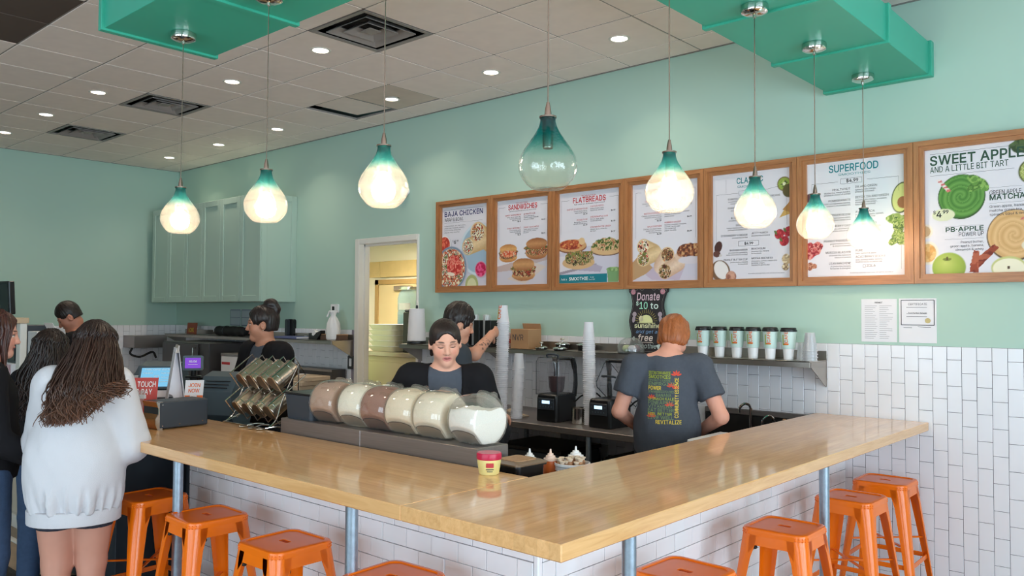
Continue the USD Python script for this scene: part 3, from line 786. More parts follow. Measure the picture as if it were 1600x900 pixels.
class Print:
    """a printed sheet w x h (metres): its picture is held by the colours of a fine mesh"""
    def __init__(self, w, h, res=0.0042, base=(224, 219, 227)):
        self.w, self.h = w, h
        nx, ny = int(w / res) + 1, int(h / res) + 1
        self.nx, self.ny = nx, ny
        self.u, self.v = np.meshgrid(np.linspace(0, 1, nx), np.linspace(0, 1, ny))   # v runs down from the top
        self.x, self.y = self.u * w, self.v * h
        self.c = np.tile(np.array(lin(base)), (ny, nx, 1)).astype(float)
    def put(self, mask, col):
        m_ = np.clip(mask, 0, 1)[..., None]
        self.c = self.c * (1 - m_) + m_ * (col if np.ndim(col) == 3 else np.array(lin(col)))
    def ell(self, u, v, ru, rv, col, ang=0.0, soft=0.06, wob=0.0, seed=1, cut=None):
        a = math.radians(ang); dx, dy = (self.x - u * self.w), (self.y - v * self.h)
        p, q = dx * math.cos(a) + dy * math.sin(a), -dx * math.sin(a) + dy * math.cos(a)
        r = np.sqrt((p / (ru * self.w)) ** 2 + (q / (rv * self.w)) ** 2)
        if wob: r = r + wob * (nz(self.x, self.y, 45, seed) - 0.5)
        mk = np.clip((1 - r) / soft + 0.5, 0, 1)
        if cut is not None: mk = mk * cut
        self.put(mk, col(self.x, self.y, p / (ru * self.w), q / (rv * self.w)) if callable(col) else col)
    def poly(self, pts, col, soft=1.0, seed=2, wob=0.0):
        P = np.array(pts, float) * [self.w, self.h]
        x, y = self.x + wob * (nz(self.x, self.y, 60, seed) - 0.5), self.y + wob * (nz(self.x, self.y, 60, seed + 1) - 0.5)
        ins = np.zeros(x.shape, bool)
        for (x0, y0), (x1, y1) in zip(P, np.roll(P, -1, 0)):
            cr = ((y0 > y) != (y1 > y)) & (x < (x1 - x0) * (y - y0) / (y1 - y0 + 1e-12) + x0)
            ins ^= cr
        self.put(ins.astype(float), col(self.x, self.y, 0, 0) if callable(col) else col)
    def mesh(self):
        nx, ny = self.nx, self.ny
        V = np.column_stack([self.x.ravel(), (self.h - self.y).ravel(), np.zeros(nx * ny)])
        i = (np.arange(ny - 1)[:, None] * nx + np.arange(nx - 1)[None]).ravel()
        F = np.vstack([np.column_stack([i, i + nx, i + 1]), np.column_stack([i + 1, i + nx, i + nx + 1])])
        return (V, F), self.c.reshape(-1, 3)
def B(cols, s, seed): return lambda x, y, p, q: bits(x, y, cols, s, seed)
def roll(c0, c1, seed):  # a rolled or rounded thing seen from the side, darker toward its edge in the printed picture
    return lambda x, y, p, q: pal([c0, c1, c0], 0.5 + 0.5 * q if np.ndim(q) else 0.5) * (0.9 + 0.2 * nz(x, y, 90, seed))[..., None]
SALAD = [(236, 226, 196), (196, 62, 48), (110, 120, 56), (90, 44, 36), (222, 206, 170), (214, 130, 90), (240, 236, 226)]
MEATY = [(92, 48, 36), (150, 92, 60), (196, 152, 110), (88, 96, 48), (60, 36, 30), (220, 190, 150)]
GREENS = [(84, 104, 48), (128, 140, 66), (56, 74, 36), (170, 110, 74), (206, 180, 140)]
def plate(P, u, v, r, col=(160, 184, 204), rim=(206, 218, 228), squash=1.0):
    P.ell(u + 0.02, v + 0.015, r * 1.03, r * 1.03 * squash, (190, 186, 198), soft=0.12)
    P.ell(u, v, r, r * squash, rim, soft=0.03); P.ell(u, v, r * 0.9, r * 0.9 * squash, col, soft=0.04)
def bowl(P, u, v, r, fill, rim=(238, 236, 238), squash=1.0):
    P.ell(u + 0.015, v + 0.012, r * 1.03, r * 1.03 * squash, (192, 188, 200), soft=0.15)
    P.ell(u, v, r, r * squash, rim, soft=0.04); P.ell(u, v, r * 0.88, r * 0.88 * squash, fill, soft=0.06)
def sandwich(P, u, v, s, bun0, bun1, seed):
    P.ell(u, v + 0.055 * s, 0.21 * s, 0.085 * s, roll(bun0, bun1, seed), wob=0.1, seed=seed)
    P.ell(u, v + 0.01 * s, 0.225 * s, 0.085 * s, B(MEATY + [(190, 70, 52)], 75, seed + 1), wob=0.4, seed=seed + 2)
    P.ell(u, v - 0.025 * s, 0.22 * s, 0.05 * s, B(GREENS + [(196, 66, 50)], 90, seed + 3), wob=0.6, seed=seed + 4)
    P.ell(u, v - 0.062 * s, 0.20 * s, 0.085 * s, roll(bun0, bun1, seed + 6), wob=0.08, seed=seed + 5)
def wrap(P, u0, v0, u1, v1, r, seed, skin=((198, 160, 112), (232, 204, 160))):
    n = 10
    ang = math.degrees(math.atan2((v1 - v0) * P.h, (u1 - u0) * P.w))
    for t in np.linspace(1, 0, n):
        P.ell(u0 + (u1 - u0) * t, v0 + (v1 - v0) * t, r, r * 1.02, roll(skin[0], skin[1], seed), ang=ang, soft=0.08)
    P.ell(u0, v0, r * 0.95, r * 0.98, (226, 196, 150)); P.ell(u0, v0, r * 0.82, r * 0.85, B(SALAD + [(60, 34, 30)], 70, seed + 2), wob=0.15, seed=seed)

FZ0, FZ1 = 1.918, 2.795
FX = [-5.82, -5.095, -4.375, -3.64, -2.942, -2.24, -1.505, -0.79]
RAIL = 0.058
def board(i, label):
    w, h = FX[i + 1] - FX[i], FZ1 - FZ0
    t = thing('menu_board', label, 'menu board', (FX[i], YB, FZ0), group='wood framed menu boards')
    D = 0.05
    g = 0.0015
    rails = [('frame_wood_v', [(g, 0), (RAIL, RAIL), (RAIL, h - RAIL), (g, h)]), ('frame_wood_v', [(w - RAIL, RAIL), (w - g, 0), (w - g, h), (w - RAIL, h - RAIL)]),
             ('frame_wood', [(g, 0), (w - g, 0), (w - RAIL, RAIL), (RAIL, RAIL)]), ('frame_wood', [(RAIL, h - RAIL), (w - RAIL, h - RAIL), (w - g, h), (g, h)])]
    for mt, pts in rails:
        # outer moulding stands proud, inner lip steps back
        pc = np.array(pts); c = np.array([w / 2, h / 2])
        inner = [p for p in pts]
        r = obj('frame_rail', mv(prism(Polygon(pts), 0, D - 0.014), (0, 0, 0), WALLR), m[mt], t, smooth=False)
        k = 0.55
        q = [tuple(p) for p in pts]
        isout = [min(abs(p[0]), abs(w - p[0]), abs(p[1]), abs(h - p[1])) < 0.01 for p in pts]
        q = []
        for p, o in zip(pts, isout):
            if o: q.append(p)
            else:  # pull the inner corners outward
                q.append((RAIL * k if p[0] < w/2 else w - RAIL * k, RAIL * k if p[1] < h/2 else h - RAIL * k))
        obj('moulding', mv(prism(Polygon(q), D - 0.016, D), (0, 0, 0), WALLR), m[mt], r, smooth=False)
    obj('backing', mv(prism(sbox(RAIL - 0.01, RAIL - 0.01, w - RAIL + 0.01, h - RAIL + 0.01), 0.002, 0.012), (0, 0, 0), WALLR), m['white_paper'], t, smooth=False)
    return t, w - 2 * RAIL, h - 2 * RAIL
class Ink:
    """collects the lettering of one sheet; u, v as in Print"""
    def __init__(self, w, h): self.w, self.h, self.by = w, h, {}
    def t(self, s, u, v, cap, ink='ink_black', bold=False, align='l', width=None, spacing=None, turn=0):
        a = text(s, cap, bold, None if width is None else width * self.w, spacing, align)
        vv = a[0] @ rot((0, 0, 1), turn).T if turn else a[0]
        self.by.setdefault(ink, []).append((vv + [u * self.w, (1 - v) * self.h, 0], a[1]))
    def line(self, u0, v0, u1, v1, th=0.0016, ink='ink_grey'):
        x0, y0, x1, y1 = u0 * self.w, (1 - v0) * self.h, u1 * self.w, (1 - v1) * self.h
        n = np.array([-(y1 - y0), x1 - x0]); n = n / np.linalg.norm(n) * th / 2
        V = np.array([[x0 + n[0], y0 + n[1], 0], [x0 - n[0], y0 - n[1], 0], [x1 - n[0], y1 - n[1], 0], [x1 + n[0], y1 + n[1], 0]])
        self.by.setdefault(ink, []).append((V, np.array([[0, 1, 2], [0, 2, 3]])))
    def rect(self, u0, v0, u1, v1, ink='ink_grey', th=0.0016):
        for a in ((u0, v0, u1, v0), (u1, v0, u1, v1), (u1, v1, u0, v1), (u0, v1, u0, v0)): self.line(*a, th, ink)
    def make(self, parent, loc, R, lift=0.0012, name='lettering'):
        for ink, ms in self.by.items():
            v, f = cat_mesh(ms)
            obj(name, mv((v, f), loc, R) if R is not None else (v + loc, f), m[ink], parent, smooth=False)
def hang(t, P, I):
    (v, f), c = P.mesh()
    off = np.array([RAIL, -0.0135, RAIL])
    obj('poster', mv((v, f), off, WALLR), m['print'], t, smooth=True, color=c)
    I.make(t, off + [0, -0.0013, 0], WALLR)
def item(I, u, v, head, lines, ink, al, hc=0.0155, tc=0.0095, price=None, pu=None):
    I.t(head, u, v, hc * 0.8, ink, False, al)
    for k, s in enumerate(lines): I.t(s, u, v + 0.022 + 0.019 * k, tc, 'ink_grey', False, al)
    if price: I.t(price, pu if pu is not None else u, v + 0.022 + 0.019 * (len(lines) - 0), tc * 1.15, 'ink_black', True, 'r')

# 1 Baja chicken
t, w, h = board(0, 'menu board reading BAJA CHICKEN with a wrap and bowl picture, beside the kitchen doorway')
P, I = Print(w, h), Ink(w, h)
P.put(np.clip((P.v - 0.30) * 1.2, 0, 0.6), (200, 198, 216))
bowl(P, 0.05, 0.47, 0.14, B([(206, 84, 62), (226, 120, 90), (190, 60, 48)], 30, 3))
plate(P, 0.80, 0.555, 0.40)
wrap(P, 0.78, 0.345, 1.12, 0.52, 0.155, 11); wrap(P, 0.58, 0.515, 0.86, 0.46, 0.13, 12)
P.ell(0.78, 0.345, 0.13, 0.135, B(SALAD + [(60, 34, 30)], 70, 14), wob=0.15); P.ell(0.58, 0.515, 0.105, 0.12, B(SALAD + [(60, 34, 30)], 70, 15), wob=0.15)
plate(P, 0.20, 0.775, 0.345, (226, 214, 190), (120, 140, 164)); P.ell(0.20, 0.775, 0.31, 0.31, B(SALAD, 48, 21), wob=0.06)
P.ell(0.27, 0.74, 0.17, 0.16, B([(208, 60, 54), (224, 96, 84), (236, 150, 130), (190, 48, 44)], 60, 22), wob=0.3); P.ell(0.2, 0.845, 0.09, 0.028, (240, 224, 206), ang=8)
bowl(P, 0.85, 0.80, 0.12, B([(206, 36, 90), (232, 90, 140), (180, 30, 76)], 60, 31), (222, 120, 150))
P.ell(0.66, 0.99, 0.14, 0.16, (176, 180, 120)); P.ell(0.66, 1.0, 0.10, 0.12, (214, 214, 170))
I.line(0.04, 0.035, 0.90, 0.035); I.t('BAJA CHICKEN', 0.05, 0.118, 0.046, 'ink_navy', True, width=0.84)
I.t('WRAP & BOWL', 0.05, 0.182, 0.034, 'ink_grey', width=0.42); I.line(0.05, 0.20, 0.88, 0.20)
for k, s in enumerate(('Grilled chicken, rice, black beans,', 'pepper jack, tomatoes, romaine,', 'crisp tortilla strips and', 'chipotle mayo dressing')): I.t(s, 0.05, 0.245 + 0.027 * k, 0.0105, 'ink_grey', width=(0.47, 0.44, 0.36, 0.33)[k])
I.t('$', 0.235, 0.445, 0.018, 'ink_black'); I.t('6', 0.268, 0.468, 0.036, 'ink_black', True); I.t('99', 0.325, 0.443, 0.017, 'ink_black', True)
hang(t, P, I)
# 2 Sandwiches
t, w, h = board(1, 'menu board headed SANDWICHES with three sandwich pictures')
P, I = Print(w, h), Ink(w, h)
P.poly([(0, 0.80), (0, 1), (1, 1), (1, 0.62), (0.55, 0.70)], (204, 198, 208)); P.poly([(0, 0.78), (0.42, 0.72), (0.30, 0.83), (0, 0.845)], (196, 172, 168)); P.poly([(0.2, 0.93), (0.55, 0.99), (0.95, 0.80), (0.7, 0.74)], (214, 198, 190)); P.poly([(0.6, 0.68), (0.98, 0.64), (1, 0.72), (0.75, 0.76)], (190, 170, 170))
sandwich(P, 0.22, 0.63, 0.85, (184, 118, 62), (222, 166, 104), 41); sandwich(P, 0.77, 0.595, 0.98, (150, 88, 50), (196, 140, 92), 51); sandwich(P, 0.52, 0.83, 1.05, (160, 100, 60), (204, 152, 102), 61)
P.ell(0.22, 0.635, 0.15, 0.05, B([(206, 84, 52), (232, 150, 110), (220, 190, 160)], 60, 44), wob=0.5)
I.t('TOASTED', 0.48, 0.052, 0.011, 'ink_red', False, 'c', width=0.24); I.t('SANDWICHES', 0.50, 0.118, 0.043, 'ink_red', True, 'c', width=0.56); I.t('Served on toasted bread with your choice of side', 0.5, 0.142, 0.0095, 'ink_grey', False, 'c', width=0.52)
I.line(0.03, 0.085, 0.16, 0.085); I.line(0.84, 0.085, 0.97, 0.085); I.line(0.03, 0.085, 0.03, 0.46, 0.001); I.line(0.97, 0.085, 0.97, 0.46, 0.001)
item(I, 0.47, 0.19, 'TURKEY BACON RANCH', ('Turkey, bacon, pepper jack,', 'tomatoes, lettuce and', 'ranch on ciabatta'), 'ink_red', 'r', price='$6.49')
item(I, 0.52, 0.19, 'ULTIMATE CLUB', ('Turkey, ham, bacon,', 'cheddar, romaine, tomatoes', 'and mayo on wheat'), 'ink_red', 'l', price='$6.49', pu=0.93)
item(I, 0.47, 0.345, 'THREE CHEESE MELT', ('Swiss, smoked gouda,', 'mozzarella and mayo', 'on ciabatta'), 'ink_red', 'r', price='$6.29')
item(I, 0.52, 0.345, 'TURKEY GUACAMOLE', ('Turkey, guacamole, pepper', 'jack, tomatoes, romaine', 'and ranch'), 'ink_red', 'l', price='$6.49', pu=0.93)
hang(t, P, I)
# 3 Flatbreads
t, w, h = board(2, 'menu board headed FLATBREADS with a teal SMOOTHIE banner at its foot')
P, I = Print(w, h), Ink(w, h)
P.poly([(0, 0.66), (0, 1), (1, 1), (1, 0.62), (0.5, 0.60)], (206, 200, 214)); P.poly([(0, 0.70), (0.45, 0.70), (0.6, 0.80), (0, 0.885)], (222, 214, 220)); P.poly([(0, 0.875), (0.62, 0.79), (0.62, 0.815), (0, 0.905)], (160, 148, 160))
P.poly([(0.3, 0.86), (0.6, 0.80), (0.72, 0.83), (0.68, 0.885)], (178, 166, 186))
P.ell(0.21, 0.60, 0.25, 0.085, (130, 80, 60)); P.ell(0.21, 0.585, 0.245, 0.085, (206, 158, 110)); P.ell(0.2, 0.575, 0.21, 0.068, B([(168, 66, 42), (196, 100, 60), (140, 50, 36), (216, 150, 90)], 60, 71), wob=0.3); P.ell(0.38, 0.545, 0.05, 0.05, (222, 186, 140), wob=0.4)
P.ell(0.79, 0.655, 0.26, 0.075, (110, 74, 62)); P.ell(0.79, 0.63, 0.26, 0.095, (214, 176, 130)); P.ell(0.79, 0.595, 0.23, 0.085, B(GREENS + [(220, 180, 140)], 80, 72), wob=0.5)
P.ell(0.32, 0.775, 0.27, 0.09, (212, 172, 126)); P.ell(0.33, 0.735, 0.25, 0.085, B(MEATY + GREENS, 70, 73), wob=0.45); P.ell(0.33, 0.68, 0.24, 0.04, B(GREENS, 90, 74), wob=0.8)
P.poly([(0, 0.905), (0.79, 0.905), (0.79, 1), (0, 1)], (24, 122, 136)); P.poly([(0.79, 0.86), (0.99, 0.86), (0.97, 1), (0.81, 1)], (122, 160, 110)); P.ell(0.89, 0.86, 0.11, 0.03, B([(134, 170, 110), (164, 192, 134), (110, 146, 92)], 50, 75))
I.t('TOASTED', 0.49, 0.055, 0.011, 'ink_red', False, 'c', width=0.24); I.t('FLATBREADS', 0.50, 0.118, 0.043, 'ink_red', True, 'c', width=0.54); I.t('Served on artisan flatbread', 0.5, 0.142, 0.0095, 'ink_grey', False, 'c', width=0.5)
I.line(0.03, 0.085, 0.17, 0.085); I.line(0.83, 0.085, 0.97, 0.085); I.line(0.03, 0.085, 0.03, 0.46, 0.001); I.line(0.97, 0.085, 0.97, 0.48, 0.001)
item(I, 0.47, 0.195, 'CHIPOTLE CHICKEN CLUB', ('Grilled chicken, bacon,', 'pepper jack, chipotle'), 'ink_red', 'r', price='$4.99')
item(I, 0.52, 0.18, 'CHICKEN PESTO', ('Grilled chicken, pesto,', 'mozzarella, tomatoes'), 'ink_red', 'l', price='$4.99', pu=0.92)
item(I, 0.47, 0.315, 'VEGGIE CLUB', ('Mozzarella, tomatoes,', 'spinach and basil pesto'), 'ink_red', 'r', price='$4.99')
item(I, 0.52, 0.295, 'CHICKENAPPLE CLUB', ('Chicken, apple, gouda,', 'romaine and honey'), 'ink_red', 'l', price='$4.99', pu=0.92)
item(I, 0.52, 0.405, 'CHICKEN BACON RANCH', ('Chicken, bacon, mozzarella,', 'and ranch'), 'ink_red', 'l', price='$4.99', pu=0.92)
I.t('Add a', 0.03, 0.966, 0.017, 'ink_white'); I.t('SMOOTHIE', 0.165, 0.968, 0.026, 'ink_white', True, width=0.32); I.t('to any', 0.52, 0.945, 0.010, 'ink_white'); I.t('food item', 0.50, 0.968, 0.010, 'ink_white')
hang(t, P, I)
# 4 Wraps
t, w, h = board(3, 'menu board of wraps, its heading hidden by a lit pendant lamp')
P, I = Print(w, h), Ink(w, h)
P.poly([(0, 0.78), (0, 1), (1, 1), (1, 0.80), (0.5, 0.75)], (206, 200, 214)); P.poly([(0, 0.80), (0.12, 0.72), (0.34, 0.88), (0, 0.99)], (188, 150, 110)); P.poly([(0.2, 0.93), (0.42, 0.80), (0.80, 0.86), (0.72, 0.99), (0.3, 0.985)], (196, 178, 196))
wrap(P, 0.17, 0.64, 0.34, 0.70, 0.10, 81); wrap(P, 0.17, 0.77, 0.36, 0.72, 0.10, 82); P.ell(0.17, 0.64, 0.085, 0.085, B(SALAD + [(60, 34, 30)], 80, 83)); P.ell(0.17, 0.765, 0.085, 0.095, B(GREENS + SALAD, 80, 84))
wrap(P, 0.54, 0.74, 0.44, 0.85, 0.105, 85, ((206, 164, 136), (232, 206, 184))); wrap(P, 0.50, 0.905, 0.70, 0.83, 0.10, 86, ((206, 164, 136), (232, 206, 184)))
P.ell(0.54, 0.735, 0.09, 0.08, B(MEATY, 80, 87)); P.ell(0.5, 0.905, 0.09, 0.095, B(MEATY + [(220, 214, 200)], 80, 88))
P.ell(0.86, 0.755, 0.21, 0.09, (222, 190, 170)); P.ell(0.88, 0.705, 0.21, 0.095, B([(120, 66, 44), (168, 104, 68), (206, 160, 110), (92, 50, 38)], 70, 89), wob=0.3); P.ell(0.88, 0.80, 0.18, 0.05, (216, 206, 214))
I.t('TOASTED', 0.49, 0.055, 0.011, 'ink_red', False, 'c', width=0.24); I.t('WRAPS', 0.44, 0.118, 0.043, 'ink_red', True, 'c', width=0.5); I.line(0.05, 0.085, 0.14, 0.085); I.line(0.86, 0.085, 0.95, 0.085); I.line(0.05, 0.085, 0.05, 0.56, 0.001); I.line(0.95, 0.085, 0.95, 0.58, 0.001)
for (u, v, hd, ls, al, pu) in ((0.45, 0.19, 'CAESAR CHICKEN', ('Chicken, romaine, tomatoes,', 'parmesan and dressing'), 'r', None), (0.50, 0.19, 'SUPERGREEN CAESAR', ('Chicken, kale, romaine,', 'asiago and dressing'), 'l', 0.9), (0.45, 0.315, 'BUFFALO CHICKEN', ('Chicken, mozzarella, lettuce,', 'tomatoes, buffalo sauce', 'and ranch'), 'r', None),
        (0.50, 0.295, 'THAI CHICKEN', ('Chicken, carrots, romaine, sesame', 'noodles, wontons and', 'peanut sauce'), 'l', 0.9), (0.45, 0.45, 'BAJA CHICKEN', ('Chicken, rice, black beans,', 'pepper jack, tomatoes', 'and chipotle mayo'), 'r', None), (0.50, 0.42, 'HUMMUS VEGGIE', ('Hummus, cucumber, tomatoes,', 'romaine, carrots, kale', 'and roasted red', 'pepper dressing'), 'l', 0.9)):
    item(I, u, v, hd, ls, 'ink_red', al, price='$6.99', pu=pu)
hang(t, P, I)
# 5 Classic smoothies
t, w, h = board(4, 'menu board headed CLASSIC smoothies with fruit printed along its edges')
P, I = Print(w, h), Ink(w, h)
def kiwi(u, v, r):
    P.ell(u + 0.06, v + 0.04, r, r, (110, 84, 56)); P.ell(u, v, r, r, (120, 98, 60)); P.ell(u, v, r * 0.86, r * 0.86, (150, 168, 70)); P.ell(u, v, r * 0.5, r * 0.5, B([(60, 70, 30), (140, 160, 66), (170, 186, 96)], 120, 91)); P.ell(u, v, r * 0.22, r * 0.22, (224, 226, 190))
kiwi(0.92, 0.145, 0.085); P.ell(0.98, 0.21, 0.08, 0.08, (96, 84, 44))
P.poly([(0.86, 0.45), (0.99, 0.30), (1, 0.42)], (206, 164, 92)); P.poly([(0.9, 0.38), (1.0, 0.41), (1.0, 0.30)], (182, 130, 70))
for (u, v) in ((0.86, 0.60), (0.97, 0.58), (0.92, 0.665)):
    P.ell(u, v, 0.055, 0.062, B([(176, 40, 52), (200, 62, 70), (150, 30, 44)], 90, 92), ang=40); P.ell(u - 0.045, v - 0.015, 0.028, 0.014, (92, 110, 60), ang=60)
P.ell(0.07, 0.69, 0.05, 0.075, (76, 44, 40), ang=20); P.ell(0.05, 0.755, 0.05, 0.04, (100, 62, 56)); P.ell(0.1, 0.77, 0.02, 0.015, (206, 196, 196))
P.ell(0.1, 0.92, 0.125, 0.14, (122, 90, 66), ang=-30); P.ell(0.11, 0.91, 0.09, 0.12, (236, 228, 226), ang=-30); P.ell(0.24, 0.975, 0.07, 0.07, B([(176, 120, 100), (206, 156, 134), (150, 96, 80)], 50, 93))
P.ell(0.95, 0.83, 0.06, 0.06, B([(206, 180, 140), (232, 214, 180), (176, 150, 120)], 60, 94), wob=0.5); P.ell(0.93, 0.90, 0.04, 0.04, B([(206, 180, 140), (232, 214, 180), (150, 120, 90)], 60, 95), wob=0.5)
I.t('CLASSIC', 0.49, 0.10, 0.040, 'ink_teal', True, 'c', width=0.34); I.t('SMOOTHIES', 0.49, 0.142, 0.0165, 'ink_teal', False, 'c', width=0.32)
I.rect(0.35, 0.17, 0.62, 0.21); I.t('$4.79', 0.49, 0.2, 0.018, 'ink_black', True, 'c'); I.line(0.05, 0.19, 0.35, 0.19); I.line(0.62, 0.19, 0.86, 0.16)
I.line(0.05, 0.19, 0.05, 0.70, 0.001); I.line(0.95, 0.23, 0.95, 0.52, 0.001); I.line(0.18, 0.05, 0.18, 0.18, 0.0008)
for (u, v, hd, ls, al) in ((0.46, 0.25, 'SUNRISE SUNSET', ('strawberries, pineapple,', 'mango & orange juice'), 'r'), (0.51, 0.25, 'MANGO MAGIC DREAMS', ('mango, pineapple', '& yogurt'), 'l'), (0.46, 0.335, 'PARADISE POINT', ('strawberries, banana', '& pineapple'), 'r'), (0.51, 0.335, 'ROCKIN RASPBERRY', ('raspberry, banana', '& pineapple'), 'l'),
        (0.46, 0.43, 'BLIMEY LIMEY', ('strawberries, pineapple', '& lime'), 'r'), (0.46, 0.50, 'SUNSHINE', ('mango, banana, pineapple,', 'pineapple & orange juice'), 'r'), (0.51, 0.48, 'KIWI QUENCHER', ('peaches, strawberries', '& banana'), 'l'), (0.46, 0.595, 'STRAWBERRY LIMEADE', ('strawberries & lime',), 'r'), (0.51, 0.585, 'JETTY PUNCH', ('strawberries & banana',), 'l'),
        (0.46, 0.735, 'BAHAMA MAMA', ('strawberries, pineapple,', 'white chocolate & coconut'), 'r'), (0.51, 0.73, 'BEACH BUM', ('strawberries, banana', '& chocolate'), 'l'), (0.46, 0.825, 'PEANUT BUTTER CUP', ('peanut butter, banana', '& chocolate'), 'r'), (0.51, 0.82, 'MOCHA MADNESS', ('chocolate, coffee, cappuccino', '& nonfat yogurt,', 'blended to perfection'), 'l')):
    item(I, u, v, hd, ls, 'ink_grey', al, 0.0165, 0.0095)
I.rect(0.34, 0.645, 0.60, 0.69); I.t('$4.99', 0.475, 0.68, 0.018, 'ink_black', True, 'c')
I.t('All smoothies are blended fresh to order with real fruit, juice and ice', 0.92, 0.955, 0.006, 'ink_grey', False, 'r')
hang(t, P, I)
# 6 Superfood smoothies
t, w, h = board(5, 'menu board headed SUPERFOOD smoothies with an avocado printed at its edge')
P, I = Print(w, h), Ink(w, h)
P.ell(0.97, 0.36, 0.10, 0.16, (74, 84, 44), ang=10); P.ell(0.965, 0.36, 0.085, 0.145, (206, 206, 132), ang=10); P.ell(0.98, 0.40, 0.055, 0.06, (150, 98, 62))
for k, (u, v, r) in enumerate(((0.9, 0.535, 0.08), (0.98, 0.56, 0.09), (0.93, 0.60, 0.07), (0.92, 0.68, 0.07), (0.98, 0.70, 0.08), (0.88, 0.72, 0.05))): P.ell(u, v, r, r * 0.7, B([(104, 128, 60), (138, 158, 84), (70, 96, 44), (168, 180, 116)], 60 if k < 3 else 120, 101 + k), wob=0.6, ang=30 * k)
P.ell(0.02, 0.30, 0.04, 0.05, (88, 60, 66)); P.ell(0.05, 0.33, 0.025, 0.02, (96, 70, 74))
for k, (u, v) in enumerate(((0.03, 0.74), (0.08, 0.775), (0.02, 0.80), (0.1, 0.73))): P.ell(u, v, 0.06, 0.05, B([(170, 54, 60), (206, 96, 96), (150, 40, 50), (220, 150, 140)], 70, 111 + k), wob=0.7)
for k, (u, v) in enumerate(((0.03, 0.895), (0.07, 0.905), (0.02, 0.92))): P.ell(u, v, 0.032, 0.028, B([(176, 110, 86), (206, 150, 120), (146, 84, 66)], 80, 121 + k), wob=0.6)
I.t('SUPERFOOD', 0.49, 0.093, 0.047, 'ink_teal', True, 'c', width=0.51); I.t('SMOOTHIES', 0.5, 0.128, 0.014, 'ink_teal', False, 'c', width=0.33)
I.rect(0.36, 0.155, 0.58, 0.20); I.t('$4.99', 0.48, 0.19, 0.021, 'ink_black', True, 'c'); I.line(0.05, 0.18, 0.33, 0.18); I.line(0.63, 0.18, 0.94, 0.18); I.line(0.05, 0.18, 0.05, 0.68, 0.001); I.line(0.94, 0.18, 0.94, 0.30, 0.001); I.line(0.96, 0.75, 0.96, 0.95, 0.001)
for (u, v, hd, ls, al) in ((0.46, 0.255, 'HEALTH NUT', ('blueberries, mango, banana,', 'almonds & choice of protein'), 'r'), (0.51, 0.245, 'ISLAND GREEN', ('spinach, kale, mango,', 'pineapple & banana'), 'l'), (0.46, 0.35, 'POMEGRANATE', ('PLUNGE: pomegranate, banana,', 'cranberry & strawberries'), 'r'), (0.51, 0.335, 'DETOX ISLAND GREEN', ('spinach, kale, mango, pineapple,', 'banana & fresh ginger,', 'naturally sweetened'), 'l'),
        (0.46, 0.475, 'THE GINGER GLOW', ('kale, ginger, green apple,', 'banana & mango juice'), 'r'), (0.51, 0.46, 'AVOCOLADA', ('avocado, pineapple, spinach,', 'kale, coconut & lime'), 'l'), (0.46, 0.57, 'BLUEBERRY OAT', ('blueberries, strawberries,', 'banana, oats & whey'), 'r'), (0.51, 0.56, 'CHIA BANANA', ('banana, dates, chia seeds,', 'peanut butter & coconut'), 'l'),
        (0.46, 0.70, 'PEANUT PARADISE', ('peanut butter, banana', '& choice of protein'), 'r'), (0.46, 0.80, 'MUSCLE BLASTER', ('strawberries, banana &', 'choice of protein'), 'r'), (0.51, 0.79, 'PURE', ('kale, spinach & apple',), 'l'), (0.51, 0.845, 'ACAI BERRY BOOST', ('acai, pomegranate, banana,', 'blueberries & strawberries'), 'l'), (0.46, 0.895, 'LEAN MACHINE', ('strawberries, banana,', 'fat burner & energizer'), 'r')):
    item(I, u, v, hd, ls, 'ink_grey', al, 0.0175, 0.0095)
I.t('ZOLA', 0.62, 0.925, 0.016, 'ink_grey'); I.rect(0.585, 0.905, 0.608, 0.928)
I.t('All smoothies are blended fresh to order with real fruit, juice and ice', 0.88, 0.975, 0.006, 'ink_grey', False, 'r')
hang(t, P, I)
# 7 Sweet apple
t, w, h = board(6, 'menu board reading SWEET APPLE AND A LITTLE BIT TART with a green smoothie picture')
P, I = Print(w, h), Ink(w, h)
def swirl(c0, c1, seed):
    return lambda x, y, p, q: pal([c0, c1, c0, c1], np.mod(np.sqrt(p**2 + q**2) * 2.4 + np.arctan2(q, p) / (2 * PI) + 0.15 * nz(x, y, 30, seed), 1.0))
def straw(u0, v0, u1, v1):
    for k, s in enumerate(np.linspace(0, 1, 9)[:-1]):
        a, b = s, s + 0.125
        P.poly([(u0 + (u1-u0)*a - 0.018, v0 + (v1-v0)*a), (u0 + (u1-u0)*a + 0.018, v0 + (v1-v0)*a - 0.005), (u0 + (u1-u0)*b + 0.018, v0 + (v1-v0)*b), (u0 + (u1-u0)*b - 0.018, v0 + (v1-v0)*b + 0.005)], (206, 110, 110) if k % 2 else (232, 216, 214))
P.ell(0.86, 0.045, 0.10, 0.07, B([(58, 76, 44), (84, 104, 60)], 50, 131), wob=0.4)
P.ell(0.335, 0.395, 0.215, 0.225, (52, 84, 40), soft=0.02); P.ell(0.335, 0.39, 0.205, 0.213, swirl((64, 118, 46), (104, 156, 74), 132), soft=0.03)
straw(0.125, 0.245, 0.225, 0.345)
for k, (u, v, a) in enumerate(((0.46, 0.27, 30), (0.53, 0.315, 60), (0.46, 0.325, -20))): P.ell(u, v, 0.075, 0.042, B([(96, 142, 62), (132, 172, 86), (74, 116, 48)], 40, 133 + k), ang=a)
P.ell(0.17, 0.53, 0.105, 0.062, (216, 218, 186))
P.ell(0.95, 0.245, 0.12, 0.125, (92, 96, 50)); P.ell(0.95, 0.245, 0.105, 0.11, B([(170, 176, 96), (196, 198, 128), (140, 148, 74)], 130, 136))
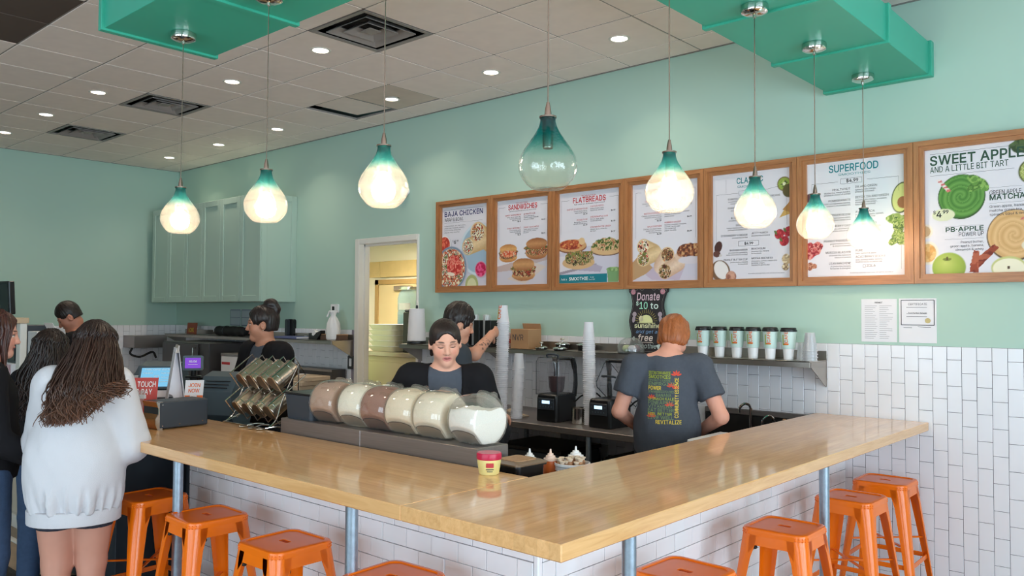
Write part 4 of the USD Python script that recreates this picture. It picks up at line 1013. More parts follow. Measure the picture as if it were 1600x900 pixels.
P.ell(0.79, 0.72, 0.235, 0.25, (84, 60, 40), soft=0.02); P.ell(0.79, 0.715, 0.225, 0.238, swirl((206, 160, 104), (226, 186, 134), 137), soft=0.03); straw(1.02, 0.49, 0.86, 0.60); P.ell(0.96, 0.80, 0.11, 0.062, (224, 214, 190))
P.ell(0.0, 0.655, 0.07, 0.075, (232, 220, 204)); P.ell(0.0, 0.655, 0.05, 0.055, (206, 170, 130)); P.ell(0.02, 0.83, 0.10, 0.12, (236, 224, 206)); P.ell(0.02, 0.83, 0.08, 0.095, B([(216, 160, 92), (232, 186, 122)], 60, 138))
P.ell(0.215, 0.95, 0.155, 0.15, lambda x, y, p, q: pal([(196, 204, 110), (160, 178, 76), (128, 150, 60)], np.sqrt((p + 0.2)**2 + (q + 0.3)**2) / 1.5)); P.ell(0.2, 0.885, 0.04, 0.016, (120, 130, 56)); P.ell(0.2, 0.88, 0.008, 0.02, (92, 74, 46))
P.poly([(0.40, 0.93), (0.62, 0.78), (0.66, 0.81), (0.45, 0.99)], B([(150, 66, 44), (176, 92, 66), (122, 46, 32)], 30, 139)); P.poly([(0.40, 0.99), (0.44, 0.82), (0.49, 0.83), (0.48, 1.0)], B([(150, 66, 44), (176, 92, 66), (122, 46, 32)], 30, 140))
P.ell(0.74, 0.965, 0.15, 0.11, (196, 196, 130)); P.ell(0.74, 0.97, 0.135, 0.095, (238, 230, 204)); P.ell(0.74, 0.965, 0.012, 0.016, (80, 54, 40))
I.line(0.05, 0.035, 0.98, 0.035); I.t('SWEET APPLE', 0.05, 0.125, 0.056, 'ink_green', True, width=0.83); I.t('AND A LITTLE BIT TART', 0.05, 0.185, 0.036, 'ink_green', width=0.70); I.line(0.05, 0.21, 0.8, 0.21)
I.line(0.585, 0.345, 0.86, 0.345, 0.001); I.t('GREEN APPLE', 0.585, 0.40, 0.026, 'ink_grey', width=0.27); I.t('MATCHA', 0.585, 0.44, 0.031, 'ink_green', True, width=0.30); I.line(0.585, 0.465, 0.90, 0.465, 0.001)
for k, s in enumerate(('Green apple, banana,', 'matcha green tea, kale,', 'spinach, basil & lime')): I.t(s, 0.585, 0.50 + 0.031 * k, 0.0145, 'ink_grey')
I.t('$', 0.075, 0.52, 0.021, 'ink_black'); I.t('4', 0.105, 0.547, 0.037, 'ink_black', True); I.t('99', 0.165, 0.52, 0.021, 'ink_black', True)
I.line(0.18, 0.625, 0.53, 0.625, 0.001); I.t('PB\u00b7APPLE', 0.53, 0.668, 0.027, 'ink_green', True, 'r', width=0.34); I.t('POWER UP', 0.53, 0.708, 0.024, 'ink_grey', False, 'r', width=0.22); I.line(0.18, 0.728, 0.53, 0.728, 0.001)
for k, s in enumerate(('Peanut butter,', 'green apple, banana,', 'cinnamon & whey')): I.t(s, 0.53, 0.763 + 0.029 * k, 0.0135, 'ink_grey', False, 'r')
I.t('$', 0.88, 0.795, 0.021, 'ink_black'); I.t('4', 0.91, 0.822, 0.037, 'ink_black', True); I.t('99', 0.965, 0.795, 0.021, 'ink_black', True)
hang(t, P, I)
# ------------------------------------------------------------------ wall shelf and back counters
SHZ = 1.424
def wall_shelf(x0, x1, label, brackets):
    t = thing('wall_shelf', label, 'shelf', (0, 0, 0))
    obj('shelf_board', [box(x0, x1, 5.16, 5.452, SHZ - 0.006, SHZ, 0.001), box(x0, x1, 5.16, 5.164, SHZ - 0.04, SHZ, 0.001), box(x0, x1, 5.448, 5.452, SHZ, SHZ + 0.06, 0.001)], m['steel'], t, smooth=False)
    for bx_ in brackets:
        obj('bracket', mv(prism(Polygon([(0, 0), (0.27, 0), (0.27, -0.03), (0.02, -0.17), (0, -0.17)]), -0.002, 0.002), (bx_, 5.452, SHZ - 0.007), np.array([[0, 0, 1], [-1, 0, 0], [0, 1, 0]], float)), m['steel'], t, smooth=False)
wall_shelf(-6.05, -2.058, 'long stainless steel wall shelf under the menu boards', (-6.04, -4.9, -3.5, -2.061))
wall_shelf(-10.9, -7.14, 'stainless steel wall shelf left of the kitchen doorway', (-10.88, -8.85, -7.15))

def counter(label, x0, x1, y0, splash, legs):
    t = thing('work_counter', label, 'counter', (0, 0, 0))
    obj('worktop', [box(x0, x1, y0, 5.448, 0.865, 0.91, 0.003)], m['steel_dull'], t, smooth=False)
    if splash: obj('backsplash', [box(x0, x1, 5.425, 5.449, 0.911, splash, 0.003)], m['steel_dull'], t, smooth=False)
    for lx in legs:
        for ly in (y0 + 0.06, 5.36): obj('leg', mv(cyl(0.02, 0.0, 0.865, 14), (lx, ly, 0)), m['galvanised'], t)
    obj('lower_shelf', [box(x0 + 0.02, x1 - 0.02, y0 + 0.04, 5.4, 0.24, 0.27, 0.002)], m['dark_steel'], t, smooth=False)
    return t
counter('stainless steel work counter that carries the two blenders', -6.02, -2.93, 4.63, None, (-5.95, -4.6, -3.45, -2.98))
counter('stainless steel counter along the back wall left of the kitchen doorway', -10.95, -7.2, 4.78, None, (-10.9, -9.0, -7.26))
for k, (x, w_, lab) in enumerate(((-5.2, 0.5, 'dark storage bin under the steel work counter on its kitchen side'), (-4.1, 0.62, 'dark storage bin under the steel work counter below the first blender'), (-3.2, 0.4, 'dark storage bin under the steel work counter beside the blond man'))):
    t = thing('storage_bin', lab, 'bin', (x, 5.05, 0.271))
    obj('body', [box(-w_/2, w_/2, -0.25, 0.25, 0, 0.4, 0.01)], m['charcoal_plastic'], t, smooth=False); obj('lid', [box(-w_/2 - 0.01, w_/2 + 0.01, -0.26, 0.26, 0.4, 0.43, 0.006)], m['black_plastic'], t, smooth=False)

# sink unit right of the work counter, open dark basin, two taps
t = thing('sink_unit', 'dark open steel sink unit behind the right arm of the bar', 'sink', (0, 0, 0))
obj('basin', [box(-2.92, -2.15, 4.66, 4.69, 0.3, 0.86, 0.002), box(-2.92, -2.89, 4.69, 5.40, 0.3, 0.86, 0.002), box(-2.18, -2.15, 4.69, 5.40, 0.3, 0.86, 0.002), box(-2.92, -2.15, 4.69, 5.4, 0.3, 0.33, 0.002)], m['dark_steel'], t, smooth=False)
obj('splash_rail', [box(-2.93, -2.14, 5.40, 5.449, 1.018, 1.055, 0.004)], m['steel_dull'], t, smooth=False); obj('back_panel', [box(-2.93, -2.14, 5.41, 5.449, 0.3, 1.0175)], m['dark_void'], t, smooth=False)
for y in (4.9, 5.1, 5.3): obj('rack_bar', [box(-2.88, -2.2, y - 0.01, y + 0.01, 0.62, 0.64, 0.003)], m['steel_dull'], t, smooth=False)
for k, (x, y, z0, h_, lab) in enumerate(((-2.53, 5.31, 0.75, 0.33, 'tall chrome tap standing by the sink, its spout hooked over'), (-2.36, 5.30, 0.75, 0.26, 'dark steel tap with curved spout nearest the bar end'))):
    t = thing('tap', lab, 'tap', (x, y, z0))
    obj('column', cyl(0.011, -0.4, h_, 14), m['chrome'] if k == 0 else m['dark_steel'], t)
    obj('spout', tube(smooth_path([(0, 0, h_ - 0.01), (-0.005, -0.01, h_ + 0.02), (-0.03, -0.03, h_ + 0.03), (-0.055, -0.05, h_ + 0.005), (-0.058, -0.052, h_ - 0.03)], 6), 0.009, 10), m['chrome'], t)
    obj('foot', cyl(0.025, -0.42, -0.39, 16, 0.004), m['dark_steel'], t)
for x in (-2.245, -2.205):
    t = thing('wooden_dowel', 'pale wooden handle standing up by the bar end, %s' % ('nearer the taps' if x < -2.23 else 'nearer the counter end'), 'handle', (x, 5.2, 0.71), group='wooden handles')
    obj('stick', cyl(0.011, 0, 0.33, 12, 0.003), m['cardboard'], t); obj('head', cyl(0.019, -0.07, 0.0, 12, 0.003), m['black_plastic'], t)
obj('cutting_board', mv(box(-0.07, 0.07, -0.20, 0.20, 0, 0.03, 0.004), (-2.24, 4.25, 1.0), rot((0, 0, 1), 0.02)), m['white_plastic'], None, 'white cutting board lying just inside the right arm of the bar', 'cutting board', smooth=False)
t = thing('prep_table', 'low steel table inside the bar under the white cutting board', 'table', (-2.225, 4.0, 0))
obj('table_top', [box(-0.085, 0.085, -0.72, 0.62, 0.97, 0.999, 0.003)], m['steel_dull'], t, smooth=False)
for sx in (-0.06, 0.06):
    for sy in (-0.68, 0.58): obj('leg', mv(cyl(0.016, 0, 0.97, 12), (sx, sy, 0)), m['galvanised'], t)

# ------------------------------------------------------------------ blenders
def blender(label, loc, rz, raised):
    t = thing('blender', label, 'blender', loc, rz)
    obj('base', loft([np.column_stack([rr_ring(1, 0.12, 0)[:, 0] * a, rr_ring(1, 0.12, 0)[:, 1] * b, np.full(24, z)]) for a, b, z in ((0.20, 0.26, 0.0), (0.205, 0.265, 0.012), (0.20, 0.26, 0.17), (0.192, 0.25, 0.195), (0.17, 0.23, 0.205))]), m['black_plastic'], t, smooth=30)
    p = obj('control_panel', mv(box(-0.075, 0.075, -0.004, 0.004, 0.09, 0.175, 0.003), (0, -0.1315, 0)), m['charcoal_plastic'], t, smooth=False)
    obj('display', mv(box(-0.035, 0.035, -0.002, 0.002, 0.135, 0.158), (0, -0.1365, 0)), emitter('lcd', (0.42, 0.66, 0.9), 1.5), p, smooth=False)
    obj('button', cat_mesh([mv(cyl(0.005, 0, 0.003, 10), (x, -0.1355, 0.112), WALLR) for x in (-0.05, -0.025, 0, 0.025, 0.05)] + [mv(cyl(0.006, 0, 0.003, 10), (x, -0.1355, 0.147), WALLR) for x in (-0.058, 0.058)]), m['slate_plastic'], p)
    Z = 0.20
    # back posts of the sound cover
    for s in (-1, 1): obj('cover_post', [tube(smooth_path([(s * 0.085, 0.11, Z - 0.02), (s * 0.095, 0.115, Z + 0.10), (s * 0.09, 0.105, Z + 0.20), (s * 0.085, 0.085, Z + 0.27)], 5), [0.018] * 5 + [0.016] * 5 + [0.02] * 6, 10)], m['black_plastic'], t)
    obj('cover_bar', [tube([(-0.085, 0.09, Z + 0.265), (0.085, 0.09, Z + 0.265)], 0.012, 10)], m['black_plastic'], t)
    # the clear cover: a box open below with sloped front edge
    prof = Polygon([(-0.125, 0.0), (0.09, 0.0), (0.105, 0.24), (0.07, 0.275), (-0.10, 0.275), (-0.125, 0.245)])
    YZ = np.array([[0, 0, 1], [1, 0, 0], [0, 1, 0]], float)
    pp_ = [(-0.125, 0.0), (-0.125, 0.245), (-0.10, 0.275), (0.07, 0.275), (0.105, 0.24), (0.09, 0.0)]
    sheet = (np.array([[x, a, b] for a, b in pp_ for x in (-0.1, 0.1)]), np.array([q for i in range(5) for q in ([2*i, 2*i+2, 2*i+3], [2*i, 2*i+3, 2*i+1])]))
    shell = [sheet] + [mv(flat(prof), (x, 0, 0), YZ) for x in (-0.1, 0.1)]
    rim = [tube([(s * 0.1, a, b) for a, b in list(prof.exterior.coords)[:-1]], 0.003, 6, closed=True) for s in (-1, 1)]
    if raised:
        R_ = rot((1, 0, 0), 0.95); piv = np.array([0, 0.09, Z + 0.26])
        f = lambda q: mv(mv(q, (0, -0.09, -0.26)), piv, R_)
    else:
        f = lambda q: mv(q, (0, 0, Z))
    obj('cover', cat_mesh([f(q) for q in shell]), m['smoke_plastic'], t, smooth=False)
    for q in rim: obj('cover_edge', f(q), m['charcoal_plastic'], t)
    obj('cover_handle', cat_mesh([f(tube(smooth_path([(-0.05, -0.05, 0.275), (-0.045, -0.06, 0.30), (0.045, -0.06, 0.30), (0.05, -0.05, 0.275)], 5), 0.008, 8))]), m['charcoal_plastic'], t)
    if not raised:
        obj('jug', lathe([(0.0, 0.215), (0.05, 0.215), (0.06, 0.24), (0.075, 0.42), (0.077, 0.44), (0.06, 0.45), (0, 0.45)], 4 * 6), m['smoke_plastic'], t)
        obj('blend', lathe([(0.0, 0.218), (0.047, 0.218), (0.058, 0.25), (0.064, 0.33), (0, 0.335)], 24), mat('berry_blend', (70, 34, 38), 0.4), t)
    obj('cable', tube(smooth_path([(0.10, 0.10, 0.14), (0.16, 0.12, 0.19), (0.24, 0.2, 0.20), (0.30, 0.3, 0.02)], 6), 0.006, 8), m['black_rubber'], t)
    return t
blender('black blender with its clear cover shut over a dark smoothie, on the left', (-3.915, 4.91, 0.911), 0.03, False)
blender('black blender with its smoky clear cover tipped open, beside the blond man', (-3.415, 4.90, 0.911), -0.05, True)
t = thing('steel_pot', 'small steel measuring pot between the two blenders', 'pot', (-3.66, 4.87, 0.911))
obj('body', lathe([(0, 0), (0.062, 0.0), (0.066, 0.006), (0.066, 0.115), (0.069, 0.118), (0.064, 0.118), (0.062, 0.01), (0, 0.008)], 32), m['steel_bright'], t, smooth=40)
obj('handle', tube(smooth_path([(0.066, 0.0, 0.1), (0.10, 0.02, 0.095), (0.102, 0.02, 0.04), (0.066, 0.0, 0.03)], 5), 0.004, 8), m['steel_bright'], t)
# tea towel
def towel(label, loc, seed):
    n = 26; u = np.linspace(-1, 1, n); X, Y = np.meshgrid(u, u)
    P = np.stack([X * 0.14, Y * 0.09, 0 * X], -1)
    z = 0.035 * np.exp(-(X**2 + Y**2) * 1.2) + 0.045 * meshkit.fbm(np.stack([X * 2.2 + seed, Y * 2.2, 0 * X], -1), 3) * np.exp(-(X**2 + Y**2) * 0.8)
    P[..., 2] = np.maximum(z, 0.003); V = P.reshape(-1, 3)
    i = (np.arange(n - 1)[:, None] * n + np.arange(n - 1)[None]).ravel()
    F = np.vstack([np.column_stack([i, i + 1, i + n]), np.column_stack([i + 1, i + n + 1, i + n])])
    Vb = V * [1, 1, 0]; e = np.vstack([F, F[:, ::-1] + len(V)])
    ring_ = list(range(n)) + [n * k + n - 1 for k in range(1, n)] + [n * n - 1 - k for k in range(1, n)] + [n * k for k in range(n - 2, 0, -1)]
    L = len(V); S = []
    for a, b in zip(ring_, ring_[1:] + ring_[:1]): S += [[a, a + L, b + L], [a, b + L, b]]
    obj('tea_towel', mv((np.vstack([V, Vb]), np.vstack([e, S])), loc), mat('towel', (196, 178, 156), 0.9, bump=(300, 0.3)), None, label, 'towel', smooth=True)
towel('crumpled beige cloth on the steel counter beside the left blender', (-4.34, 4.83, 0.911), 3.0)

# ------------------------------------------------------------------ stacks of paper cups: every cup is nested in the one below, rim showing
def cup_profile(h, r0, r1):
    return [(0, 0.004), (r0 - 0.002, 0.004), (r0, 0.0), (r1 - 0.0015, h - 0.006), (r1 + 0.0025, h - 0.0055), (r1 + 0.0032, h - 0.001), (r1 + 0.0015, h), (r1 - 0.001, h - 0.001), (r0 - 0.003, 0.006), (0, 0.006)]
_ones = 'first second third fourth fifth sixth seventh eighth ninth tenth eleventh twelfth thirteenth fourteenth fifteenth sixteenth seventeenth eighteenth nineteenth'.split()
_tens = {20: 'twent', 30: 'thirt', 40: 'fort', 50: 'fift'}
def ordinal(n):
    if n < 20: return _ones[n - 1]
    return _tens[n // 10 * 10] + ('ieth' if n % 10 == 0 else 'y-' + _ones[n % 10 - 1])
def cup_stack(x, y, z, n, step, h, r0, r1, label, group, lean=(0, 0), printed=False, flip=True):
    """cups stacked upside down, the topmost shows whole"""
    first = None
    for k in range(n):
        lx, ly = x + lean[0] * k / n + 0.0018 * math.sin(k * 1.7), y + lean[1] * k / n
        lab = ('topmost white paper cup' if k == n - 1 else 'lowest white paper cup' if k == 0 else 'white paper cup, %s from the top,' % ordinal(n - k)) + ' of the ' + label
        top = k == n - 1
        if first is None or top:
            c = thing('paper_cup', lab, 'cup', (lx, ly, z + k * step), group=group)
            v, f = lathe(cup_profile(h, r0, r1), 24)
            obj('cup_body', (v * [1, 1, -1] + [0, 0, h], f[:, ::-1]), m['white_paper'], c, smooth=40)
            if top and printed:
                g = text('CAFE', 0.03, True); v2 = g[0] @ rot((0, 0, 1), PI/2).T
                obj('logo', wrap_on(mv((v2, g[1]), (0.012, 0.03, 0)), r0, r1, h, True), m['ink_orange'], c, smooth=False)
                obj('logo', wrap_on(mv(flat(sbox(-0.028, 0.03, -0.014, 0.11)), (0, 0, 0)), r0, r1, h, True), m['ink_yellow'], c, smooth=False)
            if first is None: first = c
        else: dup(first, (lx, ly, z + k * step), 0.9 * k, lab)
def wrap_on(fm, r0, r1, h, flipped=False, facing=-PI/2, lift=0.0006):
    """bends a flat print (x sideways, y up) round a cup's wall, facing -Y"""
    v, f = trimesh.remesh.subdivide_to_size(fm[0], fm[1], 0.007, max_iter=6)
    rr = (r0 + (r1 - r0) * ((h - v[:, 1]) / h if flipped else v[:, 1] / h)) + lift
    a = facing + v[:, 0] / rr
    return np.column_stack([rr * np.cos(a), rr * np.sin(a), v[:, 1]]), f
cup_stack(-4.335, 4.735, 0.911, 48, 0.0157, 0.135, 0.034, 0.0485, 'tallest cup stack', 'cups of the tallest stack', (0.025, 0.0), True)
cup_stack(-4.21, 4.78, 0.911, 27, 0.0147, 0.115, 0.033, 0.045, 'short cup stack', 'cups of the short stack', (-0.02, 0.05))
cup_stack(-3.575, 4.88, 0.911, 42, 0.0150, 0.135, 0.033, 0.0455, 'stack between the blenders', 'cups of the stack between the blenders', (-0.04, 0.03))

# ------------------------------------------------------------------ on the wall shelf
def travel_cup(label, loc, rz, first=[None]):
    if first[0] is not None: return dup(first[0], loc, rz, label)
    t = thing('lidded_cup', label, 'cup', loc, rz, group='large lidded cups on the wall shelf')
    obj('cup_base', lathe([(0, 0), (0.029, 0.0), (0.031, 0.002), (0.036, 0.072), (0.039, 0.074), (0, 0.074)], 28), m['white_plastic'], t, smooth=40)
    b = obj('cup_body', lathe([(0, 0.0735), (0.039, 0.0735), (0.0415, 0.078), (0.050, 0.182), (0.051, 0.186), (0.049, 0.188), (0, 0.188)], 28), mat('cup_mint', (198, 220, 214), 0.4), t, smooth=40)
    r0, r1, h = 0.0352, 0.0508, 0.19
    g = text('CAFE', 0.021, True); v2 = g[0] @ rot((0, 0, 1), PI/2).T
    obj('logo_panel', wrap_on(flat(unary_union([sbox(-0.030 + 0.0, 0.098, 0.010, 0.166)]).difference(sbox(-0.022, 0.107, 0.013, 0.170))), r0, r1, h, lift=0.0007), m['ink_olive'], b, smooth=False)
    obj('logo', wrap_on(mv((v2, g[1]), (0.008, 0.112, 0)), r0, r1, h, lift=0.0014), m['ink_orange'], b, smooth=False)
    obj('logo_panel', wrap_on(flat(sbox(-0.020, 0.100, 0.012, 0.110)), r0, r1, h, lift=0.001), m['ink_orange'], b, smooth=False)
    obj('lid', lathe([(0, 0.186), (0.053, 0.186), (0.0545, 0.19), (0.054, 0.196), (0.050, 0.199), (0.049, 0.208), (0.046, 0.212), (0.043, 0.209), (0, 0.209)], 28), m['black_plastic'], t, smooth=40)
    first[0] = t
    return t
for k, (x, y, lab) in enumerate(((-2.895, 5.33, 'lidded mint cup half hidden behind the blond man, at the start of the row'), (-2.862, 5.25, 'lidded mint cup first fully visible in the row, right behind the blond man'), (-2.742, 5.27, 'second fully visible lidded mint cup in the row on the wall shelf'),
        (-2.612, 5.27, 'third fully visible lidded mint cup, in the middle of the shelf row'), (-2.49, 5.265, 'fourth fully visible lidded mint cup in the shelf row'), (-2.415, 5.37, 'lidded mint cup standing behind, between the fourth and fifth in front'), (-2.368, 5.265, 'fifth fully visible lidded mint cup in the shelf row'), (-2.243, 5.27, 'last lidded mint cup of the row, next to the white tumblers'))):
    travel_cup(lab, (x, y, SHZ + 0.0005), 0.25 - 0.12 * (k % 3))
t = thing('plastic_tumbler', 'single white plastic tumbler upside down on the wall shelf', 'tumbler', (-2.142, 5.27, SHZ + 0.0005))
v, f = lathe(cup_profile(0.115, 0.034, 0.0475), 28); obj('cup_body', (v * [1, 1, -1] + [0, 0, 0.115], f[:, ::-1]), m['frost_plastic'], t, smooth=40)
for k in range(4):
    lab = ('lowest', 'second', 'third', 'topmost')[k] + ' clear tumbler of the upside down stack at the shelf end'
    if k == 0:
        t0 = thing('clear_tumbler', lab, 'tumbler', (-2.088, 5.24, SHZ + 0.0005), group='stacked clear tumblers')
        v, f = lathe(cup_profile(0.12, 0.031, 0.046), 28); obj('cup_body', (v * [1, 1, -1] + [0, 0, 0.12], f[:, ::-1]), m['frost_plastic'], t0, smooth=40)
    else: dup(t0, (-2.088, 5.24, SHZ + 0.0005 + 0.021 * k), 0, lab)

# chalkboard, leaning on the wall
t = thing('chalkboard_sign', 'black scalloped chalkboard sign that reads Donate $10 to sunshine and get a free', 'sign', (-3.42, 5.385, SHZ + 0.001))
W2, HB = 0.163, 0.525
def side(s):
    zz = np.linspace(0, 1, 40)
    return [(s * (W2 - 0.012 + 0.013 * math.cos(z * 4 * PI) + (0.012 if z > 0.93 else 0)), z * (HB - 0.03)) for z in zz]
topc = [(W2 * q, HB - 0.018 - 0.016 * math.cos(q * 3 * PI) ** 2 + (0.012 if abs(q) < 0.2 else 0)) for q in np.linspace(0.95, -0.95, 36)]
outline = Polygon(side(1) + topc + side(-1)[::-1]).buffer(0.004).buffer(-0.004)
LEAN = rot((1, 0, 0), -0.06)
brd = lambda q: mv(mv(q, (0, 0, 0), WALLR), (0, 0, 0), LEAN)
obj('board', brd(prism(outline, -0.018, 0)), mat('chalkboard', (38, 32, 36), 0.7, noise=(14, 0.2)), t, smooth=False)
obj('edge_line', brd(mv(flat(outline.buffer(-0.008).difference(outline.buffer(-0.0105))), (0, 0, 0.0012))), mat('chalk_dim', (120, 116, 112), 0.9), t, smooth=False)
chalk = {}
def ct(s, x, z, h_, colr, width=None, slant=0.0, bold=False):
    g = text(s, h_, bold, width, None, 'c'); v = g[0] + 0; v[:, 0] += slant * v[:, 1]
    chalk.setdefault(colr, []).append((v + [x, z, 0.0015], g[1]))
def cpoly(p, colr): v, f = flat(p); chalk.setdefault(colr, []).append((v + [0, 0, 0.0015], f))
ct('Donate', 0.004, 0.405, 0.058, (206, 176, 186), 0.205, 0.08, True)
ct('$', -0.092, 0.365, 0.030, (186, 210, 196), None, 0, True); ct('10', -0.035, 0.338, 0.052, (150, 206, 180), 0.075, 0, True); ct('to', 0.062, 0.340, 0.045, (206, 220, 214), 0.07, 0, True)
cpoly(Point(-0.008, 0.232).buffer(0.060).intersection(sbox(-0.2, 0.232, 0.2, 0.4)), (226, 222, 160)); cpoly(sbox(-0.09, 0.226, 0.075, 0.230), (226, 222, 160)); cpoly(Point(-0.052, 0.262).buffer(0.022), (232, 222, 186))
for a in np.linspace(0.12, PI - 0.12, 15):
    d_ = np.array([math.cos(a), math.sin(a)]); n_ = np.array([-d_[1], d_[0]]) * 0.0016; c_ = np.array([-0.008, 0.236])
    cpoly(Polygon([tuple(c_ + d_ * 0.069 + n_), tuple(c_ + d_ * 0.069 - n_), tuple(c_ + d_ * 0.10 - n_ * 0.5), tuple(c_ + d_ * 0.10 + n_ * 0.5)]), (196, 180, 90))
for s in (-1, 1): cpoly(affinity.rotate(unary_union([Point(s * 0.118, 0.296).buffer(0.019), affinity.scale(Point(s * 0.118, 0.258).buffer(0.014), 1, 2.0)]), s * 8), (170, 152, 160))
for s in (-1, 1): cpoly(Point(s * 0.132, 0.470).buffer(0.021), (190, 130, 142)); cpoly(Point(s * 0.132 + 0.004, 0.474).buffer(0.010), (226, 210, 210))
ct('sunshine', 0.006, 0.192, 0.034, (228, 224, 180), 0.235, 0.0, True); ct('and get a', -0.002, 0.150, 0.026, (116, 150, 190), 0.19, 0.25); ct('free', -0.012, 0.092, 0.048, (216, 200, 190), 0.135, 0.15, True)
cpoly(sbox(-0.07, 0.078, 0.06, 0.0815), (216, 200, 190))
for s in (-1, 1): cpoly(Polygon([(s * 0.11, 0.125), (s * 0.135, 0.108), (s * 0.11, 0.088), (s * 0.104, 0.108)]), (196, 206, 200))
cpoly(Polygon([(0.09, 0.06), (0.13, 0.075), (0.11, 0.02)]), (196, 206, 200))
ct('smoothie', -0.01, 0.035, 0.036, (186, 200, 196), 0.2, 0.1)
for c_, ms in chalk.items(): obj('chalk_lettering', brd(cat_mesh(ms)), mat('chalk_%d_%d_%d' % c_, c_, 0.9), t, smooth=False)

t = thing('clear_dome', 'clear plastic dome with wrapped snacks in front of the chalkboard', 'container', (-3.46, 5.24, SHZ + 0.0005))
obj('dome', lathe([(0.10, 0.0), (0.105, 0.02), (0.10, 0.06), (0.08, 0.095), (0.05, 0.115), (0, 0.122)], 28), m['clear_plastic'], t, smooth=60)
obj('tray', lathe([(0, 0), (0.098, 0), (0.1, 0.008), (0, 0.008)], 28), m['black_plastic'], t)
for k, (x, y, c_) in enumerate(((-0.04, 0.0, (196, 206, 150)), (0.03, -0.03, (206, 200, 206)), (0.02, 0.04, (120, 90, 100)))): obj('snack', mv(trimesh.creation.icosphere(2, 0.035), (x, y, 0.036), None, (1, 0.8, 0.8)), mat('snack_%d' % k, c_, 0.5), t, smooth=True)

def jar_lid(label, x, y, s=1.0, tall=0.0):
    t = thing('metal_lid', label, 'lid', (x, y, SHZ + 0.0005), group='steel lids with knobs on the wall shelf')
    obj('container', lathe([(0, 0), (0.05 * s, 0), (0.055 * s, 0.01 + tall), (0, 0.01 + tall)], 24), m['black_plastic'], t, smooth=30)
    obj('lid', lathe([(0, 0.0105 + tall), (0.064 * s, 0.0105 + tall), (0.064 * s, 0.016 + tall), (0.04 * s, 0.026 + tall), (0, 0.03 + tall)], 24), m['steel_bright'], t, smooth=40)
    obj('knob', lathe([(0.006, 0.028 + tall), (0.006, 0.045 + tall), (0.018, 0.052 + tall), (0.016, 0.062 + tall), (0, 0.064 + tall)], 16), m['steel_bright'], t)
jar_lid('low steel lid with a knob on the shelf, first of four', -4.35, 5.25, 0.9); jar_lid('taller steel lid on a black tub, behind the low lids', -4.23, 5.38, 1.05, 0.03)
jar_lid('low steel lid with a knob between the two taller lids', -4.14, 5.23, 0.95); jar_lid('taller steel lid on a black tub, nearest the cup stack between the blenders', -3.98, 5.36, 1.15, 0.03)
t = thing('cardboard_box', 'small brown cardboard box with scribbled lettering on the wall shelf', 'box', (-4.555, 5.29, SHZ + 0.0005))
obj('carton', [box(-0.10, 0.10, -0.085, 0.085, 0, 0.165, 0.002)], m['cardboard'], t, smooth=False)
g = text('NVR', 0.05, False, 0.12, None, 'c'); obj('scribble', mv(g, (-0.015, -0.0858, 0.07), WALLR), m['ink_grey'], t, smooth=False)
obj('flap', [mv(box(-0.10, 0.10, -0.002, 0.002, 0, 0.05), (0, 0.085, 0.163), rot((1, 0, 0), 0.3))], m['cardboard'], t, smooth=False)
t = thing('snack_pack', 'pink and white printed packet leaning by the cardboard box', 'packet', (-4.765, 5.27, SHZ + 0.0005))
obj('packet', [mv(box(-0.055, 0.055, -0.03, 0.03, 0, 0.13, 0.008), (0, 0, 0), rot((1, 0, 0), -0.08))], mat('packet_pink', (214, 186, 190), 0.5, noise=(60, 0.15)), t, smooth=False); obj('band', [mv(box(-0.0555, 0.0555, -0.0305, 0.0305, 0.04, 0.075), (0, 0, 0), rot((1, 0, 0), -0.08))], m['ink_red'], t, smooth=False)
# organiser with clear sleeves of cups
t = thing('cup_organiser', 'black organiser holding clear sleeves of cups behind the dark haired man', 'organiser', (-5.15, 5.32, SHZ + 0.0005))
for k in range(4): obj('divider', [box(-0.27 + 0.14 * k, -0.20 + 0.14 * k, -0.07, 0.07, 0.0, 0.235, 0.004)], m['black_plastic'], t, smooth=False)
for k in range(3): obj('cup_sleeve', mv(lathe([(0, 0), (0.036, 0), (0.034, 0.28), (0.03, 0.285), (0, 0.285)], 20), (-0.163 + 0.14 * k, -0.01, 0)), m['frost_plastic'], t)
obj('base', [box(-0.29, 0.24, -0.08, 0.08, -0.0004, 0.012)], m['black_plastic'], t, smooth=False)
t = thing('paper_towel_roll', 'upright white paper towel roll on the shelf by the doorway', 'paper towel', (-5.945, 5.29, SHZ + 0.0005))
obj('roll', lathe([(0.02, 0.03), (0.088, 0.03), (0.09, 0.034), (0.074, 0.335), (0.07, 0.338), (0.02, 0.338)], 32), m['white_paper'], t, smooth=40)
obj('holder', [cyl(0.095, 0, 0.028, 28, 0.005), cyl(0.012, 0.02, 0.37, 12, 0.004)], m['black_plastic'], t)

